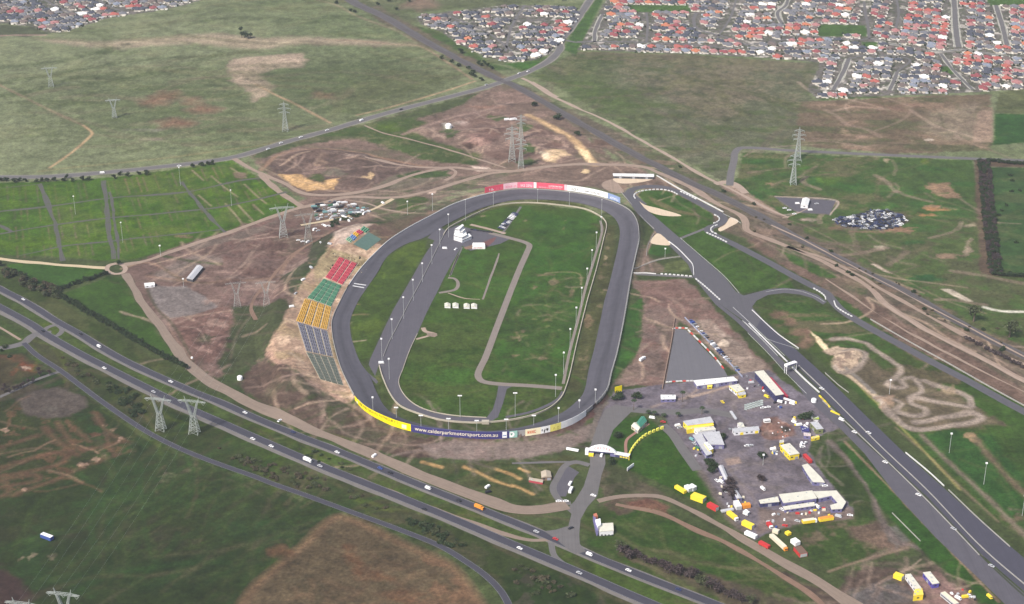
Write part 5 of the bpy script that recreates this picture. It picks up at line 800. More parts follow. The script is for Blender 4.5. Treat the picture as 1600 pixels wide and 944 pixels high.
for i in range(0, len(c_), 2): MB().tube(ar.at(ar.s[i], -2, -.8), ar.at(ar.s[i], 6, -.6), .2, n=4).build('post', FM, t_)
# near bend, facing outwards
def near(px_a, px_b, lab):
    c, z = hoard(px_a, px_b, 8, -5.6, 6.5, -1, off=1.6); t = empty('advertising_hoarding', (*c[0], z[0])); tag(t, lab, 'hoarding'); A = Arc(c, z, 6, 1, (*c[0], z[0])); mid = (INN.mean(0) - c[len(c) // 2]); dt = A.at(A.L / 2, 0, 1) - A.at(A.L / 2, 0, 0)
    if dt[0] * mid[0] + dt[1] * mid[1] > 0: A.face = -1
    return A, t
A1, t1 = near((556, 620), (646, 665), 'long yellow hoarding with small dark lettering on the near left bend'); A1.z = np.linspace(-.5, 0, len(A1.z)) + np.interp(A1.s, A1.s, A1.z)
A1.panel(0, A1.L, 0, 8.4, HYEL, t1); squiggle(A1, A1.L * .16, A1.L * .84, 4.6, 7.4, mat('olive ink', (.08, .07, .01), var=0), t1, 11); squiggle(A1, A1.L * .2, A1.L * .8, 1.6, 2.3, mat('amber ink', (.72, .48, .02), var=0), t1, 12); A1.panel(A1.L * .065, A1.L * .105, 1.6, 5.8, mat('pale emblem', (.72, .66, .5), var=.2, scale=.9), t1, 'emblem', .08, .05); A1.panel(A1.L * .885, A1.L * .945, 1.4, 6.0, mat('pale emblem', (.72, .66, .5)), t1, 'emblem', .08, .05)
A2, t2 = near((648, 666), (792, 677), 'long navy hoarding with a web address in cream letters on the near bend'); A2.panel(0, A2.L, -.8, 8.4, HNAVY, t2); A2.panel(0, A2.L, 8.0, 8.6, mat('hoarding slate blue', (.08, .09, .2), var=.05), t2, 'top_rail', .05, .3)
A2.text('www.calderparkmotorsport.com.au', A2.L * .045, A2.L * .885, 1.0, 6.9, HCRM, t2); A2.panel(A2.L * .93, A2.L * .975, .8, 8.0, HWHITE, t2, 'emblem', .1, .05); A2.panel(A2.L * .935, A2.L * .97, 2.8, 4.2, HBLUE, t2, 'emblem', .16, .03)
A3, t3 = near((795, 677), (813, 674.5), 'small teal hoarding with a white disc on the near bend'); A3.panel(0, A3.L, 0, 8.0, HTEAL, t3)
mb = MB(); cc_ = [A3.at(A3.L * .27 + 3.3 * math.cos(u), 4.0 + 3.3 * math.sin(u), .1) for u in np.linspace(0, 2 * math.pi, 15)[:-1]]; mb.add(cc_, [tuple(range(14))]); mb.build('disc', HWHITE, t3); mb = MB(); cc_ = [A3.at(A3.L * .27 + a, 4.0 + b, .16) for a, b in ((-1.4, 1.4), (1.4, 1.4), (0, -1.2))]; mb.add(cc_, [(0, 1, 2)]); mb.build('emblem', mat('emblem green', (.05, .25, .15), var=0), t3)
A4, t4 = near((815, 674), (838, 671), 'white hoarding with orange-red lettering on the near bend'); A4.panel(0, A4.L, 0, 8.0, mat('hoarding cream', (.88, .80, .55), var=.05), t4); squiggle(A4, A4.L * .14, A4.L * .84, 2.4, 6.0, HORA, t4, 21)
A5, t5 = near((838.5, 671), (880, 661), 'white and lemon hoarding with black and yellow marks on the near bend'); A5.panel(0, A5.L * .45, 0, 8.0, HWHITE, t5); A5.panel(A5.L * .455, A5.L, 0, 8.0, HLEM, t5)
for a, b, c0, c1 in ((.05, .09, 3, 5.2), (.15, .20, .8, 4.0), (.19, .22, 3, 5.4), (.26, .36, 3.0, 5.4), (.3, .33, 2, 4)): A5.panel(A5.L * a, A5.L * b, c0, c1, HBLK, t5, 'emblem', .1, .05)
squiggle(A5, A5.L * .5, A5.L * .95, 1.2, 4.4, mat('ochre ink', (.55, .45, .06), var=0), t5, 31)
A6, t6 = near((880.5, 661), (917, 641), 'plain white hoarding at the right end of the near bend'); A6.panel(0, A6.L, 0, 8.2, HWHITE, t6)
# grandstand: coloured blocks of seats on the earth bank
AISLE = mat('concrete steps', (.50, .44, .34), var=.12)
def stand(label, rows, px, m, m2, tiers, bays, tier_gap=.075, bay_gap=.085):
    """px: 4 corners (top-left, top-right(track side), bottom-right, bottom-left) on the bank; tiers run across, bays run along the track"""
    q = G(px); c = q.mean(0); root = empty('seating_block', c); tag(root, label, 'seating')
    def bil(u, v):
        p = (q[0] * (1 - u) + q[1] * u) * (1 - v) + (q[3] * (1 - u) + q[2] * u) * v; return p[0], p[1]
    mb = MB(); n = 8; vs = []; 
    for i in range(n + 1):
        for j in range(n + 1): x, y = bil(i / n, j / n); vs.append((x - c[0], y - c[1], float(H(x, y)) - c[2] + .25))
    mb.add(vs, [(i * (n + 1) + j, (i + 1) * (n + 1) + j, (i + 1) * (n + 1) + j + 1, i * (n + 1) + j + 1)[::-1] for i in range(n) for j in range(n)]); mb.build('walkway', AISLE if rows else m, root)
    if not rows: return root
    for a in range(tiers):
        u0, u1 = (a + tier_gap) / tiers, (a + 1 - tier_gap) / tiers
        for b in range(bays):
            v0, v1 = (b + bay_gap) / bays, (b + 1 - bay_gap) / bays; mb = MB(); R_ = rows
            for r in range(R_):
                ua = u0 + (u1 - u0) * r / R_; ub = u0 + (u1 - u0) * (r + .62) / R_; P4 = [bil(ua, v0), bil(ub, v0), bil(ub, v1), bil(ua, v1)]
                zz = [float(H(*p)) - c[2] for p in P4]; zt = max(zz) + 1.35; zb = min(zz) + .1; mb.prism([(p[0] - c[0], p[1] - c[1]) for p in P4], zb, zt, 0)
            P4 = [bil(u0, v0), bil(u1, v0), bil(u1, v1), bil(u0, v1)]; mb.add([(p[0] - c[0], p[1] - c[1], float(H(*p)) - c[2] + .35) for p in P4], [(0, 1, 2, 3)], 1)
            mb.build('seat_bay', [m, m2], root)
    return root
def sm(n, c): return mat(n, c, rough=.5, var=.16, scale=.3)
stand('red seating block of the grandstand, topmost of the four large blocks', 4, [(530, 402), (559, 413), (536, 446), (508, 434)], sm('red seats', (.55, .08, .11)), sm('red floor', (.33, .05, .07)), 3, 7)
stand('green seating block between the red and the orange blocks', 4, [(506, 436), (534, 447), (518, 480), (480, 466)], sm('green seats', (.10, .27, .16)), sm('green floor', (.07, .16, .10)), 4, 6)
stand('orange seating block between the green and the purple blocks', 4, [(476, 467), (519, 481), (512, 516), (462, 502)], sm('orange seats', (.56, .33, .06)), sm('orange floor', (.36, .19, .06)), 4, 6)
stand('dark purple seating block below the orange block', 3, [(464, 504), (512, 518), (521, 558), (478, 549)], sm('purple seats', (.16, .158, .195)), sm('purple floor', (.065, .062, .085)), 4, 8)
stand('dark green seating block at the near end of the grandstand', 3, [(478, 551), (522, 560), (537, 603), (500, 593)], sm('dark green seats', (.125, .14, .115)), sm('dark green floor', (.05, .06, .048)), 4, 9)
stand('plain dark green unseated slab near the upper end of the bank', 0, [(576, 363), (596, 374), (573, 392), (552, 382)], sm('slab green', (.09, .15, .12)), sm('slab floor', (.08, .135, .11)), 1, 1, .01, .01)
for lab, p, m_ in (('small green patch of seats at the top of the bank', [(568, 355), (578, 360), (572, 365), (563, 360)], sm('green seats', (.10, .32, .19))), ('small red patch of seats between green and yellow patches', [(561, 360), (569, 364), (563, 368), (556, 363)], sm('red seats', (0, 0, 0))), ('small yellow patch of seats between red and blue patches', [(554, 363), (562, 368), (558, 372), (551, 367)], sm('yellow seats', (.75, .45, .04))),
                   ('small blue patch of seats next to the yellow patch', [(550, 367), (558, 372), (553, 377), (546, 372)], sm('blue seats', (.16, .27, .50))), ('small pale green patch of seats at the low end of the patches', [(545, 371), (552, 376), (548, 380), (540, 375)], sm('pale green seats', (.25, .42, .28)))): stand(lab, 3, p, m_, m_, 1, 2, .03, .05)
# ---------------------------------------------------------------- buildings
ROOFW = mat('white metal roof', (.78, .78, .76), rough=.45, var=.06, wave=3.0); ROOFG = mat('grey metal roof', (.50, .50, .52), rough=.5, var=.1, wave=3.0); ROOFGR = mat('green metal roof', (.06, .24, .17), rough=.5, var=.1, wave=3.0)
ROOFC = mat('cream metal roof', (.66, .64, .54), rough=.5, var=.08, wave=3.0); WPURP = mat('purple blue wall', (.16, .15, .30), var=.12); WWHITE = mat('white wall', (.72, .72, .74), var=.08); WCREAM = mat('cream wall', (.55, .50, .38), var=.1); WYEL = mat('yellow wall', (.80, .62, .04), var=.08)  # purple-blue is one wall colour used on every side of a building
WRED = mat('red wall', (.38, .05, .07), var=.1); WBROWN = mat('brown wall', (.22, .15, .11), var=.12); GLASS = mat('dark glass', (.03, .035, .05), rough=.15, var=0); DOORG = mat('roller door', (.35, .36, .40), rough=.5, var=.08, wave=6.0); STEEL = mat('steel', (.48, .50, .50), rough=.5, var=.06, metal=.2)
TRIMY = mat('yellow trim', (.82, .66, .05), var=.05)
def building(label, roof, h, rm=ROOFW, wm=WWHITE, kind='flat', name='building', cat='building', doors=2, windows=3, open_front=False, trim=None, dm=None, rise=.16):
    q = U(roof, h); c = q.mean(0); g = empty(name, (c[0], c[1], 0)); tag(g, label, cat); p = [(a - c[0], b - c[1]) for a, b in q]; n = len(p)
    area_ = sum(p[i][0] * p[(i + 1) % n][1] - p[(i + 1) % n][0] * p[i][1] for i in range(n))
    if area_ < 0: p = p[::-1]
    ins = [(x * .965, y * .965) for x, y in p]
    if open_front:
        for x, y in ins: MB().tube((x, y, 0), (x, y, h - .25), .18, n=5).build('post', STEEL, g)
        (MB().prism([(x * .8, y * .72 + abs(y) * .12) for x, y in ins], 0, h - .6)).build('back_wall', wm, g)
    else: MB().prism(ins, -.3, h - .3).build('wall', wm, g)
    mb = MB()
    if kind == 'gable' and n == 4:
        e = [math.hypot(p[(i + 1) % 4][0] - p[i][0], p[(i + 1) % 4][1] - p[i][1]) for i in range(4)]; k = 0 if e[0] + e[2] < e[1] + e[3] else 1; w = min(e[k], e[k + 2])
        a, b, c2, d = (p[(k + i) % 4] for i in range(4)); r1 = ((a[0] + b[0]) / 2, (a[1] + b[1]) / 2); r2 = ((c2[0] + d[0]) / 2, (c2[1] + d[1]) / 2); z0 = h - .3; z1 = h + w * rise
        mb.add([(a[0], a[1], z0), (b[0], b[1], z0), (c2[0], c2[1], z0), (d[0], d[1], z0), (*r1, z1), (*r2, z1)], [(1, 2, 5, 4), (3, 0, 4, 5), (0, 1, 4), (2, 3, 5), (3, 2, 1, 0)])
    else:
        mb.prism(p, h - .3, h + .15)
    rf = mb.build('roof', rm, g)
    if kind == 'flat' and n == 4:
        for i in range(3 if windows else 1):
            u = .2 + .3 * i; x = p[0][0] * (1 - u) + p[2][0] * u; y = p[0][1] * (1 - u) + p[2][1] * u; MB().box((x, y, h + .15), (1.3, 1.3, .7), rz=.3).build('roof_vent', STEEL, rf)
    if trim:
        mb = MB()
        for i in range(n):
            a, b = p[i], p[(i + 1) % n]; L = math.hypot(b[0] - a[0], b[1] - a[1]); mb.box(((a[0] + b[0]) / 2, (a[1] + b[1]) / 2, h - 1.0), (L + .3, .25, 1.05), math.atan2(b[1] - a[1], b[0] - a[0]))
        mb.build('fascia', trim, g)
    for i in range(n):
        a, b = ins[i], ins[(i + 1) % n]; dx, dy = b[0] - a[0], b[1] - a[1]; L = math.hypot(dx, dy)
        if L < 3 or open_front: continue
        nx, ny = dy / L, -dx / L
        if ny > .25 and abs(nx) < .9: continue
        rz = math.atan2(dy, dx); K = max(1, min(int(L / 5), 9)); vis = ny < -.2
        for j in range(K):
            u = (j + .5) / K; x = a[0] + dx * u + nx * .03; y = a[1] + dy * u + ny * .03
            if vis and doors and j % 3 == 1 and L > 8: MB().box((x, y, 0), (min(3.6, L / K * .8), .12, min(3.0, h * .75)), rz).build('door', dm or DOORG, g)
            elif windows: 
                w = MB().box((x, y, h * .38), (min(2.2, L / K * .6), .10, min(1.3, h * .33)), rz).build('window', GLASS, g)
    return g
B = building
B('long white shed with dark front beyond the far bend', [(958, 275), (1022, 276.5), (1022, 272), (957.5, 271)], 4, ROOFW, mat('dark shed wall', (.07, .07, .08), var=.1), 'flat')
B('long narrow grey shed in the dirt yard', [(291, 434.7), (307.5, 414), (317.5, 417), (301, 437)], 4, ROOFG, mat('dark shed wall', (.07, .07, .08)), 'gable', cat='shed', name='shed')
B('small white shed at the left edge of the dirt yard', [(226, 447), (242, 445), (241, 440.5), (225, 442)], 3.2, ROOFW, WWHITE, 'gable', cat='shed', name='shed', doors=0)
B('white utility shed on the fenced gravel pad', [(1251, 320), (1262.5, 321), (1265.5, 310.5), (1254, 309.5)], 5, ROOFW, WWHITE, 'gable', cat='shed', name='shed')
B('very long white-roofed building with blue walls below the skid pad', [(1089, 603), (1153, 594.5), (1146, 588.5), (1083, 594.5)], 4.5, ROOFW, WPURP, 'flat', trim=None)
B('small yellow kiosk in front of the long white-roofed building', [(1105, 604.5), (1113, 603.5), (1113, 600.5), (1105, 601.5)], 3, mat('yellow roof', (.78, .60, .10), var=.1), WYEL, 'gable', doors=0, name='kiosk', cat='kiosk')
B('yellow-ended white shed right of the long white-roofed building', [(1151, 613), (1163.5, 610), (1154, 600), (1139, 603)], 4.5, ROOFC, WWHITE, 'flat', trim=TRIMY); B('small yellow and white annex below the white shed', [(1155, 618), (1166, 616), (1164, 611.5), (1152, 614)], 4, ROOFG, WYEL, 'flat', doors=1)
B('white-roofed shelter on the green traffic island', [(1032.5, 624), (1056, 623.5), (1056, 617), (1032, 617)], 4, ROOFW, WPURP, 'flat', name='shelter', cat='shelter', doors=0)
B('wide grey-roofed workshop with a yellow front', [(1074, 665), (1115.5, 660), (1110, 651), (1067, 658)], 7, ROOFG, WYEL, 'flat', trim=None); B('bright yellow lean-to in front of the workshop', [(1073, 672), (1115.5, 664.5), (1114.5, 660.5), (1072, 667)], 5, mat('yellow roof', (0, 0, 0)), WYEL, 'flat', doors=0, windows=0)
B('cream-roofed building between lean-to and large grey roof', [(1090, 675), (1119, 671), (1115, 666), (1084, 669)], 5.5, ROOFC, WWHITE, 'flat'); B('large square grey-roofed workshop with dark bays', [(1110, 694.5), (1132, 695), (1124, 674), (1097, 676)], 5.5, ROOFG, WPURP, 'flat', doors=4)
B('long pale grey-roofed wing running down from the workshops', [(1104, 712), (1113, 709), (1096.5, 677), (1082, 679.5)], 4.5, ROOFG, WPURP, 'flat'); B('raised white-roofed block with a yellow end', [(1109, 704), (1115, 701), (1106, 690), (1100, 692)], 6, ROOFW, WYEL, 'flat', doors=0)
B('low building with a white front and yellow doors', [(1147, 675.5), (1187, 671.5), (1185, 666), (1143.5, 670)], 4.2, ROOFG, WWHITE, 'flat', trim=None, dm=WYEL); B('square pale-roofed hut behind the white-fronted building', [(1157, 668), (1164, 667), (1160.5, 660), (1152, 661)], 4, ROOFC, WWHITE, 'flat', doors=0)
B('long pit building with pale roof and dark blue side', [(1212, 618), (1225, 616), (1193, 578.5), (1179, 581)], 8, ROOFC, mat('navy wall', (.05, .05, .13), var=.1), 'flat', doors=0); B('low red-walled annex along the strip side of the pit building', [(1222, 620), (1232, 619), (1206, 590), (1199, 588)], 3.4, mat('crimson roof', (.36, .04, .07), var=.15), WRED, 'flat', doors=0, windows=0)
B('grey-roofed block with lime awning near the strip', [(1276, 671), (1287, 670), (1277, 658), (1266, 660)], 6, ROOFG, mat('olive wall', (.18, .2, .09), var=.1), 'flat'); B('pinkish white flat-roofed hut left of the yellow sheds', [(1256, 680.5), (1267, 681.5), (1267, 677), (1255.5, 676)], 4, mat('pinkish roof', (.60, .50, .48), var=.05), WPURP, 'flat', doors=0); B('low yellow shed group beneath the grey-roofed block', [(1268, 686), (1281, 683), (1279, 680), (1267, 683)], 3, mat('yellow roof', (0, 0, 0)), WYEL, 'flat', doors=0)
B('dark blue canopy left of the grey-roofed block', [(1252, 672), (1265, 675), (1264, 668), (1250, 665)], 3.5, mat('navy roof', (.05, .05, .18), var=.1), WPURP, 'flat', open_front=True, name='canopy', cat='canopy'); B('lime green awning by the dark trees', [(1271, 655), (1280, 655), (1279.5, 651.5), (1271, 652)], 3, mat('lime roof', (.34, .42, .06), var=.1), WWHITE, 'flat', open_front=True, name='canopy', cat='canopy')
B('grey-roofed hall with bright yellow walls', [(1234, 711.5), (1249.5, 708.5), (1234, 692.5), (1219, 695.5)], 6.5, ROOFC, WYEL, 'flat', doors=2); B('small cream box beside the yellow hall', [(1218, 692), (1225, 691), (1225, 687.5), (1218, 688.5)], 5, ROOFC, WYEL, 'flat', doors=0)
B('pale crooked-roofed shed on the right edge of the lot', [(1270, 753), (1289, 754), (1284, 747), (1262, 724.5), (1253, 727), (1262, 742)], 4.5, ROOFC, WPURP, 'flat', doors=1)
B('main pale-roofed hall at the foot of the lot', [(1224, 786), (1277, 778.5), (1269, 766.5), (1217, 772.5)], 6.5, ROOFC, WPURP, 'flat'); B('low left wing of the pale-roofed hall', [(1188, 787), (1218, 784), (1215, 776), (1185.5, 781.5)], 4.5, ROOFC, mat('navy wall', (0, 0, 0)), 'flat'); B('narrow lean-to along the front of the pale-roofed hall', [(1226, 797), (1274, 790), (1272, 784.5), (1223, 791.5)], 3.6, ROOFC, WPURP, 'flat', doors=0)
B('hook-shaped right wing of the pale-roofed hall', [(1279, 779), (1299, 774.5), (1309, 786), (1297, 789.5), (1299, 796), (1316, 795), (1322, 784.5), (1307, 766.5), (1270, 768)], 4.5, ROOFC, WPURP, 'flat', doors=0)
B('long thin grey shed beside the dark trees, upper one', [(1133, 751), (1139, 748.5), (1130, 727), (1122, 728)], 4, ROOFG, WPURP, 'gable', cat='shed', name='shed'); B('long thin grey shed beside the dark trees, lower one', [(1151, 779), (1160, 778), (1147, 759), (1141.5, 760)], 4, ROOFG, WPURP, 'gable', cat='shed', name='shed')
B('green-roofed cottage by the brick path', [(1001, 668), (1011, 657), (1002, 650), (994.5, 660)], 5, ROOFGR, WCREAM, 'gable', name='house', cat='house', rise=.22); B('cream-roofed front wing of the green-roofed cottage', [(997, 673), (1003, 667), (995, 659), (986, 665)], 4, ROOFC, WCREAM, 'gable', name='house', cat='house')
B('small pale-roofed office beside the entrance car park', [(846, 746), (862, 745), (860, 735.5), (845, 736.5)], 4.2, mat('beige roof', (.42, .36, .28), var=.1), WBROWN, 'gable', name='office', cat='building'); B('low red-walled annex left of the small office', [(826, 750), (848, 754), (849, 750), (827, 746)], 2.6, mat('beige roof', (0, 0, 0)), WRED, 'flat', doors=0, windows=0)
B('long white-roofed container hall near the bottom right corner', [(1431, 920.5), (1440, 919), (1423, 896.5), (1414, 897.5)], 4.5, ROOFC, WWHITE, 'flat'); B('bright yellow block at the end of the container hall', [(1427, 931), (1443, 929), (1441, 919.5), (1429, 921)], 6, mat('yellow roof', (0, 0, 0)), WYEL, 'flat', doors=0); B('white building with blue front near the bottom right corner', [(1457, 913), (1468, 911), (1453.5, 893), (1442, 894.5)], 5, ROOFC, mat('royal blue wall', (.10, .08, .35), var=.1), 'flat')
# control tower of the bowl: stepped white decks with dark glazing
g = empty('control_tower', (*G1(721, 366)[:2], 0)); tag(g, 'stepped white control tower at the head of the pit lane', 'tower')
def deck(roof, z0, z1, rm, name='deck'):
    q = U(roof, z1) - np.array(g.location[:2]); MB().prism([(x * 1, y * 1) for x, y in q], z0, z1 - 1.6).build('storey', WWHITE, g); MB().prism([(x * .97, y * .97) for x, y in q], z1 - 1.6, z1 - .5).build('glazing', GLASS, g); MB().prism([(x, y) for x, y in q], z1 - .5, z1).build('roof', rm, g)
deck([(709, 371), (722, 375), (723, 371), (709.5, 367.5)], 0, 4, ROOFW); deck([(722, 375.5), (737, 369), (733, 364.5), (721, 370)], 0, 4.4, ROOFW); deck([(709, 367.5), (722, 371), (730, 367), (728, 362), (710, 362.5)], 3, 8, ROOFW); deck([(710, 362), (723, 362), (727.5, 357.5), (712, 358)], 6, 11.5, ROOFW); deck([(710.5, 358), (718, 358.5), (725, 352), (722.5, 350)], 9, 15, ROOFW)
# white marquee with red writing
g = empty('marquee', (*G1(748, 389)[:2], 0)); tag(g, 'white marquee with small red lettering on red paving', 'marquee'); x0 = U([(738, 389.5)], 0)[0] - np.array(g.location[:2]); x1 = U([(758, 389.5)], 0)[0] - np.array(g.location[:2]); Lm = x1[0] - x0[0]
MB().box(((x0[0] + x1[0]) / 2, x0[1] + 5, 0), (Lm, 9, 4.6)).build('canvas', HWHITE, g); mb = MB(); mb.add([(x0[0], x0[1] + .3, 4.6), (x1[0], x0[1] + .3, 4.6), (x1[0], x0[1] + 9.6, 4.6), (x0[0], x0[1] + 9.6, 4.6), (x0[0] + 1, x0[1] + 5, 7.4), (x1[0] - 1, x0[1] + 5, 7.4)], [(0, 1, 5, 4), (2, 3, 4, 5), (1, 2, 5), (3, 0, 4)]); mb.build('roof', ROOFW, g)
ar = Arc(np.array([[x0[0], x0[1] + .4], [x1[0], x0[1] + .4]]), np.array([0, 0.]), 4, 1, (0, 0, 0)); squiggle(ar, 1.5, Lm - 1.5, .9, 2.5, mat('faded red ink', (.55, .12, .12), var=0), g, 5); [MB().box((x0[0] + Lm * (i + .5) / 6, x0[1] + 11 + random.random() * 2, 0), (2.2, 2.2, 2.6), rz=random.random()).build('side_tent', HWHITE, g) for i in range(6)]
for i in range(4):
    x = (694.5, 707, 724.5, 736)[i]; B(['white tent on the infield grass, leftmost of four', 'white tent on the infield grass, second of four from the left', 'white tent on the infield grass, third of four from the left', 'white tent on the infield grass, rightmost of four'][i], [(x, 478.5 + (i > 1)), (x + 9.5, 479 + (i > 1)), (x + 9.5, 474 + (i > 1)), (x, 473.5 + (i > 1))], 2.6, ROOFC, WWHITE, 'gable', name='tent', cat='tent', doors=0, windows=0)
# entrance arch
q0, q1 = G1(918.5, 710), G1(962, 714); ax = (q1 - q0)[:2]; La = np.linalg.norm(ax); an = math.atan2(ax[1], ax[0]); g = empty('entrance_arch', (*q0[:2], 0), an); tag(g, 'white arched entrance building spanning the road with red letters', 'gate')
def archp(r_in, r_out, y0, y1, m, name, z0=4.6, hh=11.0):
    mb = MB(); n = 18; 
    for i in range(n + 1):
        u = i / n; x = La * u; zt = z0 + (hh - z0) * math.sin(math.pi * u) ** .72 + .6; mb.v += [(x, y0, z0 + (zt - z0) * r_in), (x, y0, z0 + (zt - z0) * r_out), (x, y1, z0 + (zt - z0) * r_out), (x, y1, z0 + (zt - z0) * r_in)]
    for i in range(n):
        for a in range(4): mb.f.append((4 * i + a, 4 * i + 4 + a, 4 * i + 4 + (a + 1) % 4, 4 * i + (a + 1) % 4)); mb.m.append(0)
    mb.f += [(0, 1, 2, 3), tuple(4 * n + k for k in (3, 2, 1, 0))]; mb.m += [0, 0]; return mb.build(name, m, g)
archp(0, 1, 0, 3.0, HWHITE, 'arch_face'); MB().box((La / 2, 2.2, 3.4), (La * .98, 4.4, 1.2)).build('beam', mat('navy wall', (0, 0, 0)), g); MB().box((La * .1, 2.0, 0), (La * .2, 4.4, 3.5)).build('gatehouse', WPURP, g); MB().box((La * .9, 2.0, 0), (La * .2, 4.4, 3.5)).build('gatehouse', WPURP, g); MB().box((La * .13, -2.2, 0), (5, 3.4, 2.4)).build('booth', WYEL, g); MB().box((-1.0, 1, 0), (3.6, 5, 6)).build('pylon', HWHITE, g)
for s_, i in zip('CALDER', range(6)):
    v, f = text_mesh(s_, 3.6); u = .27 + .5 * i / 5; x = La * u; z = 4.6 + 6.4 * math.sin(math.pi * u) ** .72 - 3.1; tl = (.5 - u) * .9; v = v - np.array([(v[:, 0].min() + v[:, 0].max()) / 2, 0, 0]); vs = [(x + a * math.cos(tl) - b * math.sin(tl), -.12, z + a * math.sin(tl) + b * math.cos(tl)) for a, b, _ in v]; mb = MB(); mb.add(vs, f); mb.build('letter', HRED, g)
w0, w1 = G1(960, 714), G1(982, 718); wx = (w1 - w0)[:2]; Lw = np.linalg.norm(wx); g = empty('entrance_wing', (*w0[:2], 0), math.atan2(wx[1], wx[0])); tag(g, 'low white-roofed wing right of the entrance arch with yellow windows', 'building')
MB().box((Lw / 2, 2.5, 0), (Lw, 4.6, 3.2)).build('wall', mat('navy wall', (0, 0, 0)), g); MB().box((Lw / 2, 2.5, 3.2), (Lw + 1, 5.6, .8)).build('roof', ROOFW, g)
for i in range(3): MB().box((Lw * (.45 + .2 * i), .12, .6), (2.2, .2, 1.5)).build('window', TRIMY, g)
MB().tube((Lw + .8, -1, 0), (Lw + .8, -1, 5), .5, n=6).build('post', TRIMY, g)
# white house by the junction with a tall monument block
g = empty('roadside_building', (*G1(944, 833)[:2], 0)); tag(g, 'white corner building with a tall white block on the lower grass', 'building'); o2 = np.array(g.location[:2])
q = U([(936, 831), (959, 829), (958, 817), (939, 818)], 5) - o2; MB().prism(q * .97, 0, 4.7).build('wall', WWHITE, g); MB().prism(q, 4.7, 5.2).build('roof', ROOFC, g); q = U([(927, 806), (931, 803.5), (938.5, 810), (938, 818), (934, 822)], 9) - o2
MB().prism(U([(930, 812), (938, 810), (939, 819), (934, 823)], 8) - o2, 0, 8).build('tower', HWHITE, g); MB().prism(U([(926.5, 806), (930, 805), (935, 829), (932, 829)], 6) - o2, 0, 6).build('side_wall', WPURP, g); MB().prism(U([(927, 803), (932, 801.5), (934, 806), (929, 807)], 7) - o2, 0, 7).build('porch', mat('terracotta', (.45, .16, .10), var=.1), g)
for i in range(5): MB().box((o2[0] * 0 - 6 + i * 3.4, -7.0, 1.5), (1.6, .2, 1.4)).build('window', GLASS, g)
# gantry over the return road
a_, b_ = G1(1227, 584), G1(1242, 579); g = empty('start_gantry', (*a_[:2], 0), math.atan2((b_ - a_)[1], (b_ - a_)[0])); tag(g, 'white box gantry spanning the return road beside the strip', 'gantry'); Lg = np.linalg.norm((b_ - a_)[:2])
MB().box((Lg / 2, 0, 9.2), (Lg + 1, 4.4, 2.6)).build('cabin', HWHITE, g); MB().box((Lg / 2, -2.25, 9.5), (Lg * .9, .12, 1.3)).build('window', mat('navy wall', (0, 0, 0)), g)
for x, y in ((0, -1.6), (0, 1.6), (Lg, -1.6), (Lg, 1.6)): MB().tube((x, y, 0), (x, y, 9.3), .35, n=6).build('leg', HWHITE, g)
# signs, tanks, trailers
g = empty('billboard', (*G1(966, 616)[:2], 0), .5); tag(g, 'tall yellow billboard at the edge of the bowl', 'billboard'); MB().box((0, 0, 2.5), (9, .5, 7.5)).build('panel', HYEL, g); [MB().tube((x, .4, 0), (x, .4, 5), .2, n=5).build('post', STEEL, g) for x in (-3, 3)]
g = empty('billboard', (*G1(985, 734)[:2], 0), R(52)); tag(g, 'white slanted billboard below the entrance arch', 'billboard'); MB().box((0, 0, 1.5), (12, .6, 3.6)).build('panel', HWHITE, g); MB().box((0, -.35, 1.2), (11, .1, 1)).build('stripe', HNAVY, g); [MB().tube((x, .4, 0), (x, .4, 3), .2, n=5).build('post', STEEL, g) for x in (-4.5, 4.5)]
def tank(x, y, r, lab, sph=False):
    g = empty('water_tank', (*G1(x, y)[:2], 0)); tag(g, lab, 'tank'); mb = MB(); k = 12; lv = [(r, 0), (r, r * .9), (r * .9, r * 1.25), (r * .5, r * 1.5), (.05, r * 1.6)]
    for rr, z in lv: mb.v += [(rr * math.cos(2 * math.pi * i / k), rr * math.sin(2 * math.pi * i / k), z) for i in range(k)]
    mb.f = [(a * k + i, a * k + (i + 1) % k, (a + 1) * k + (i + 1) % k, (a + 1) * k + i) for a in range(4) for i in range(k)]; mb.m = [0] * len(mb.f); mb.build('shell', HWHITE, g); MB().tube((0, 0, r * 1.5), (0, 0, r * 1.75), r * .14, n=8).build('hatch', STEEL, g)
tank(1271.5, 628, 3.0, 'round white tank beside the return road'); tank(375, 593, 3.2, 'round white tank in the rough ground near the gravel road'); tank(701, 200, 5, 'pale rounded dome in the far earthworks'); tank(300, 560, 1.4, 'small white tank beside the gravel road')
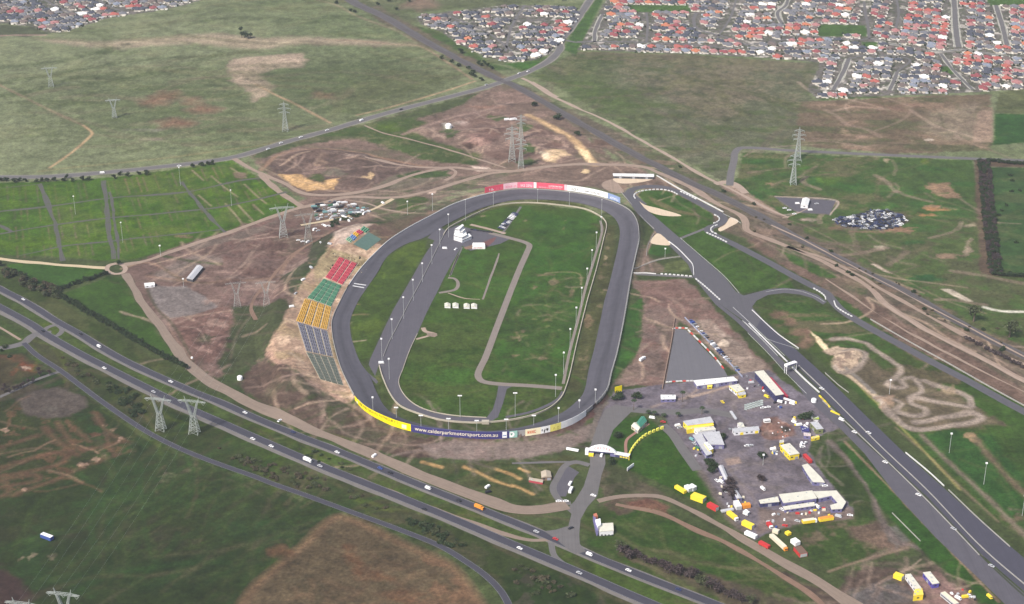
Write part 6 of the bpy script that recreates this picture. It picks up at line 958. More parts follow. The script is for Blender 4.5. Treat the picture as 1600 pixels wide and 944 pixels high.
# ---------------------------------------------------------------- vehicles
PAINT = {k: mat('paint ' + k, c, rough=.35, var=0) for k, c in dict(white=(.82, .82, .82), silver=(.48, .49, .51), grey=(.22, .23, .25), black=(.025, .025, .03), blue=(.05, .09, .30), navy=(.035, .045, .12), red=(.50, .04, .04), orange=(.75, .28, .04), yellow=(.82, .62, .05), green=(.05, .16, .08), cream=(.68, .62, .48), brown=(.16, .10, .07), teal=(.20, .38, .38)).items()}
TYRE = mat('tyre', (.02, .02, .02), var=0)
def car_mesh(kind):
    mb = MB(); s = 1.12
    if kind == 'car':
        mb.box((0, 0, .35), (4.6 * s, 1.85 * s, .62), top=.94); mb.box((-.25, 0, .95), (2.5 * s, 1.6 * s, .58), top=.78, mi=1); mb.box((-.25, 0, 1.49), (1.95 * s, 1.26 * s, .06), mi=0)
        wx = 1.4
    elif kind == 'van':
        mb.box((-.3, 0, .45), (4.8 * s, 2.0 * s, 1.75), top=.92); mb.box((2.2, 0, .45), (1.3, 1.9 * s, .8), top=.9); mb.box((1.95, 0, 1.25), (.9, 1.8 * s, .7), top=.8, mi=1); wx = 1.6
    else:
        mb.box((-1.2, 0, .9), (7.2, 2.5, 2.5)); mb.box((3.5, 0, .5), (1.9, 2.3, 2.1), top=.92); mb.box((4.2, 0, 1.6), (.7, 2.1, .8), mi=1); wx = 3.0
    for x in (-wx, wx):
        for y in (-.85, .85): mb.tube((x, y * 1.08 - .12, .35), (x, y * 1.08 + .12, .35), .36, n=8, mi=2)
    me = bpy.data.meshes.new(kind); me.from_pydata(mb.v, [], mb.f); [me.materials.append(m) for m in (PAINT['white'], GLASS, TYRE)]; me.polygons.foreach_set('material_index', mb.m); me.update(); return me
CARM = {}
def car_me(kind, color):
    if (kind, color) not in CARM:
        if kind not in CARM: CARM[kind] = car_mesh(kind)
        m = CARM[kind].copy(); m.materials[0] = PAINT[color]; CARM[(kind, color)] = m
    return CARM[(kind, color)]
def car(x, y, label, color='white', kind='car', rz=None, along=None, group=None, pos=None, sc=1.0, z=0.0, name=None):
    p = np.array(pos) if pos is not None else G1(x, y)
    if along is not None:
        d, par = dist_line(np.array([p[0]]), np.array([p[1]]), along); i = min(int(par[0]), len(along) - 2); dd_ = along[i + 1] - along[i]; rz = math.atan2(dd_[1], dd_[0])
    o = link(name or {'car': 'car', 'van': 'van', 'truck': 'truck'}[kind], car_me(kind, color)); o.location = (p[0], p[1], p[2] + z); o.rotation_euler = (0, 0, rz or 0); o.scale = (sc, sc, sc); tag(o, label, {'car': 'car', 'van': 'van', 'truck': 'truck'}[kind], group); return o
lnN, lnS, lnA = world_line(HW_N, 20), world_line(HW_S, 20), world_line(ART, 20)
for x, y, c_, k_ in ((36.5, 468.5, 'white', 'car'), (126, 522.5, 'black', 'car'), (155, 542.5, 'white', 'van'), (267, 597, 'white', 'car'), (383, 645.5, 'white', 'car'), (458, 676, 'navy', 'car'), (527, 707.5, 'white', 'car'), (594, 732.5, 'blue', 'car'), (610, 739.5, 'black', 'car'), (669, 764, 'white', 'van'), (717, 783, 'black', 'car'), (749, 795, 'orange', 'truck'), (838, 831.5, 'silver', 'car'), (868, 843, 'red', 'car'), (921, 867.5, 'white', 'van'), (982, 892, 'white', 'car'), (1060, 922, 'navy', 'car')):
    car(x, y, {'truck': 'orange and white truck', 'van': 'white van'}.get(k_, c_ + ' car') + ' on the highway carriageway nearest the bowl', c_, k_, along=lnN, group='traffic on the far carriageway', sc=1.15, z=.07)
for x, y, c_, k_ in ((67, 518, 'black', 'car'), (163, 576, 'white', 'car'), (240, 613, 'silver', 'car'), (395, 686.5, 'white', 'car'), (424, 698, 'white', 'car'), (481, 721, 'white', 'truck'), (500, 729, 'silver', 'car'), (663, 796.5, 'black', 'car'), (812, 857.5, 'white', 'car'), (905, 896, 'silver', 'car')):
    car(x, y, {'truck': 'white box truck', 'van': 'white van'}.get(k_, c_ + ' car') + ' on the near highway carriageway', c_, k_, along=lnS, group='traffic on the near carriageway', sc=1.15, z=.07)
for x, y, c_, k_ in ((160, 271, 'white', 'van'), (280, 260, 'white', 'car'), (419, 233.5, 'white', 'car'), (439, 224, 'white', 'car'), (470, 215, 'white', 'car'), (511, 204, 'white', 'car'), (565, 189, 'white', 'van'), (627, 171.5, 'black', 'car'), (811, 115, 'white', 'car'), (825, 112, 'white', 'car'), (882, 56, 'silver', 'car'), (893, 39, 'white', 'car'), (760, 133, 'silver', 'car')):
    car(x, y, ('white van' if k_ == 'van' else c_ + ' car') + ' on the long arterial road', c_, k_, along=lnA, group='traffic on the arterial road', sc=1.25, z=.07)
SPOT = [(695, 389, 'white', 'van', 0, 'white van standing on the pit lane below the control tower'), (596, 568, 'white', 'van', .1, 'white vehicle at the near end of the pit divider wall'), (712, 390, 'white', 'car', 1.1, 'white car on the pit lane right of the van'), (1129, 629, 'yellow', 'car', 2.0, 'small yellow car alone in the open paddock'), (1192, 638, 'white', 'car', .2, 'white car in the paddock, left of a pair'), (1200, 637, 'white', 'car', .2, 'white car in the paddock, right of a pair'),
    (1284, 608, 'white', 'car', -.8, 'white car on the left edge of the drag strip'), (1315, 657, 'white', 'van', -.8, 'white van on the return road beside the paddock gate'), (1335, 676, 'white', 'car', -.8, 'white car at the top of the lower return road'), (1357, 677, 'white', 'car', -.8, 'white car on the drag strip below the gate'), (1383, 723, 'white', 'car', -.8, 'small white car halfway down the return road'), (1435, 774, 'white', 'car', -.8, 'white car on the lower return road'), (1490, 827, 'silver', 'car', -.8, 'silver car on the lower return road'), (1549, 885, 'silver', 'car', -.8, 'silver car far down the return road'),
    (940, 712.5, 'white', 'van', 1.3, 'white van under the entrance arch'), (891, 757, 'white', 'van', 1.2, 'white van parked on the car park island'), (892, 768, 'white', 'truck', 1.3, 'white truck parked on the car park island'), (927, 775, 'white', 'car', -.5, 'white car at the mouth of the entrance road'), (892, 826, 'black', 'car', .6, 'dark car waiting at the highway junction'), (884, 784, 'white', 'car', .1, 'white car below the car park island'), (873, 784, 'white', 'car', .1, 'white car at the foot of the car park loop'),
    (1059, 666, 'white', 'van', .4, 'white van left of the workshops'), (1062, 669, 'silver', 'car', .4, 'silver car beside the white van at the workshops'), (1019, 654, 'white', 'van', -.3, 'white van on the road behind the cottage'), (1036, 660, 'red', 'car', -.3, 'red car on the road near the workshops'), (1081, 688, 'teal', 'van', -.9, 'teal van left of the grey wing'), (1085, 694, 'silver', 'car', -.9, 'silver car left of the grey wing'), (1090, 702, 'green', 'van', -.9, 'green van left of the grey wing'),
    (1167, 697, 'white', 'car', .4, 'white car in the open lot near the low building'), (1173, 697, 'silver', 'car', .4, 'silver car in the open lot near the low building'), (1208, 703, 'white', 'van', .2, 'white van left of the yellow hall'), (1211, 707, 'silver', 'car', .2, 'silver car left of the yellow hall'), (1252, 695, 'white', 'van', 1.2, 'white van right of the yellow hall'), (1254, 699, 'white', 'car', .2, 'white car right of the yellow hall'), (1258, 693, 'white', 'car', .9, 'small white car by the paddock verge'),
    (1192, 765, 'white', 'van', -1.1, 'white van on the light strip in the lot'), (1289, 760, 'white', 'car', .1, 'white car at the foot of the crooked-roofed shed'), (1277, 793, 'white', 'van', -1.0, 'white van in front of the hook-shaped wing'), (1236, 798, 'white', 'car', .3, 'white car in front of the lean-to'), (1222, 797, 'white', 'car', -1, 'white car at the left end of the lean-to'), (1310, 808, 'silver', 'van', -.5, 'silver van right of the yellow trucks'), (1328, 806, 'white', 'car', -.2, 'white car in the lower right corner of the lot'), (1246, 815, 'silver', 'car', -.5, 'silver car left of the yellow trucks'),
    (1120, 752, 'white', 'car', -1.1, 'white car left of the upper thin shed'), (1127, 754, 'white', 'van', -1.0, 'white van left of the dark trees'), (1134, 769, 'silver', 'car', -1.1, 'silver car left of the dark trees'), (1241, 661, 'white', 'van', -.8, 'white van left of the grey-roofed block'), (1249, 665, 'white', 'van', .3, 'white van by the navy canopy'), (1267, 654, 'white', 'van', -.4, 'white van between dark tree and lime awning'), (1219, 629, 'white', 'van', -.5, 'white van at the end of the pit building'), (1238, 632, 'white', 'van', -.6, 'white van at the corner of the pit building'), (1198, 621, 'yellow', 'van', -.9, 'yellow van beside the dark side of the pit building'), (1174, 599, 'silver', 'van', .2, 'silver van at the upper end of the pit building'),
    (1004, 563, 'white', 'truck', .9, 'white digger truck on the dark earth wedge'), (228, 446, 'black', 'car', .3, None), (793, 188.5, 'white', 'truck', .2, 'white truck in the far earthworks, left of a pair'), (803, 188, 'white', 'truck', .4, 'white truck in the far earthworks, right of a pair'), (1497, 936, 'white', 'van', -.9, 'white van at the lower edge near the long grey bus'), (1508, 934, 'yellow', 'van', .2, 'yellow van at the lower right edge'), (1546, 934, 'yellow', 'van', -1.2, 'yellow van closest to the return road at the lower edge'), (1515, 932, 'white', 'car', -.9, 'white car at the lower right edge'), (1246, 319, 'white', 'van', .1, 'white van on the gravel pad, nearest the shed'), (1226, 326, 'white', 'car', .1, 'white car on the gravel pad, leftmost'), (1233, 329, 'white', 'car', .1, 'white car on the gravel pad, second from the left'), (1241, 335, 'white', 'car', .1, 'white car at the lower edge of the gravel pad'), (1266, 329, 'white', 'van', .1, 'white van on the gravel pad below the shed'), (1276, 319, 'silver', 'car', .1, 'silver car on the right of the gravel pad'), (585, 713.5, 'white', 'van', 1.0, 'white van on the wide gravel road'), (437, 658, 'white', 'car', 1.0, 'white car on the wide gravel road'), (762, 762, 'white', 'van', .9, 'white van on the gravel near the yellow earth strips'), (763, 770, 'black', 'van', .4, 'dark van on the gravel near the yellow earth strips'),
    (776, 703 + 80, 'silver', 'car', .4, None), (497, 576, 'white', 'car', .3, None)]
for x, y, c_, k_, rz, lab in SPOT:
    if lab: car(x, y, lab, c_, k_, rz, sc=1.15, z=.1)
# double row of cars on the infield
k = 0
for i in range(13):
    for s_ in (-1, 1):
        u = (i + .5) / 13; x = 782 + 24 * u + s_ * 1.9 + random.uniform(-.3, .3); y = 358.5 - 25 * u + s_ * .8; c_ = random.choice(['white', 'white', 'black', 'navy', 'silver', 'navy']); car(x, y, c_ + ' car in the double row on the infield', c_, 'car', 1.15 + random.uniform(-.1, .1) + (math.pi / 2), group='double row of cars on the infield', sc=1.15, z=.1)
for i in range(7): x = 738 + 29 * i / 6; car(x, 359.5 + 4 * i / 6, 'dark car along the pale road by the tower', random.choice(['black', 'navy', 'black']), 'car', -.3, group='dark cars by the tower', sc=1.1, z=.1)
# row behind the skid pad
for i in range(26):
    u = i / 25; x = 1079 + 80 * u; y = 502 + 84 * u; 
    if random.random() < .2: continue
    c_ = random.choice(['white', 'navy', 'silver', 'black', 'blue', 'grey', 'white']); p = G1(x, y); car(x, y, c_ + ' car in the row behind the skid pad', c_, random.choice(['car', 'car', 'van']), R(35), group='cars parked behind the skid pad', sc=1.15, z=.1)
# vehicle yard beyond the bowl
yard = [(488, 322), (520, 314), (556, 321), (578, 326), (560, 335), (530, 342), (492, 346)]; yp = U(yard, 0); k = 0
for r in range(9):
    for cidx in range(13):
        x = 490 + cidx * 6.6 + random.uniform(-1.5, 1.5) + r * 1.0; y = 317 + r * 3.3 + random.uniform(-.6, .6) - cidx * .35 + (4 if cidx < 2 else 0); p = U([(x, y)], 0)[0]
        if not inside(np.array([p[0]]), np.array([p[1]]), yp)[0] or random.random() < .12: continue
        c_ = random.choice(['white', 'grey', 'silver', 'grey', 'black', 'teal', 'green', 'white']); kk = random.choice(['car', 'truck', 'van', 'truck', 'car']); car(x, y, f'{c_} {kk} in the yard of parked trucks', c_, kk, R(25) + random.uniform(-.25, .25), group='vehicles in the truck yard', sc=.92)
for x, y in ((508, 354), (514, 353.5), (492, 358), (497, 361), (490, 360), (466, 376), (473, 378), (481, 379), (540, 341), (536, 339), (548, 343), (532, 344), (571, 333), (576, 331), (566, 331), (561, 334), (568, 335), (598, 318), (505, 352), (501, 380), (515, 382), (486, 419), (474, 438), (462, 459), (456, 480), (545, 346)):
    c_ = random.choice(['white', 'white', 'silver']); car(x, y, c_ + ' vehicle standing on the rough slope behind the grandstand', c_, random.choice(['van', 'car', 'van']), random.uniform(0, 3), group='vehicles behind the grandstand', sc=1.1)
# wrecked cars
pile = U([(1301, 345), (1312, 340), (1340, 335), (1370, 328), (1390, 330), (1412, 336), (1418, 346), (1400, 356), (1380, 360), (1357, 358), (1340, 357), (1317, 355)], 0); lo, hi = pile.min(0), pile.max(0); spots = []
rs = random.Random(4); yy = lo[1]
while yy < hi[1]:
    xx = lo[0] + rs.uniform(0, 4)
    while xx < hi[0]:
        x, y = xx + rs.uniform(-1, 1), yy + rs.uniform(-1.5, 1.5)
        if inside(np.array([x]), np.array([y]), pile)[0]: spots.append((x, y))
        xx += 4.9
    yy += 5.8
random.Random(2).shuffle(spots); spots = spots[:295]
for x, y in spots: 
    c_ = rs.choice(['navy', 'black', 'grey', 'white', 'navy', 'silver', 'grey', 'black', 'navy', 'black', 'white']); car(0, 0, f'wrecked {c_} car in the big scrap pile on the grass', c_, 'car', rs.uniform(0, 3.1), pos=(x, y, rs.choice([0, 0, 1.2])), group='wrecked cars in the scrap pile', sc=1.3, name='wrecked_car')
# big vehicles with parts: containers, trucks, buses given by the two ends of their roof line
def rig(lab, a, b, w, h, body, roof=None, cab=None, name='truck', cat='truck', wheels=True, z0=.9):
    A, B_ = U([a], h)[0], U([b], h)[0]; c = (A + B_) / 2; d = B_ - A; L = np.linalg.norm(d); g = empty(name, (*c, 0), math.atan2(d[1], d[0])); tag(g, lab, cat); cl = 2.3 if cab else 0
    bm_ = PAINT[body]; MB().box((-cl / 2, 0, z0), (L - cl, w, h - z0)).build('cargo_box' if name != 'bus' else 'body', bm_, g)
    if roof: MB().box((-cl / 2, 0, h), (L - cl - .3, w - .3, .1)).build('roof', PAINT[roof], g)
    if cab: cb = MB().box((L / 2 - 1.1, 0, .5), (2.1, w * .92, h * .72), top=.94).build('cab', PAINT[cab], g); MB().box((L / 2 + .02, 0, h * .42), (.1, w * .75, .8)).build('windscreen', GLASS, cb)
    if wheels:
        for x in (-L * .36, -L * .2, L * .34):
            for y in (-w * .42, w * .42): MB().tube((x, y - .2, .5), (x, y + .2, .5), .5, n=8).build('wheel', TYRE, g)
    if name == 'bus': MB().box((0, -w / 2, h * .55), (L * .92, .08, .9)).build('window_band', GLASS, g); MB().box((0, w / 2, h * .55), (L * .92, .08, .9)).build('window_band', GLASS, g)
    if not wheels: MB().box((L / 2 - cl + .02, 0, z0 + .2), (.08, w * .9, h - z0 - .5)).build('end_door', STEEL, g)
    return g
rig('olive yellow trailer on the grass edge, leftmost of the row', (1056, 758), (1071, 767), 4, 4, 'yellow'); rig('white container on the grass, left of a pair', (1072, 757.5), (1079, 763), 5, 4.5, 'white', name='container', cat='container', wheels=False, z0=.1); rig('white container on the grass, right of a pair', (1078.5, 756.5), (1086, 761), 5, 4.5, 'white', name='container', cat='container', wheels=False, z0=.1)
rig('wide bright yellow container on the grass edge', (1082, 771), (1101, 778), 7.5, 5, 'yellow', name='container', cat='container', wheels=False, z0=.1); rig('orange-red container right of the wide yellow one', (1107, 785), (1121, 792.5), 5, 4.5, 'red', name='container', cat='container', wheels=False, z0=.1); rig('low grey flatbed crossing the yellow truck', (1127, 798), (1146, 794.5), 3.6, 2.4, 'silver')
rig('yellow truck with a white cab by the gravel road', (1138, 798), (1152, 809), 4.4, 4.2, 'yellow', cab='white'); rig('yellow container nearest the gravel road', (1161, 813), (1177, 820.5), 4.8, 4.6, 'yellow', cab=None, name='container', cat='container', wheels=False, z0=.1); rig('long white trailer beside the gravel road', (1165, 829.5), (1182, 837), 4.4, 4, 'white'); rig('dark red trailer below the long white trailer', (1187, 845), (1202, 853), 4, 3.6, 'red'); rig('short red truck with a white front', (1200, 815), (1206, 822), 4, 3.6, 'red', cab='white')
rig('cream box on the gravel junction', (1208, 826), (1217, 829), 4, 3.6, 'cream', name='container', cat='container', wheels=False, z0=.1); rig('very long pale trailer with an orange cab', (1205, 834), (1229, 856), 4.2, 4, 'cream', cab='orange'); rig('small lime loader on the green grass', (1229, 829.5), (1234, 833), 4.4, 3.6, 'yellow'); rig('white truck on the near grass, above the brown container', (1239, 841), (1247, 847), 6, 5, 'white'); rig('wide brown-red container on the near grass', (1246, 853.5), (1256, 865), 8, 4, 'red', roof='brown', name='container', cat='container', wheels=False, z0=.1)
rig('yellow and white truck below the hall, left of a pair', (1254, 813), (1276, 810), 4.4, 4, 'yellow', roof='cream', cab='white'); rig('yellow truck below the hall, right of a pair', (1280, 810), (1302, 806.5), 4.4, 4, 'yellow', roof='orange', cab=None); rig('long red bus right of the yellow hall', (1257, 709), (1267, 719.5), 3.6, 4.2, 'red', name='bus', cat='bus'); rig('white container between thin sheds and orange container', (1150, 782), (1155, 791), 5.5, 4.4, 'white', name='container', cat='container', wheels=False, z0=.1); rig('orange container left of the hall', (1160, 788.5), (1172, 786.5), 4.4, 4, 'orange', name='container', cat='container', wheels=False, z0=.1)
rig('white truck below the orange container', (1163, 797), (1170, 800), 5, 4.2, 'white', cab='white'); rig('white bus standing near the red gravel', (1193.5, 656), (1203.5, 655), 3.4, 4, 'white', name='bus', cat='bus'); rig('grey trailer frame in the paddock', (1142, 642), (1150, 654), 2.6, 2.4, 'silver'); rig('long pale bus at the bottom edge of the picture', (1473, 925), (1495, 943), 5, 4.6, 'silver', roof='cream', name='bus', cat='bus'); rig('yellow container at the left of the bottom right yard', (1398, 895), (1411, 900), 5.5, 4.5, 'yellow', name='container', cat='container', wheels=False, z0=.1); rig('blue and white caravan alone in the dark field', (65, 833), (81, 839), 4.6, 4.6, 'blue', roof='white', name='caravan', cat='caravan')
rig('long white trailer on the sandy crest, nearer the edge', (424, 539), (432, 526), 3, 3.4, 'white'); rig('long white trailer on the sandy crest, nearer the seats', (445, 538), (449, 525), 3.4, 3.4, 'white'); rig('white trailer beside the gravel bank near the entrance', (885, 699.5), (904, 703), 2.8, 2.6, 'white'); rig('white fence trailer at the foot of the pit building', (1224, 621), (1242, 627), 1.6, 2.6, 'white')
# pallets in the paddock and debris, poles
for i in range(7):
    for j in range(3): p = G1(1165 + i * 4.2, 640 - i * 1.2 - j * 3.2); tag(MB().box((0, 0, 0), (2.8, 2.2, .8)).build('crate', mat('crate grey green', (.35, .40, .38), var=.2), loc=tuple(p)), 'grey crate in the loose grid of crates on the paddock', 'crate', 'crates on the paddock')
# loose gear in the paddock
GEAR = [PAINT[c] for c in ('white', 'white', 'silver', 'grey', 'blue', 'yellow', 'red', 'black', 'cream')]; rs = random.Random(12)
for (cx, cy, rx, ry, n, lab) in ((1180, 600, 14, 12, 9, 'crate or trolley beside the dark side of the pit building'), (1228, 632, 18, 6, 7, 'crate or trolley at the lower end of the pit building'), (1250, 662, 12, 10, 9, 'crate near the navy canopy'), (1214, 672, 24, 12, 14, 'block of rubble on the red gravel'), (1090, 700, 8, 16, 8, 'crate left of the long grey wing'), (1150, 785, 16, 10, 9, 'crate among the containers left of the hall'), (1250, 800, 46, 5, 16, 'crate on the ground in front of the lean-to'), (1126, 760, 8, 18, 8, 'crate left of the thin sheds'), (1215, 820, 18, 8, 6, 'crate by the gravel junction'), (1505, 930, 22, 8, 8, 'crate in the bottom right yard'), (1210, 705, 8, 6, 5, 'crate left of the yellow hall'), (1150, 668, 16, 5, 7, 'crate behind the white-fronted building')):
    for i in range(n):
        p = G1(cx + rs.uniform(-rx, rx), cy + rs.uniform(-ry, ry)); k = .55 if 'rubble' in lab else 1; mb = MB().box((0, 0, 0), (rs.uniform(1.5, 4) * k, rs.uniform(1.2, 2.4) * k, rs.uniform(.8, 2.2) * k), rs.uniform(0, 3), top=rs.uniform(.85, 1)); tag(mb.build('rubble_block' if k < 1 else 'crate', rs.choice(GEAR) if k == 1 else rs.choice([WWHITE, mat('terracotta', (0, 0, 0)), WBROWN]), loc=tuple(p)), lab, 'rubble' if k < 1 else 'crate', lab.split(' ', 1)[1] if False else 'loose gear: ' + ' '.join(lab.split()[-3:]))
# rocks and spoil on the bank behind the seats
for i in range(46):
    x = rs.uniform(508, 575); y = 395 + (x - 508) * .1 + rs.uniform(0, 28); p = G1(x, y); tag(MB().box((0, 0, -.3), (rs.uniform(1, 2.6), rs.uniform(.8, 2), rs.uniform(.8, 1.6)), rs.uniform(0, 3), top=.6).build('rock', rs.choice([WBROWN, TYRE, mat('pale rock', (.4, .34, .24), var=.2)]), loc=tuple(p)), 'rock on the sandy bank above the red seats', 'rock', 'rocks on the sandy bank')
# ---------------------------------------------------------------- light poles, pylons
def pole(x, yb, yt, lab, xt=None, bar=False, head=1.0, group='floodlight poles'):
    b = G1(x, yb); best = 10
    for h in np.linspace(5, 60, 111):
        if P(b[0], b[1], b[2] + h)[1] <= yt: best = h; break
    g = empty('light_pole', b); tag(g, lab, 'light pole', group); MB().tube((0, 0, 0), (0, 0, best), .27, .18, n=6).build('mast', STEEL, g)
    hd = MB().box((0, 0, best - .8), (4.6 if bar else 2.1 * head, 1.0 if bar else 1.4 * head, 1.0 if bar else 1.5 * head)).build('lamp_head', PAINT['white'], g)
LP = [(701, 371, 335), (687.5, 386, 359), (675, 413, 383), (660.3, 441, 411.5), (646, 470, 437.5), (631, 498, 465), (613, 530, 499), (597, 563, 529.5), (608.5, 593, 561), (583, 645, 621)]
for x, a, b in LP: pole(x, a, b, 'grey floodlight pole with a white head along the pit lane', group='floodlights along the pit lane')
for x, a, b in ((727.5, 345, 312), (771, 321, 296), (840, 318, 296), (889.5, 323, 300), (940, 336, 312)): pole(x, a, b, 'thin floodlight pole on the inner edge of the far bend', group='floodlights on the far bend', head=.5)
for x, a, b in ((939, 362, 339), (931.5, 390, 363.5), (924.5, 420, 391), (917, 447, 420), (908.5, 480, 450), (900, 512, 481), (890.5, 548, 514.5), (880.5, 585, 551), (868, 620, 586), (930, 630, 609), (905, 640, 626), (872.5, 662, 638)): pole(x, a, b, 'floodlight pole on the infield side of the back straight', group='floodlights on the back straight')
for x, a, b in ((619.5, 656, 637), (658, 671, 649), (701, 675, 654), (745, 678, 657), (791, 674, 655), (834, 668, 649)): pole(x, a, b, 'short floodlight pole on the inside of the near bend', group='floodlights on the near bend', head=.7, bar=True)
for x, a, b, lab in ((719, 652, 618, 'tall pole with a crossbar on the infield grass, left of the path'), (805, 651, 614, 'tall pole with a crossbar on the infield grass, right of the path'), (676, 330, 303.5, 'pole on the slope behind the upper bend, right of two'), (637, 336, 315, 'pole on the slope behind the upper bend, left of two'), (287, 448, 436, 'short pole in the dirt yard'), (251, 400, 384, 'pole at the lower edge of the parking field'),
                     (1537, 757, 724, 'floodlight pole near the right edge of the picture, below the kart course'), (1483, 708, 678, 'floodlight pole below the kart course'), (1389.5, 616, 594, 'floodlight pole in the middle of the kart course'), (1597, 806, 775, 'floodlight pole at the right edge of the picture'), (1039, 402, 389, 'thin pole between bowl and main straight'), (1192, 727, 711, 'short pole in the open lot')): pole(x, a, b, lab, group=None, bar='crossbar' in lab)
for x, a, b in ((118, 335, 307), (192, 379, 348), (282, 290, 262), (362, 322, 297)): pole(x, a, b, 'white-headed pole among the green parking rows', group='poles in the parking field', head=.8)
GALV = mat('pylon steel', (.33, .36, .345), rough=.55, var=.08)
def lattice(mb, z0, z1, w0, w1, d0, d1, x0=0.0, x1=0.0, n=5, r=.16):
    c = [(-1, -1), (1, -1), (1, 1), (-1, 1)]; P_ = lambda t, k: (x0 + (x1 - x0) * t + c[k][0] * (w0 + (w1 - w0) * t) / 2, c[k][1] * (d0 + (d1 - d0) * t) / 2, z0 + (z1 - z0) * t)
    for k in range(4):
        mb.tube(P_(0, k), P_(1, k), r * 1.4, n=4)
        for i in range(n):
            a, b = i / n, (i + 1) / n; k2 = (k + 1) % 4; mb.tube(P_(a, k), P_(b, k2), r * .8, n=3); mb.tube(P_(a, k2), P_(b, k), r * .8, n=3); mb.tube(P_(b, k), P_(b, k2), r * .8, n=3)
def pylon_wide(x, yb, yt, lab, rz=0.0, r=.2):
    b = G1(x, yb); h = 40.0
    for hh in np.linspace(10, 80, 141):
        if P(b[0], b[1], hh)[1] <= yt: h = hh; break
    k = h / 38.0; g = empty('power_pylon', b, rz); tag(g, lab, 'pylon', 'power pylons')
    mb = MB(); lattice(mb, 0, 19 * k, 9 * k, 4 * k, 7 * k, 3 * k, n=5, r=r); mb.build('tower_body', GALV, g); mb = MB()
    lattice(mb, 18 * k, 33 * k, 2 * k, 1.3 * k, 2.4 * k, 1.6 * k, -1.2 * k, -5.2 * k, 5, r * .9); lattice(mb, 18 * k, 33 * k, 2 * k, 1.3 * k, 2.4 * k, 1.6 * k, 1.2 * k, 5.2 * k, 5, r * .9); mb.build('fork', GALV, g)
    mb = MB()
    for s in (-1, 1):
        for z in (33.2, 34.6): mb.tube((-13.5 * k, s * .8 * k, (34 if z == 35 else 33.4) * k), (-6 * k, s * .8 * k, z * k), r, n=4); mb.tube((13.5 * k, s * .8 * k, (34 if z == 35 else 33.4) * k), (6 * k, s * .8 * k, z * k), r, n=4); mb.tube((-6 * k, s * .8 * k, z * k), (6 * k, s * .8 * k, z * k), r, n=4)
        for i in range(13): u = -13 + 2 * i; mb.tube((u * k, s * .8 * k, 33.3 * k), ((u + 2) * k, s * .8 * k, 34.8 * k if abs(u + 1) < 7 else 34.1 * k), r * .5, n=3)
    mb.build('crossarm', GALV, g); mb = MB()
    for s in (-1, 1): mb.tube((s * 6 * k, .8 * k, 34 * k), (s * 7 * k, 0, 38.5 * k), r, n=4); mb.tube((s * 6 * k, -.8 * k, 34 * k), (s * 7 * k, 0, 38.5 * k), r, n=4)
    mb.build('earth_peak', GALV, g)
    for u in (-11, 0, 11): m2 = MB(); m2.tube((u * k - 2.2 * k, 0, 33.2 * k), (u * k, 0, 30.4 * k), r * .8, n=4); m2.tube((u * k + 2.2 * k, 0, 33.2 * k), (u * k, 0, 30.4 * k), r * .8, n=4); m2.build('insulator', GALV, g)
    return g
def pylon_tall(x, yb, yt, lab, rz=0.0, r=.2):
    b = G1(x, yb); h = 45.0
    for hh in np.linspace(10, 90, 161):
        if P(b[0], b[1], hh)[1] <= yt: h = hh; break
    k = h / 45.0; g = empty('power_pylon', b, rz); tag(g, lab, 'pylon', 'power pylons'); mb = MB(); lattice(mb, 0, 26 * k, 8 * k, 3.2 * k, 8 * k, 3.2 * k, n=6, r=r); lattice(mb, 26 * k, 42 * k, 3.2 * k, 1.6 * k, 3.2 * k, 1.6 * k, n=5, r=r * .9); mb.tube((0, 0, 42 * k), (0, 0, 45 * k), r * 1.5, n=4); mb.build('tower_body', GALV, g)
    for z in (27, 33, 39):
        m2 = MB(); w = {27: 7.5, 33: 9, 39: 6.5}[z] * k
        for s in (-1, 1):
            for yy in (-.8, .8): m2.tube((s * 1.2 * k, yy * k, z * k), (s * w, 0, (z + .8) * k), r * .9, n=4); m2.tube((s * 1.2 * k, yy * k, (z + 2.4) * k), (s * w, 0, (z + .8) * k), r * .9, n=4)
            m2.tube((s * w, 0, (z + .8) * k), (s * w, 0, (z - 2) * k), r, n=4)
        m2.build('crossarm', GALV, g)
    return g
pylon_wide(251.5, 672, 618, 'wide lattice pylon beside the highway, left of the near pair', -.2, .2); pylon_wide(304, 677, 621, 'wide lattice pylon beside the highway, right of the near pair', -.2, .2); pylon_wide(106, 985, 921, 'pylon top at the bottom left edge, right one', -.2, .22); pylon_wide(42, 1000, 936, 'pylon top at the bottom left edge, left one', -.2, .22)
pylon_wide(443, 370, 319, 'wide pylon in the dirt left of the truck yard', .2, .22); pylon_wide(482, 380, 330, 'wide pylon just left of the truck yard, faint against dirt', .2, .09); pylon_wide(179, 184, 153, 'small wide pylon on the far grassland, right of two', .2, .24); pylon_wide(80, 136, 103, 'small wide pylon on the far grassland, left of two', .2, .17); pylon_wide(371, 480, 438, 'faint wide pylon on the dirt yard, left of two', .2, .065); pylon_wide(417, 478, 440, 'faint wide pylon on the dirt yard, right of two', .2, .065)
pylon_tall(446, 205, 158, 'narrow pylon below the pale track on the grassland', 0, .22); pylon_tall(800, 252, 195, 'tall pylon in the earthworks, left of the cluster', 0, .26); pylon_tall(814, 262, 214, 'tall pylon in the earthworks, nearest of the cluster', 0, .26); pylon_tall(814, 217, 178, 'tall pylon in the earthworks, farthest of the cluster', 0, .2); pylon_tall(1239, 288, 238, 'tall pylon on the green block, nearer of two', 0, .26); pylon_tall(1246, 248, 199, 'tall pylon on the green block, farther of two', 0, .24)
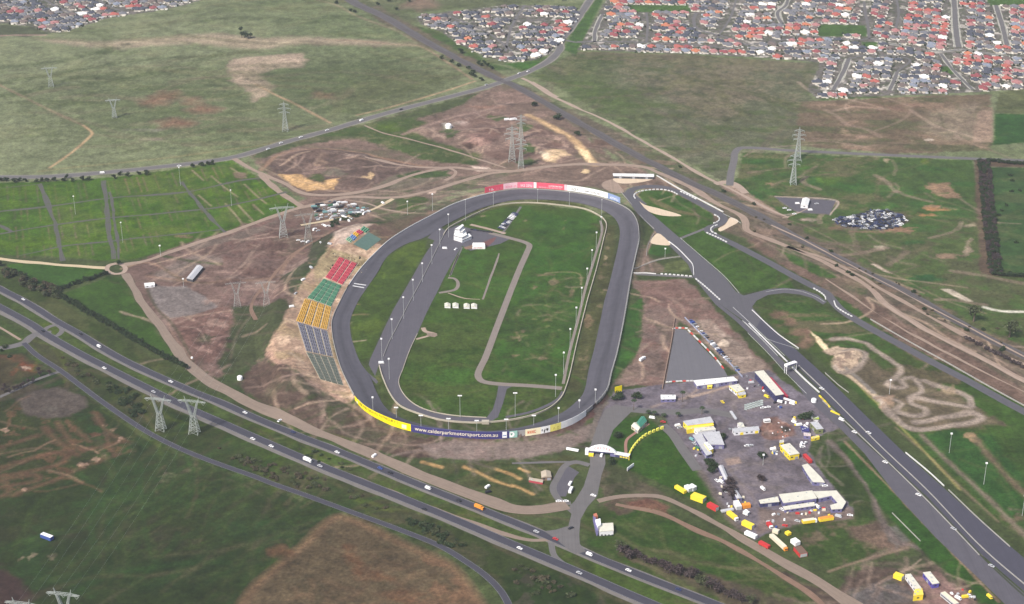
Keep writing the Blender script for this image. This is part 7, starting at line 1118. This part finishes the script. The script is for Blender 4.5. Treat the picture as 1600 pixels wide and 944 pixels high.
def wires(A, B_, lab, za=30, zb=30, offs=(-11, 0, 11)):
    a, b = G1(*A), G1(*B_); g = empty('power_line', (a[0], a[1], 0)); tag(g, lab, 'power line')
    for o in offs:
        mb = MB(); pts = []
        for t in np.linspace(0, 1, 13): p = a * (1 - t) + b * t; pts.append((p[0] - a[0] + o, p[1] - a[1], za * (1 - t) + zb * t - 9 * 4 * t * (1 - t) * .6))
        for p, q in zip(pts[:-1], pts[1:]): mb.tube(p, q, .04, n=3)
        mb.build('wire', GALV, g)
wires((251.5, 672), (42, 1000), 'power wires running from left near pylon to the bottom left corner', 29, 29); wires((304, 677), (106, 985), 'power wires running from right near pylon to the bottom left corner', 29, 29)
wires((251.5, 672), (371, 480), 'power wires crossing the highway from left near pylon', 29, 26); wires((304, 677), (417, 478), 'power wires crossing the highway from right near pylon', 29, 26)
# ---------------------------------------------------------------- trees
def leafmat(name, c):
    if name in MATS: return MATS[name]
    m = bpy.data.materials.new(name); n, l, b = nt(m); b.inputs['Roughness'].default_value = .8; b.inputs['Specular IOR Level'].default_value = .1
    g = n.new('ShaderNodeNewGeometry'); t = n.new('ShaderNodeMapRange'); t.inputs['To Min'].default_value = .55; t.inputs['To Max'].default_value = 1.5; l.new(g.outputs['Random Per Island'], t.inputs['Value'])
    v = n.new('ShaderNodeVectorMath'); v.operation = 'SCALE'; v.inputs[0].default_value = c; l.new(t.outputs[0], v.inputs['Scale']); l.new(v.outputs[0], b.inputs['Base Color']); MATS[name] = m; return m
LEAF = {'dark': leafmat('dark leaves', (.030, .048, .022)), 'mid': leafmat('grey green leaves', (.060, .072, .036)), 'purple': leafmat('purple leaves', (.060, .046, .046)), 'scrub': leafmat('scrub leaves', (.075, .066, .042))}
BARK = mat('bark', (.12, .09, .07), var=.15)
def crown(rx, rz_, n, sd, lobes=5, leaf=.8):
    rs = np.random.RandomState(sd); L = rs.uniform(-.55, .55, (lobes, 3)) * [rx, rx, rz_]; L[0] = 0; rr = rs.uniform(.45, .72, lobes); mb = MB(); 
    for i in range(n):
        k = rs.randint(lobes); d = rs.randn(3); d /= np.linalg.norm(d); p = L[k] + d * rr[k] * (rs.rand() ** .33) * [rx, rx, rz_]; s = leaf * rs.uniform(.6, 1.5); u = rs.randn(3); u /= np.linalg.norm(u); w = np.cross(u, rs.randn(3)); w /= np.linalg.norm(w); mb.add([p - u * s, p + w * s * .6, p + u * s, p - w * s * .6], [(0, 1, 2, 3)])
    return mb
CR = {}
def crown_me(kind, v, leaf):
    if (kind, v, leaf) not in CR:
        mb = {'round': lambda: crown(1, .85, 420, 10 + v, 6, .17), 'sparse': lambda: crown(1, .8, 260, 30 + v, 7, .15), 'tall': lambda: crown(.8, 1.3, 380, 50 + v, 6, .16), 'low': lambda: crown(1, .5, 200, 70 + v, 6, .18)}[kind](); me = bpy.data.meshes.new('crown'); me.from_pydata(mb.v, [], mb.f); me.materials.append(LEAF[leaf]); me.update(); CR[(kind, v, leaf)] = me
    return CR[(kind, v, leaf)]
TRK = {}
def trunk_me():
    if 'm' not in TRK:
        mb = MB(); mb.tube((0, 0, 0), (.03, 0, .55), .045, .03, 6); mb.tube((.03, 0, .5), (.22, .1, .8), .022, .012, 5); mb.tube((.03, 0, .45), (-.2, .08, .78), .02, .012, 5); mb.tube((.02, 0, .48), (.02, -.2, .8), .02, .012, 5); me = bpy.data.meshes.new('trunk'); me.from_pydata(mb.v, [], mb.f); me.materials.append(BARK); me.update(); TRK['m'] = me
    return TRK['m']
def tree(x, y, h, r, lab, leaf='dark', kind='round', name='tree', cat='tree', group=None, pos=None):
    p = np.array(pos) if pos is not None else G1(x, y); g = empty(name, p, random.uniform(0, 6.28)); tag(g, lab, cat, group); c = link('crown', crown_me(kind, random.randrange(4), leaf), g); t0 = .5 if kind in ('sparse',) else .25
    cz = h * (.66 if kind == 'sparse' else .56); c.location = (0, 0, cz); s = (h - cz) / ({'round': .95, 'sparse': .9, 'tall': 1.5, 'low': .6}[kind]); c.scale = (r, r * random.uniform(.85, 1.1), s); c.rotation_euler = (0, 0, random.uniform(0, 6))
    t = link('trunk', trunk_me(), g); t.scale = (h, h, h * .95); return g
def shrub(x, y, h, r, lab, leaf='scrub', group=None, pos=None, name='shrub'):
    p = np.array(pos) if pos is not None else G1(x, y); o = link(name, crown_me('low', random.randrange(4), leaf)); o.location = (p[0], p[1], p[2] + h * .4); o.scale = (r, r * random.uniform(.7, 1.2), h * .9); o.rotation_euler = (0, 0, random.uniform(0, 6)); tag(o, lab, 'shrub', group); return o
def row(px, gap, fn, jit=1.2):
    c = world_line(px, gap)
    for q in c: x, y = q[0] + random.uniform(-jit, jit), q[1] + random.uniform(-jit, jit); fn((x, y, float(H(x, y))))
row([(88, 462), (107, 472), (137, 490), (175, 512), (212, 535), (250, 557), (291, 577)], 6.2, lambda p: tree(0, 0, random.uniform(7, 9.5), random.uniform(3.6, 4.8), 'dark tree in the dense windbreak above the highway', 'dark', 'round', group='windbreak above the highway', pos=p))
row([(84, 456), (120, 444), (150, 434), (168, 429)], 6.5, lambda p: tree(0, 0, random.uniform(5, 7), random.uniform(3, 4), 'dark tree in the hedge between two green fields', 'dark', 'round', group='hedge between the green fields', pos=p))
for k in range(42): u = random.random(); tree(-4 + 98 * u, 424 + 42 * u + random.uniform(-9, 7), random.uniform(6, 10), random.uniform(4, 6), 'bushy tree in the grove left of the windbreak', random.choice(['mid', 'dark', 'scrub']), 'round', group='grove at the left edge')
for x, y in ((2, 281), (10, 281), (22, 283), (30, 281), (40, 282), (57, 283), (65, 282), (74, 282), (84, 281), (99, 281), (104, 277), (114, 282), (128, 280), (138, 280), (179, 277), (188, 272), (199, 274), (217, 271), (229, 268), (230, 272), (301, 260), (315, 258), (326, 256), (332, 255)): tree(x, y + 2, random.uniform(5, 8), random.uniform(3.2, 4.6), 'dark tree along the lower side of the arterial road', 'dark', 'round', group='trees along the arterial road')
tree(186, 413, 7, 4, 'lone dark tree on the little roundabout', 'dark', 'round')
for x, y, r_ in ((376, 50, 6), (382, 58, 7), (388, 60, 7), (392, 58, 5), (378, 58, 5)): tree(x, y + 1, 12, r_, 'dark tree in the far grassland clump', 'dark', 'sparse', group='clump on the far grassland')
for x, y, r_, lab in ((870, 187, 9, 'big dark tree beside the railway, larger of two'), (836, 166, 7, 'dark tree beside the railway, smaller of two'), (721, 83, 6, 'round dark tree by the middle suburb'), (902, 212, 5, 'small tree near the railway bank')): tree(x, y, 9, r_, lab, 'mid' if '186' in lab else 'dark')
for x, y in ((732, 108), (737, 118), (742, 121), (748, 100), (752, 103), (757, 100), (761, 104), (752, 126), (740, 114), (768, 108), (555, 20), (525, 6), (548, 18), (620, 16), (608, 3), (590, 8), (690, 92), (705, 98), (716, 104), (880, 2), (640, 3)): tree(x, y, 7, 4.5, 'dark scrubby tree near the railway crossing', 'dark', 'round', group='trees near the railway crossing')
for x, y in ((1234, 352), (1261, 373), (1299, 394), (1307, 416), (1325, 427), (1331, 431), (1427, 457), (1579, 275), (1581, 283), (1594, 299), (1573, 322), (1565, 330), (1560, 337), (1581, 300), (1587, 380), (1444, 483), (1510, 517), (1536, 516), (1563, 548), (1568, 546), (1131, 300), (1178, 320), (1063, 262)): shrub(x, y, 4, 4, 'dark bush near the railway line', 'dark', 'bushes near the railway')
for x, y in ((1512, 530), (1518, 533), (1529, 539), (1541, 545), (1548, 549), (1557, 553), (1563, 556), (1570, 559), (1574, 561), (1584, 566), (1590, 569), (1598, 574)): shrub(x, y, 3.5, 5, 'dark bush in the line beside the rails', 'purple', 'line of bushes beside the rails')
tree(1521, 503, 24, 10, 'tall sparse gum tree beside the railway, left of two', 'mid', 'sparse'); tree(1577, 527, 22, 12, 'tall sparse gum tree beside the railway, right of two', 'mid', 'sparse')
hg = dict(group='double hedge round the green block')
for off in (0, 7, 14): row([(1530 + off, 253), (1534 + off, 300), (1540 + off, 360), (1546 + off * .9, 400), (1549 + off, 428)], 7.5, lambda p: tree(0, 0, random.uniform(4.5, 6.5), random.uniform(3.2, 4.4), 'hedge tree down the left side of the green block', random.choice(['dark', 'purple']), 'round', pos=p, name='hedge_tree', **hg))
row([(1545, 252), (1580, 256), (1620, 259)], 6, lambda p: tree(0, 0, 6, 4.5, 'hedge tree along the far side of the green block', 'dark', 'round', pos=p, name='hedge_tree', **hg)); row([(1552, 430), (1585, 432), (1620, 434)], 5.5, lambda p: tree(0, 0, 6, 4.2, 'hedge tree along the near side of the green block', 'dark', 'round', pos=p, name='hedge_tree', **hg))
for x, y, r_ in ((966, 860, 7), (975, 865, 8), (985, 872, 6), (996, 872, 5), (1020, 883, 5), (1008, 880, 4), (1040, 890, 8), (1046, 896, 6), (1060, 898, 6), (1078, 904, 6), (1084, 900, 5), (1102, 916, 8), (1110, 920, 7), (1092, 912, 4), (1122, 926, 5), (1145, 936, 6), (1158, 942, 6), (1136, 935, 4), (1175, 945, 5)): tree(x, y, 10, r_, 'dark purple-brown tree in the near grove by the highway', random.choice(['purple', 'purple', 'mid']), random.choice(['sparse', 'round']), group='near grove by the highway')
for x, y, r_, lab in ((967, 684, 6.5, 'round dark tree beside the entrance road'), (966, 625, 7, 'round dark tree below the yellow billboard'), (995, 623, 6, 'dark tree on the green traffic island'), (1139, 756, 6, 'dark tree between the thin sheds, upper'), (1140, 768, 7, 'dark tree between the thin sheds, middle'), (1144, 776, 6, 'dark tree between the thin sheds, lower'), (1107, 727, 6, 'dark tree at the foot of the workshops, left'), (1116, 732, 6, 'dark tree at the foot of the workshops, right'), (1111, 738, 5, 'dark tree at the foot of the workshops, lowest'), (1190, 752, 5, 'dark tree in the open lot beside the light strip'), (1191, 716, 5, 'dark tree left of the yellow hall'), (1258, 655, 8, 'dark tree left of the lime awning'), (1264, 653, 5, 'small dark tree touching the lime awning'), (955, 726, 5, 'dark tree in front of the entrance wing'), (1130, 686, 4, 'dark tree right of the square workshop')): tree(x, y, 8, r_, lab, 'purple' if 'shed' in lab or 'lot' in lab else 'dark')
def palm(x, yb, yt, lab):
    b = G1(x, yb); h = 10
    for hh in np.linspace(4, 22, 37):
        if P(b[0], b[1], hh)[1] <= yt: h = hh; break
    g = empty('palm_tree', b); tag(g, lab, 'palm tree', 'palms around the entrance'); MB().tube((0, 0, 0), (.2, 0, h - 2), .35, .25, n=6).build('trunk', BARK, g); mb = MB()
    for i in range(22):
        t = 2 * math.pi * i / 11 + random.random() * .3; e = 1.0 if i < 11 else .3; a = Vector((.2, 0, h - 2)); b1 = a + Vector((math.cos(t) * 1.8, math.sin(t) * 1.8, 1.3 * e)); c1 = a + Vector((math.cos(t) * 3.4, math.sin(t) * 3.4, -.6 + e * .8)); s = Vector((-math.sin(t), math.cos(t), 0)) * .45; mb.add([a, b1 - s, b1 + s, c1 - s * .6, c1 + s * .6], [(0, 1, 2), (1, 3, 4, 2)])
    mb.build('crown', LEAF['dark'], g)
for x, a, b in ((1066, 628, 611), (1096.5, 648, 635), (990, 641, 624), (1022, 650, 642), (1059, 652, 644), (1037, 652, 646), (1013, 647, 641)): palm(x, a, b, 'slim palm with a dark crown near the entrance roads')
# scrub along the verges
def scatter(poly, n, hmin, hmax, lab, group, leaf='scrub', fn='shrub'):
    q = G(poly)[:, :2]; lo, hi = q.min(0), q.max(0); k = 0
    while k < n:
        x, y = random.uniform(lo[0], hi[0]), random.uniform(lo[1], hi[1])
        if not inside(np.array([x]), np.array([y]), q)[0]: continue
        k += 1; h = random.uniform(hmin, hmax); shrub(0, 0, h, h * random.uniform(.9, 1.6), lab, random.choice([leaf, leaf, 'mid']), group, pos=(x, y, float(H(x, y))), name='scrub_bush')
scatter([(90, 555), (130, 575), (160, 600), (150, 602), (100, 575)], 16, 1.8, 3.4, 'dark bush between carriageway and service road', 'scrub beside the service road'); scatter([(160, 600), (190, 598), (226, 625), (224, 655), (200, 650), (170, 620)], 39, 2.1, 4.5, 'dark bush in the thick scrub left of the pylons', 'scrub left of the pylons', 'dark')
scatter([(330, 695), (400, 720), (400, 735), (340, 712)], 13, 1.8, 3.4, 'low bush in the scrub right of the pylons', 'scrub right of the pylons'); scatter([(400, 718), (470, 735), (520, 755), (505, 775), (440, 755), (400, 738)], 45, 1.8, 3.8, 'bush in the scrub left of the brown field', 'scrub above the brown field'); scatter([(520, 760), (600, 785), (610, 800), (550, 790)], 13, 1.4, 3.0, 'bush in the scrub above the brown field corner', 'scrub above the field corner')
scatter([(635, 806), (700, 830), (740, 855), (735, 862), (690, 850), (640, 825)], 34, 1.8, 3.8, 'dark bush beside the curve of the service road', 'scrub by the service road curve', 'dark'); scatter([(760, 870), (830, 890), (900, 930), (850, 940), (790, 905)], 26, 1.8, 3.4, 'bush in the scrub at the bottom edge', 'scrub at the bottom edge'); scatter([(455, 705), (480, 700), (560, 733), (540, 738)], 12, 1.4, 2.6, 'dark bush on the grassy median', 'bushes on the median', 'dark')
scatter([(0, 545), (12, 540), (14, 560), (0, 562)], 4, 2.1, 3.8, 'dark bush at the left edge below the highway', 'bushes at the left edge', 'dark')
for x, y in ((5, 613), (15, 614), (22, 610), (37, 604), (33, 606), (44, 600), (52, 597), (62, 588), (60, 582), (78, 586), (8, 606), (28, 608)): tree(x, y, 7, 3.2, 'slender dark tree along the short road near the red paddock', 'purple', 'tall', group='trees by the red paddock')
scatter([(514, 349), (530, 343), (562, 333), (566, 337), (535, 349), (518, 356)], 26, 2.1, 3.8, 'dark bush in the gully below the truck yard', 'bushes in the gully', 'dark')
for k in range(20): a_ = random.uniform(0, 1); shrub(1180 + 400 * a_ + random.uniform(-8, 8), 350 + 190 * a_ + random.uniform(-14, 14), 2.2, random.uniform(1.6, 3), 'small bush on the rough ground beside the railway', 'scrub', 'small bushes by the railway')
# ---------------------------------------------------------------- suburbs
HR = [mat('roof ' + n_r, c, rough=.75, var=.10, scale=.3) for n_r, c in (('terracotta', (.36, .105, .085)), ('orange', (.44, .16, .09)), ('rose', (.34, .16, .155)), ('slate', (.065, .07, .09)), ('grey', (.15, .15, .165)), ('brown', (.14, .11, .10)), ('white', (.80, .78, .76)), ('blue grey', (.20, .22, .27)), ('maroon', (.24, .07, .075)))]
HRN = ['terracotta', 'orange', 'rose', 'slate', 'grey', 'brown', 'white', 'blue-grey', 'maroon']; HRW = [10, 3, 11, 25, 22, 14, 4, 4, 8]
HWL = mat('house wall', (.62, .57, .50), var=.12, scale=.1)
def hip(w, d, z0, rise, cx=0, cy=0, ov=.6):
    w2, d2 = w / 2 + ov, d / 2 + ov; k = min(w2, d2); r = [(cx - (w2 - k), cy - (d2 - k), z0 + rise), (cx + (w2 - k), cy + (d2 - k), z0 + rise)]; e = [(cx - w2, cy - d2, z0), (cx + w2, cy - d2, z0), (cx + w2, cy + d2, z0), (cx - w2, cy + d2, z0)]
    F = [(0, 1, 5, 4), (1, 2, 5), (2, 3, 4, 5), (3, 0, 4)] if w2 >= d2 else [(0, 1, 4), (1, 2, 5, 4), (2, 3, 5), (3, 0, 4, 5)]; return e + r, F + [(3, 2, 1, 0)]
HV = []
for k in range(6):
    rs = random.Random(k); w, d = rs.uniform(15, 19), rs.uniform(12, 15.5); ex = rs.uniform(-4, 4); mbw = MB().box((0, 0, 0), (w, d, 3.0)); mbr = MB(); mbr.add(*hip(w, d, 3.0, 2.8)); w2, d2 = rs.uniform(7, 10), rs.uniform(8, 11); mbw.box((ex, -d / 2 - d2 / 2 + 3, 0), (w2, d2, 2.9)); mbr.add(*hip(w2, d2, 2.9, 2.1, ex, -d / 2 - d2 / 2 + 3))
    if rs.random() < .6: mbw.box((-ex * 1.2, d / 2 + 2, 0), (8, 6, 2.8)); mbr.add(*hip(8, 6, 2.8, 1.8, -ex * 1.2, d / 2 + 2))
    HV.append((mbw, mbr))
HWM, HRM = [], {}
for k, (a, b) in enumerate(HV):
    me = bpy.data.meshes.new('wall'); me.from_pydata(a.v, [], a.f); me.materials.append(HWL); me.update(); HWM.append(me)
    for j in range(len(HR)): me = bpy.data.meshes.new('roof'); me.from_pydata(b.v, [], b.f); me.materials.append(HR[j]); me.update(); HRM[(k, j)] = me
streets = [([(942, 22), (930, 48), (929, 66)], 9), ([(1222, 38), (1215, 20), (1228, 8), (1232, -6)], 9), ([(1490, -10), (1492, 20), (1494, 50), (1498, 74)], 14), ([(1556, 8), (1566, 40), (1574, 72)], 12), ([(1326, 92), (1318, 112), (1302, 141)], 10), ([(1402, 112), (1396, 128), (1390, 141)], 9), ([(902, 65), (1000, 66), (1085, 70), (1160, 78)], 8), ([(1350, 2), (1352, 20), (1356, 38), (1358, 60)], 8), ([(1088, 20), (1084, 32), (1092, 46), (1140, 60), (1170, 72)], 9), ([(1170, 70), (1240, 60), (1268, 56)], 7), ([(1358, 60), (1400, 70), (1470, 80), (1500, 78)], 8), ([(1500, 76), (1560, 86), (1610, 92)], 8), ([(1470, 84), (1490, 110), (1520, 140)], 8), ([(1268, 56), (1340, 62), (1360, 60)], 7), ([(1326, 92), (1360, 86), (1420, 92), (1402, 112)], 7),
           ([(64, -4), (84, 8), (110, 20)], 8), ([(150, -4), (170, 10), (200, 20)], 6), ([(700, 24), (760, 50), (800, 80)], 7), ([(820, 8), (800, 40), (790, 80)], 7), ([(740, 16), (800, 30), (880, 32)], 6), ([(1400, -6), (1404, 20), (1400, 44)], 7), ([(1010, 66), (1012, 40), (1010, 20)], 6), ([(1120, 60), (1140, 30), (1150, 0)], 6)]
STW = []
for p, w_ in streets: STW.append((world_line(p, 12), w_)); strip('street', p, w_ * .72, A_OLD, .06, rag=.3)
for p, w_ in streets[:6] + streets[10:13]: strip('driveways', p, w_ + 2, roadmat('verge concrete', (.34, .33, .28), var=.5), .04, rag=1.2)
cand = []
def lots(si, ang, pu, pv, row_gap, seed):
    q = G(SUB[si])[:, :2]; c = q.mean(0); lo, hi = q.min(0), q.max(0); R2 = max(hi - lo); ca_, sa_ = math.cos(ang), math.sin(ang); rs = random.Random(seed); parks = [G(p)[:, :2] for p in PARKS]
    nu, nv = int(R2 / pu) + 2, int(R2 / pv) + 2; X = []; 
    for j in range(-nv, nv):
        for i in range(-nu, nu):
            v = j * pv + (row_gap * (j // 2)); u = i * pu + rs.uniform(-1.5, 1.5) + (j % 3) * 5
            if abs(v) > R2: continue
            wig = 14 * math.sin(u / 170 + si) + 10 * math.sin(u / 75 + j * .1); x, y = c[0] + u * ca_ - (v + wig) * sa_, c[1] + u * sa_ + (v + wig) * ca_; X.append((x, y, ang + (math.pi if j % 2 else 0) + math.atan(14 / 170 * math.cos(u / 170 + si)), j))
    A = np.array(X); k = inside(A[:, 0], A[:, 1], q)
    dl, _ = dist_line(A[:, 0], A[:, 1], q, True); k &= dl > 8
    for p in parks: k &= ~inside(A[:, 0], A[:, 1], p)
    for s_, w_ in STW: d, _ = dist_line(A[:, 0], A[:, 1], s_); k &= d > w_ / 2 + 10.5
    px, py = P(A[:, 0], A[:, 1], 0); k &= (px > -25) & (px < 1625) & (py > -8)
    for r_ in A[k]:
        if rs.random() < .05: continue
        cand.append((si, *r_))
lots(0, R(8), 17, 20.5, 8, 1); lots(1, R(-12), 17, 20.5, 8, 2); lots(2, R(-2), 17, 20.5, 8, 3)
sc = np.array([pxscale(c[1], c[2]) for c in cand]); order = np.argsort(-sc); near = set(order[:298].tolist()); cn = ['left-hand', 'middle', 'right-hand']; hv = []; hf = []; hc = []; rs = random.Random(99)
clus = vnoise(np.array([c[1] for c in cand]), np.array([c[2] for c in cand]), 180, 77, 3)
hwalls = MB(); 
for idx, (si, x, y, a, j) in enumerate(cand):
    w8 = [v * ((1.5 if t in (0, 1, 2, 8) else .75) if clus[idx] > .05 else (.6 if t in (0, 1, 2, 8) else 1.2)) for t, v in enumerate(HRW)]; rj = rs.choices(range(9), w8)[0]; k = rs.randrange(6); s = rs.uniform(.78, .98)
    if idx in near:
        g = empty('house', (x, y, 0), a); g.scale = (s, s, s); py = P(x, y, 0)[1]; px_ = P(x, y, 0)[0]; tag(g, f'{HRN[rj]}-roofed house in the {cn[si]} suburb' + (', on the edge facing the fields' if False else ''), 'house', f'nearer houses of the {cn[si]} suburb'); link('wall', HWM[k], g); link('roof', HRM[(k, rj)], g)
    else:
        a_, b_ = HV[k]; ca_, sa_ = math.cos(a) * s, math.sin(a) * s
        for mb_, mi in ((a_, 9), (b_, rj)): hwalls.add([(x + p[0] * ca_ - p[1] * sa_, y + p[0] * sa_ + p[1] * ca_, p[2]) for p in mb_.v], mb_.f, mi)
o = hwalls.build('houses', HR + [HWL]); tag(o, 'dense mass of far suburban houses with red and grey roofs', kind='stuff')
# sheds, fences, driveways and garden trees between the houses
mbc = MB(); mbt = MB(); CLM = [mat('pale concrete yard', (.62, .60, .54), var=.1), mat('shed cream', (.74, .70, .62), var=.05), mat('fence dark', (.10, .09, .08), var=.1), mat('shed grey', (.42, .44, .47), var=.05)]
for idx, (si, x, y, a, j) in enumerate(cand):
    ca_, sa_ = math.cos(a), math.sin(a); L_ = lambda u, v: (x + u * ca_ - v * sa_, y + u * sa_ + v * ca_, 0)
    q = L_(rs.uniform(5, 8), -11); mbc.box(q, (4.2, 8, .12), a, 0)
    if rs.random() < .9: q = L_(rs.uniform(-8, 8), rs.uniform(9.5, 12)); mbc.box(q, (rs.uniform(3, 7), rs.uniform(3, 4.5), 2.4), a, rs.choice([1, 1, 3]))
    for _ in range(3): q = L_(rs.uniform(-10, 10), rs.choice([rs.uniform(8, 12), rs.uniform(-13, -9)])); mbc.box(q, (rs.uniform(1.5, 5), rs.uniform(1.5, 3), rs.uniform(.3, 2.6)), a, rs.choice([0, 1, 1, 3, 2]))
    q = L_(10.1, 1); mbc.box(q, (.25, 22, 1.8), a, 2)
    for _ in range(rs.choice([1, 2, 3])):
        q = L_(rs.uniform(-10, 10), rs.choice([-12.5, 11, 12])); r_ = rs.uniform(1.4, 3.0)
        for t in range(14): d = np.random.randn(3); d /= np.linalg.norm(d); c_ = np.array(q) + [0, 0, 2.6] + d * r_ * .7; u = np.random.randn(3) * .7; w = np.random.randn(3) * .7; mbt.add([c_ - u, c_ + w, c_ + u, c_ - w], [(0, 1, 2, 3)])
tag(mbc.build('garden_sheds_and_fences', CLM), 'clutter of sheds, fences and driveways between the suburban houses', kind='stuff'); tag(mbt.build('garden_trees', LEAF['dark']), 'scattered dark garden trees among the suburban houses', kind='stuff')
# ---------------------------------------------------------------- labels that single out each repeat
def ordinal(n): return str(n) + ('th' if 10 <= n % 100 <= 20 else {1: 'st', 2: 'nd', 3: 'rd'}.get(n % 10, 'th'))
bylab = {}
for o in list(col.objects):
    if o.parent is None and o.get('category') and o.get('label'): bylab.setdefault(o['label'], []).append(o)
for lab, v in bylab.items():
    if len(v) < 2: continue
    v.sort(key=lambda o: P(*o.location)[0]); n = len(v)
    for i, o in enumerate(v): o['label'] = lab + (', leftmost' if i == 0 else ', rightmost' if i == n - 1 else f', {ordinal(i + 1)} from left')
# ---------------------------------------------------------------- the air
hm = bpy.data.materials.new('haze'); hm.use_nodes = True; hn = hm.node_tree.nodes; hl = hm.node_tree.links; hn.remove(hn['Principled BSDF'])
pv = hn.new('ShaderNodeVolumePrincipled'); pv.inputs['Color'].default_value = (.84, .88, .95, 1); pv.inputs['Density'].default_value = HAZE; pv.inputs['Anisotropy'].default_value = .2
hl.new(pv.outputs[0], hn['Material Output'].inputs['Volume'])
hb_ = MB(); hb_.add([(-41000 * s, y, z) for z in (-2, CAM_H + 60) for (s, y) in ((1, -9200), (-1, -9200), (-1, 41000), (1, 41000))], [(3, 2, 1, 0), (4, 5, 6, 7), (0, 1, 5, 4), (1, 2, 6, 5), (2, 3, 7, 6), (3, 0, 4, 7)])
tag(hb_.build('haze', hm), 'thin pale summer haze over the whole plain', kind='stuff')
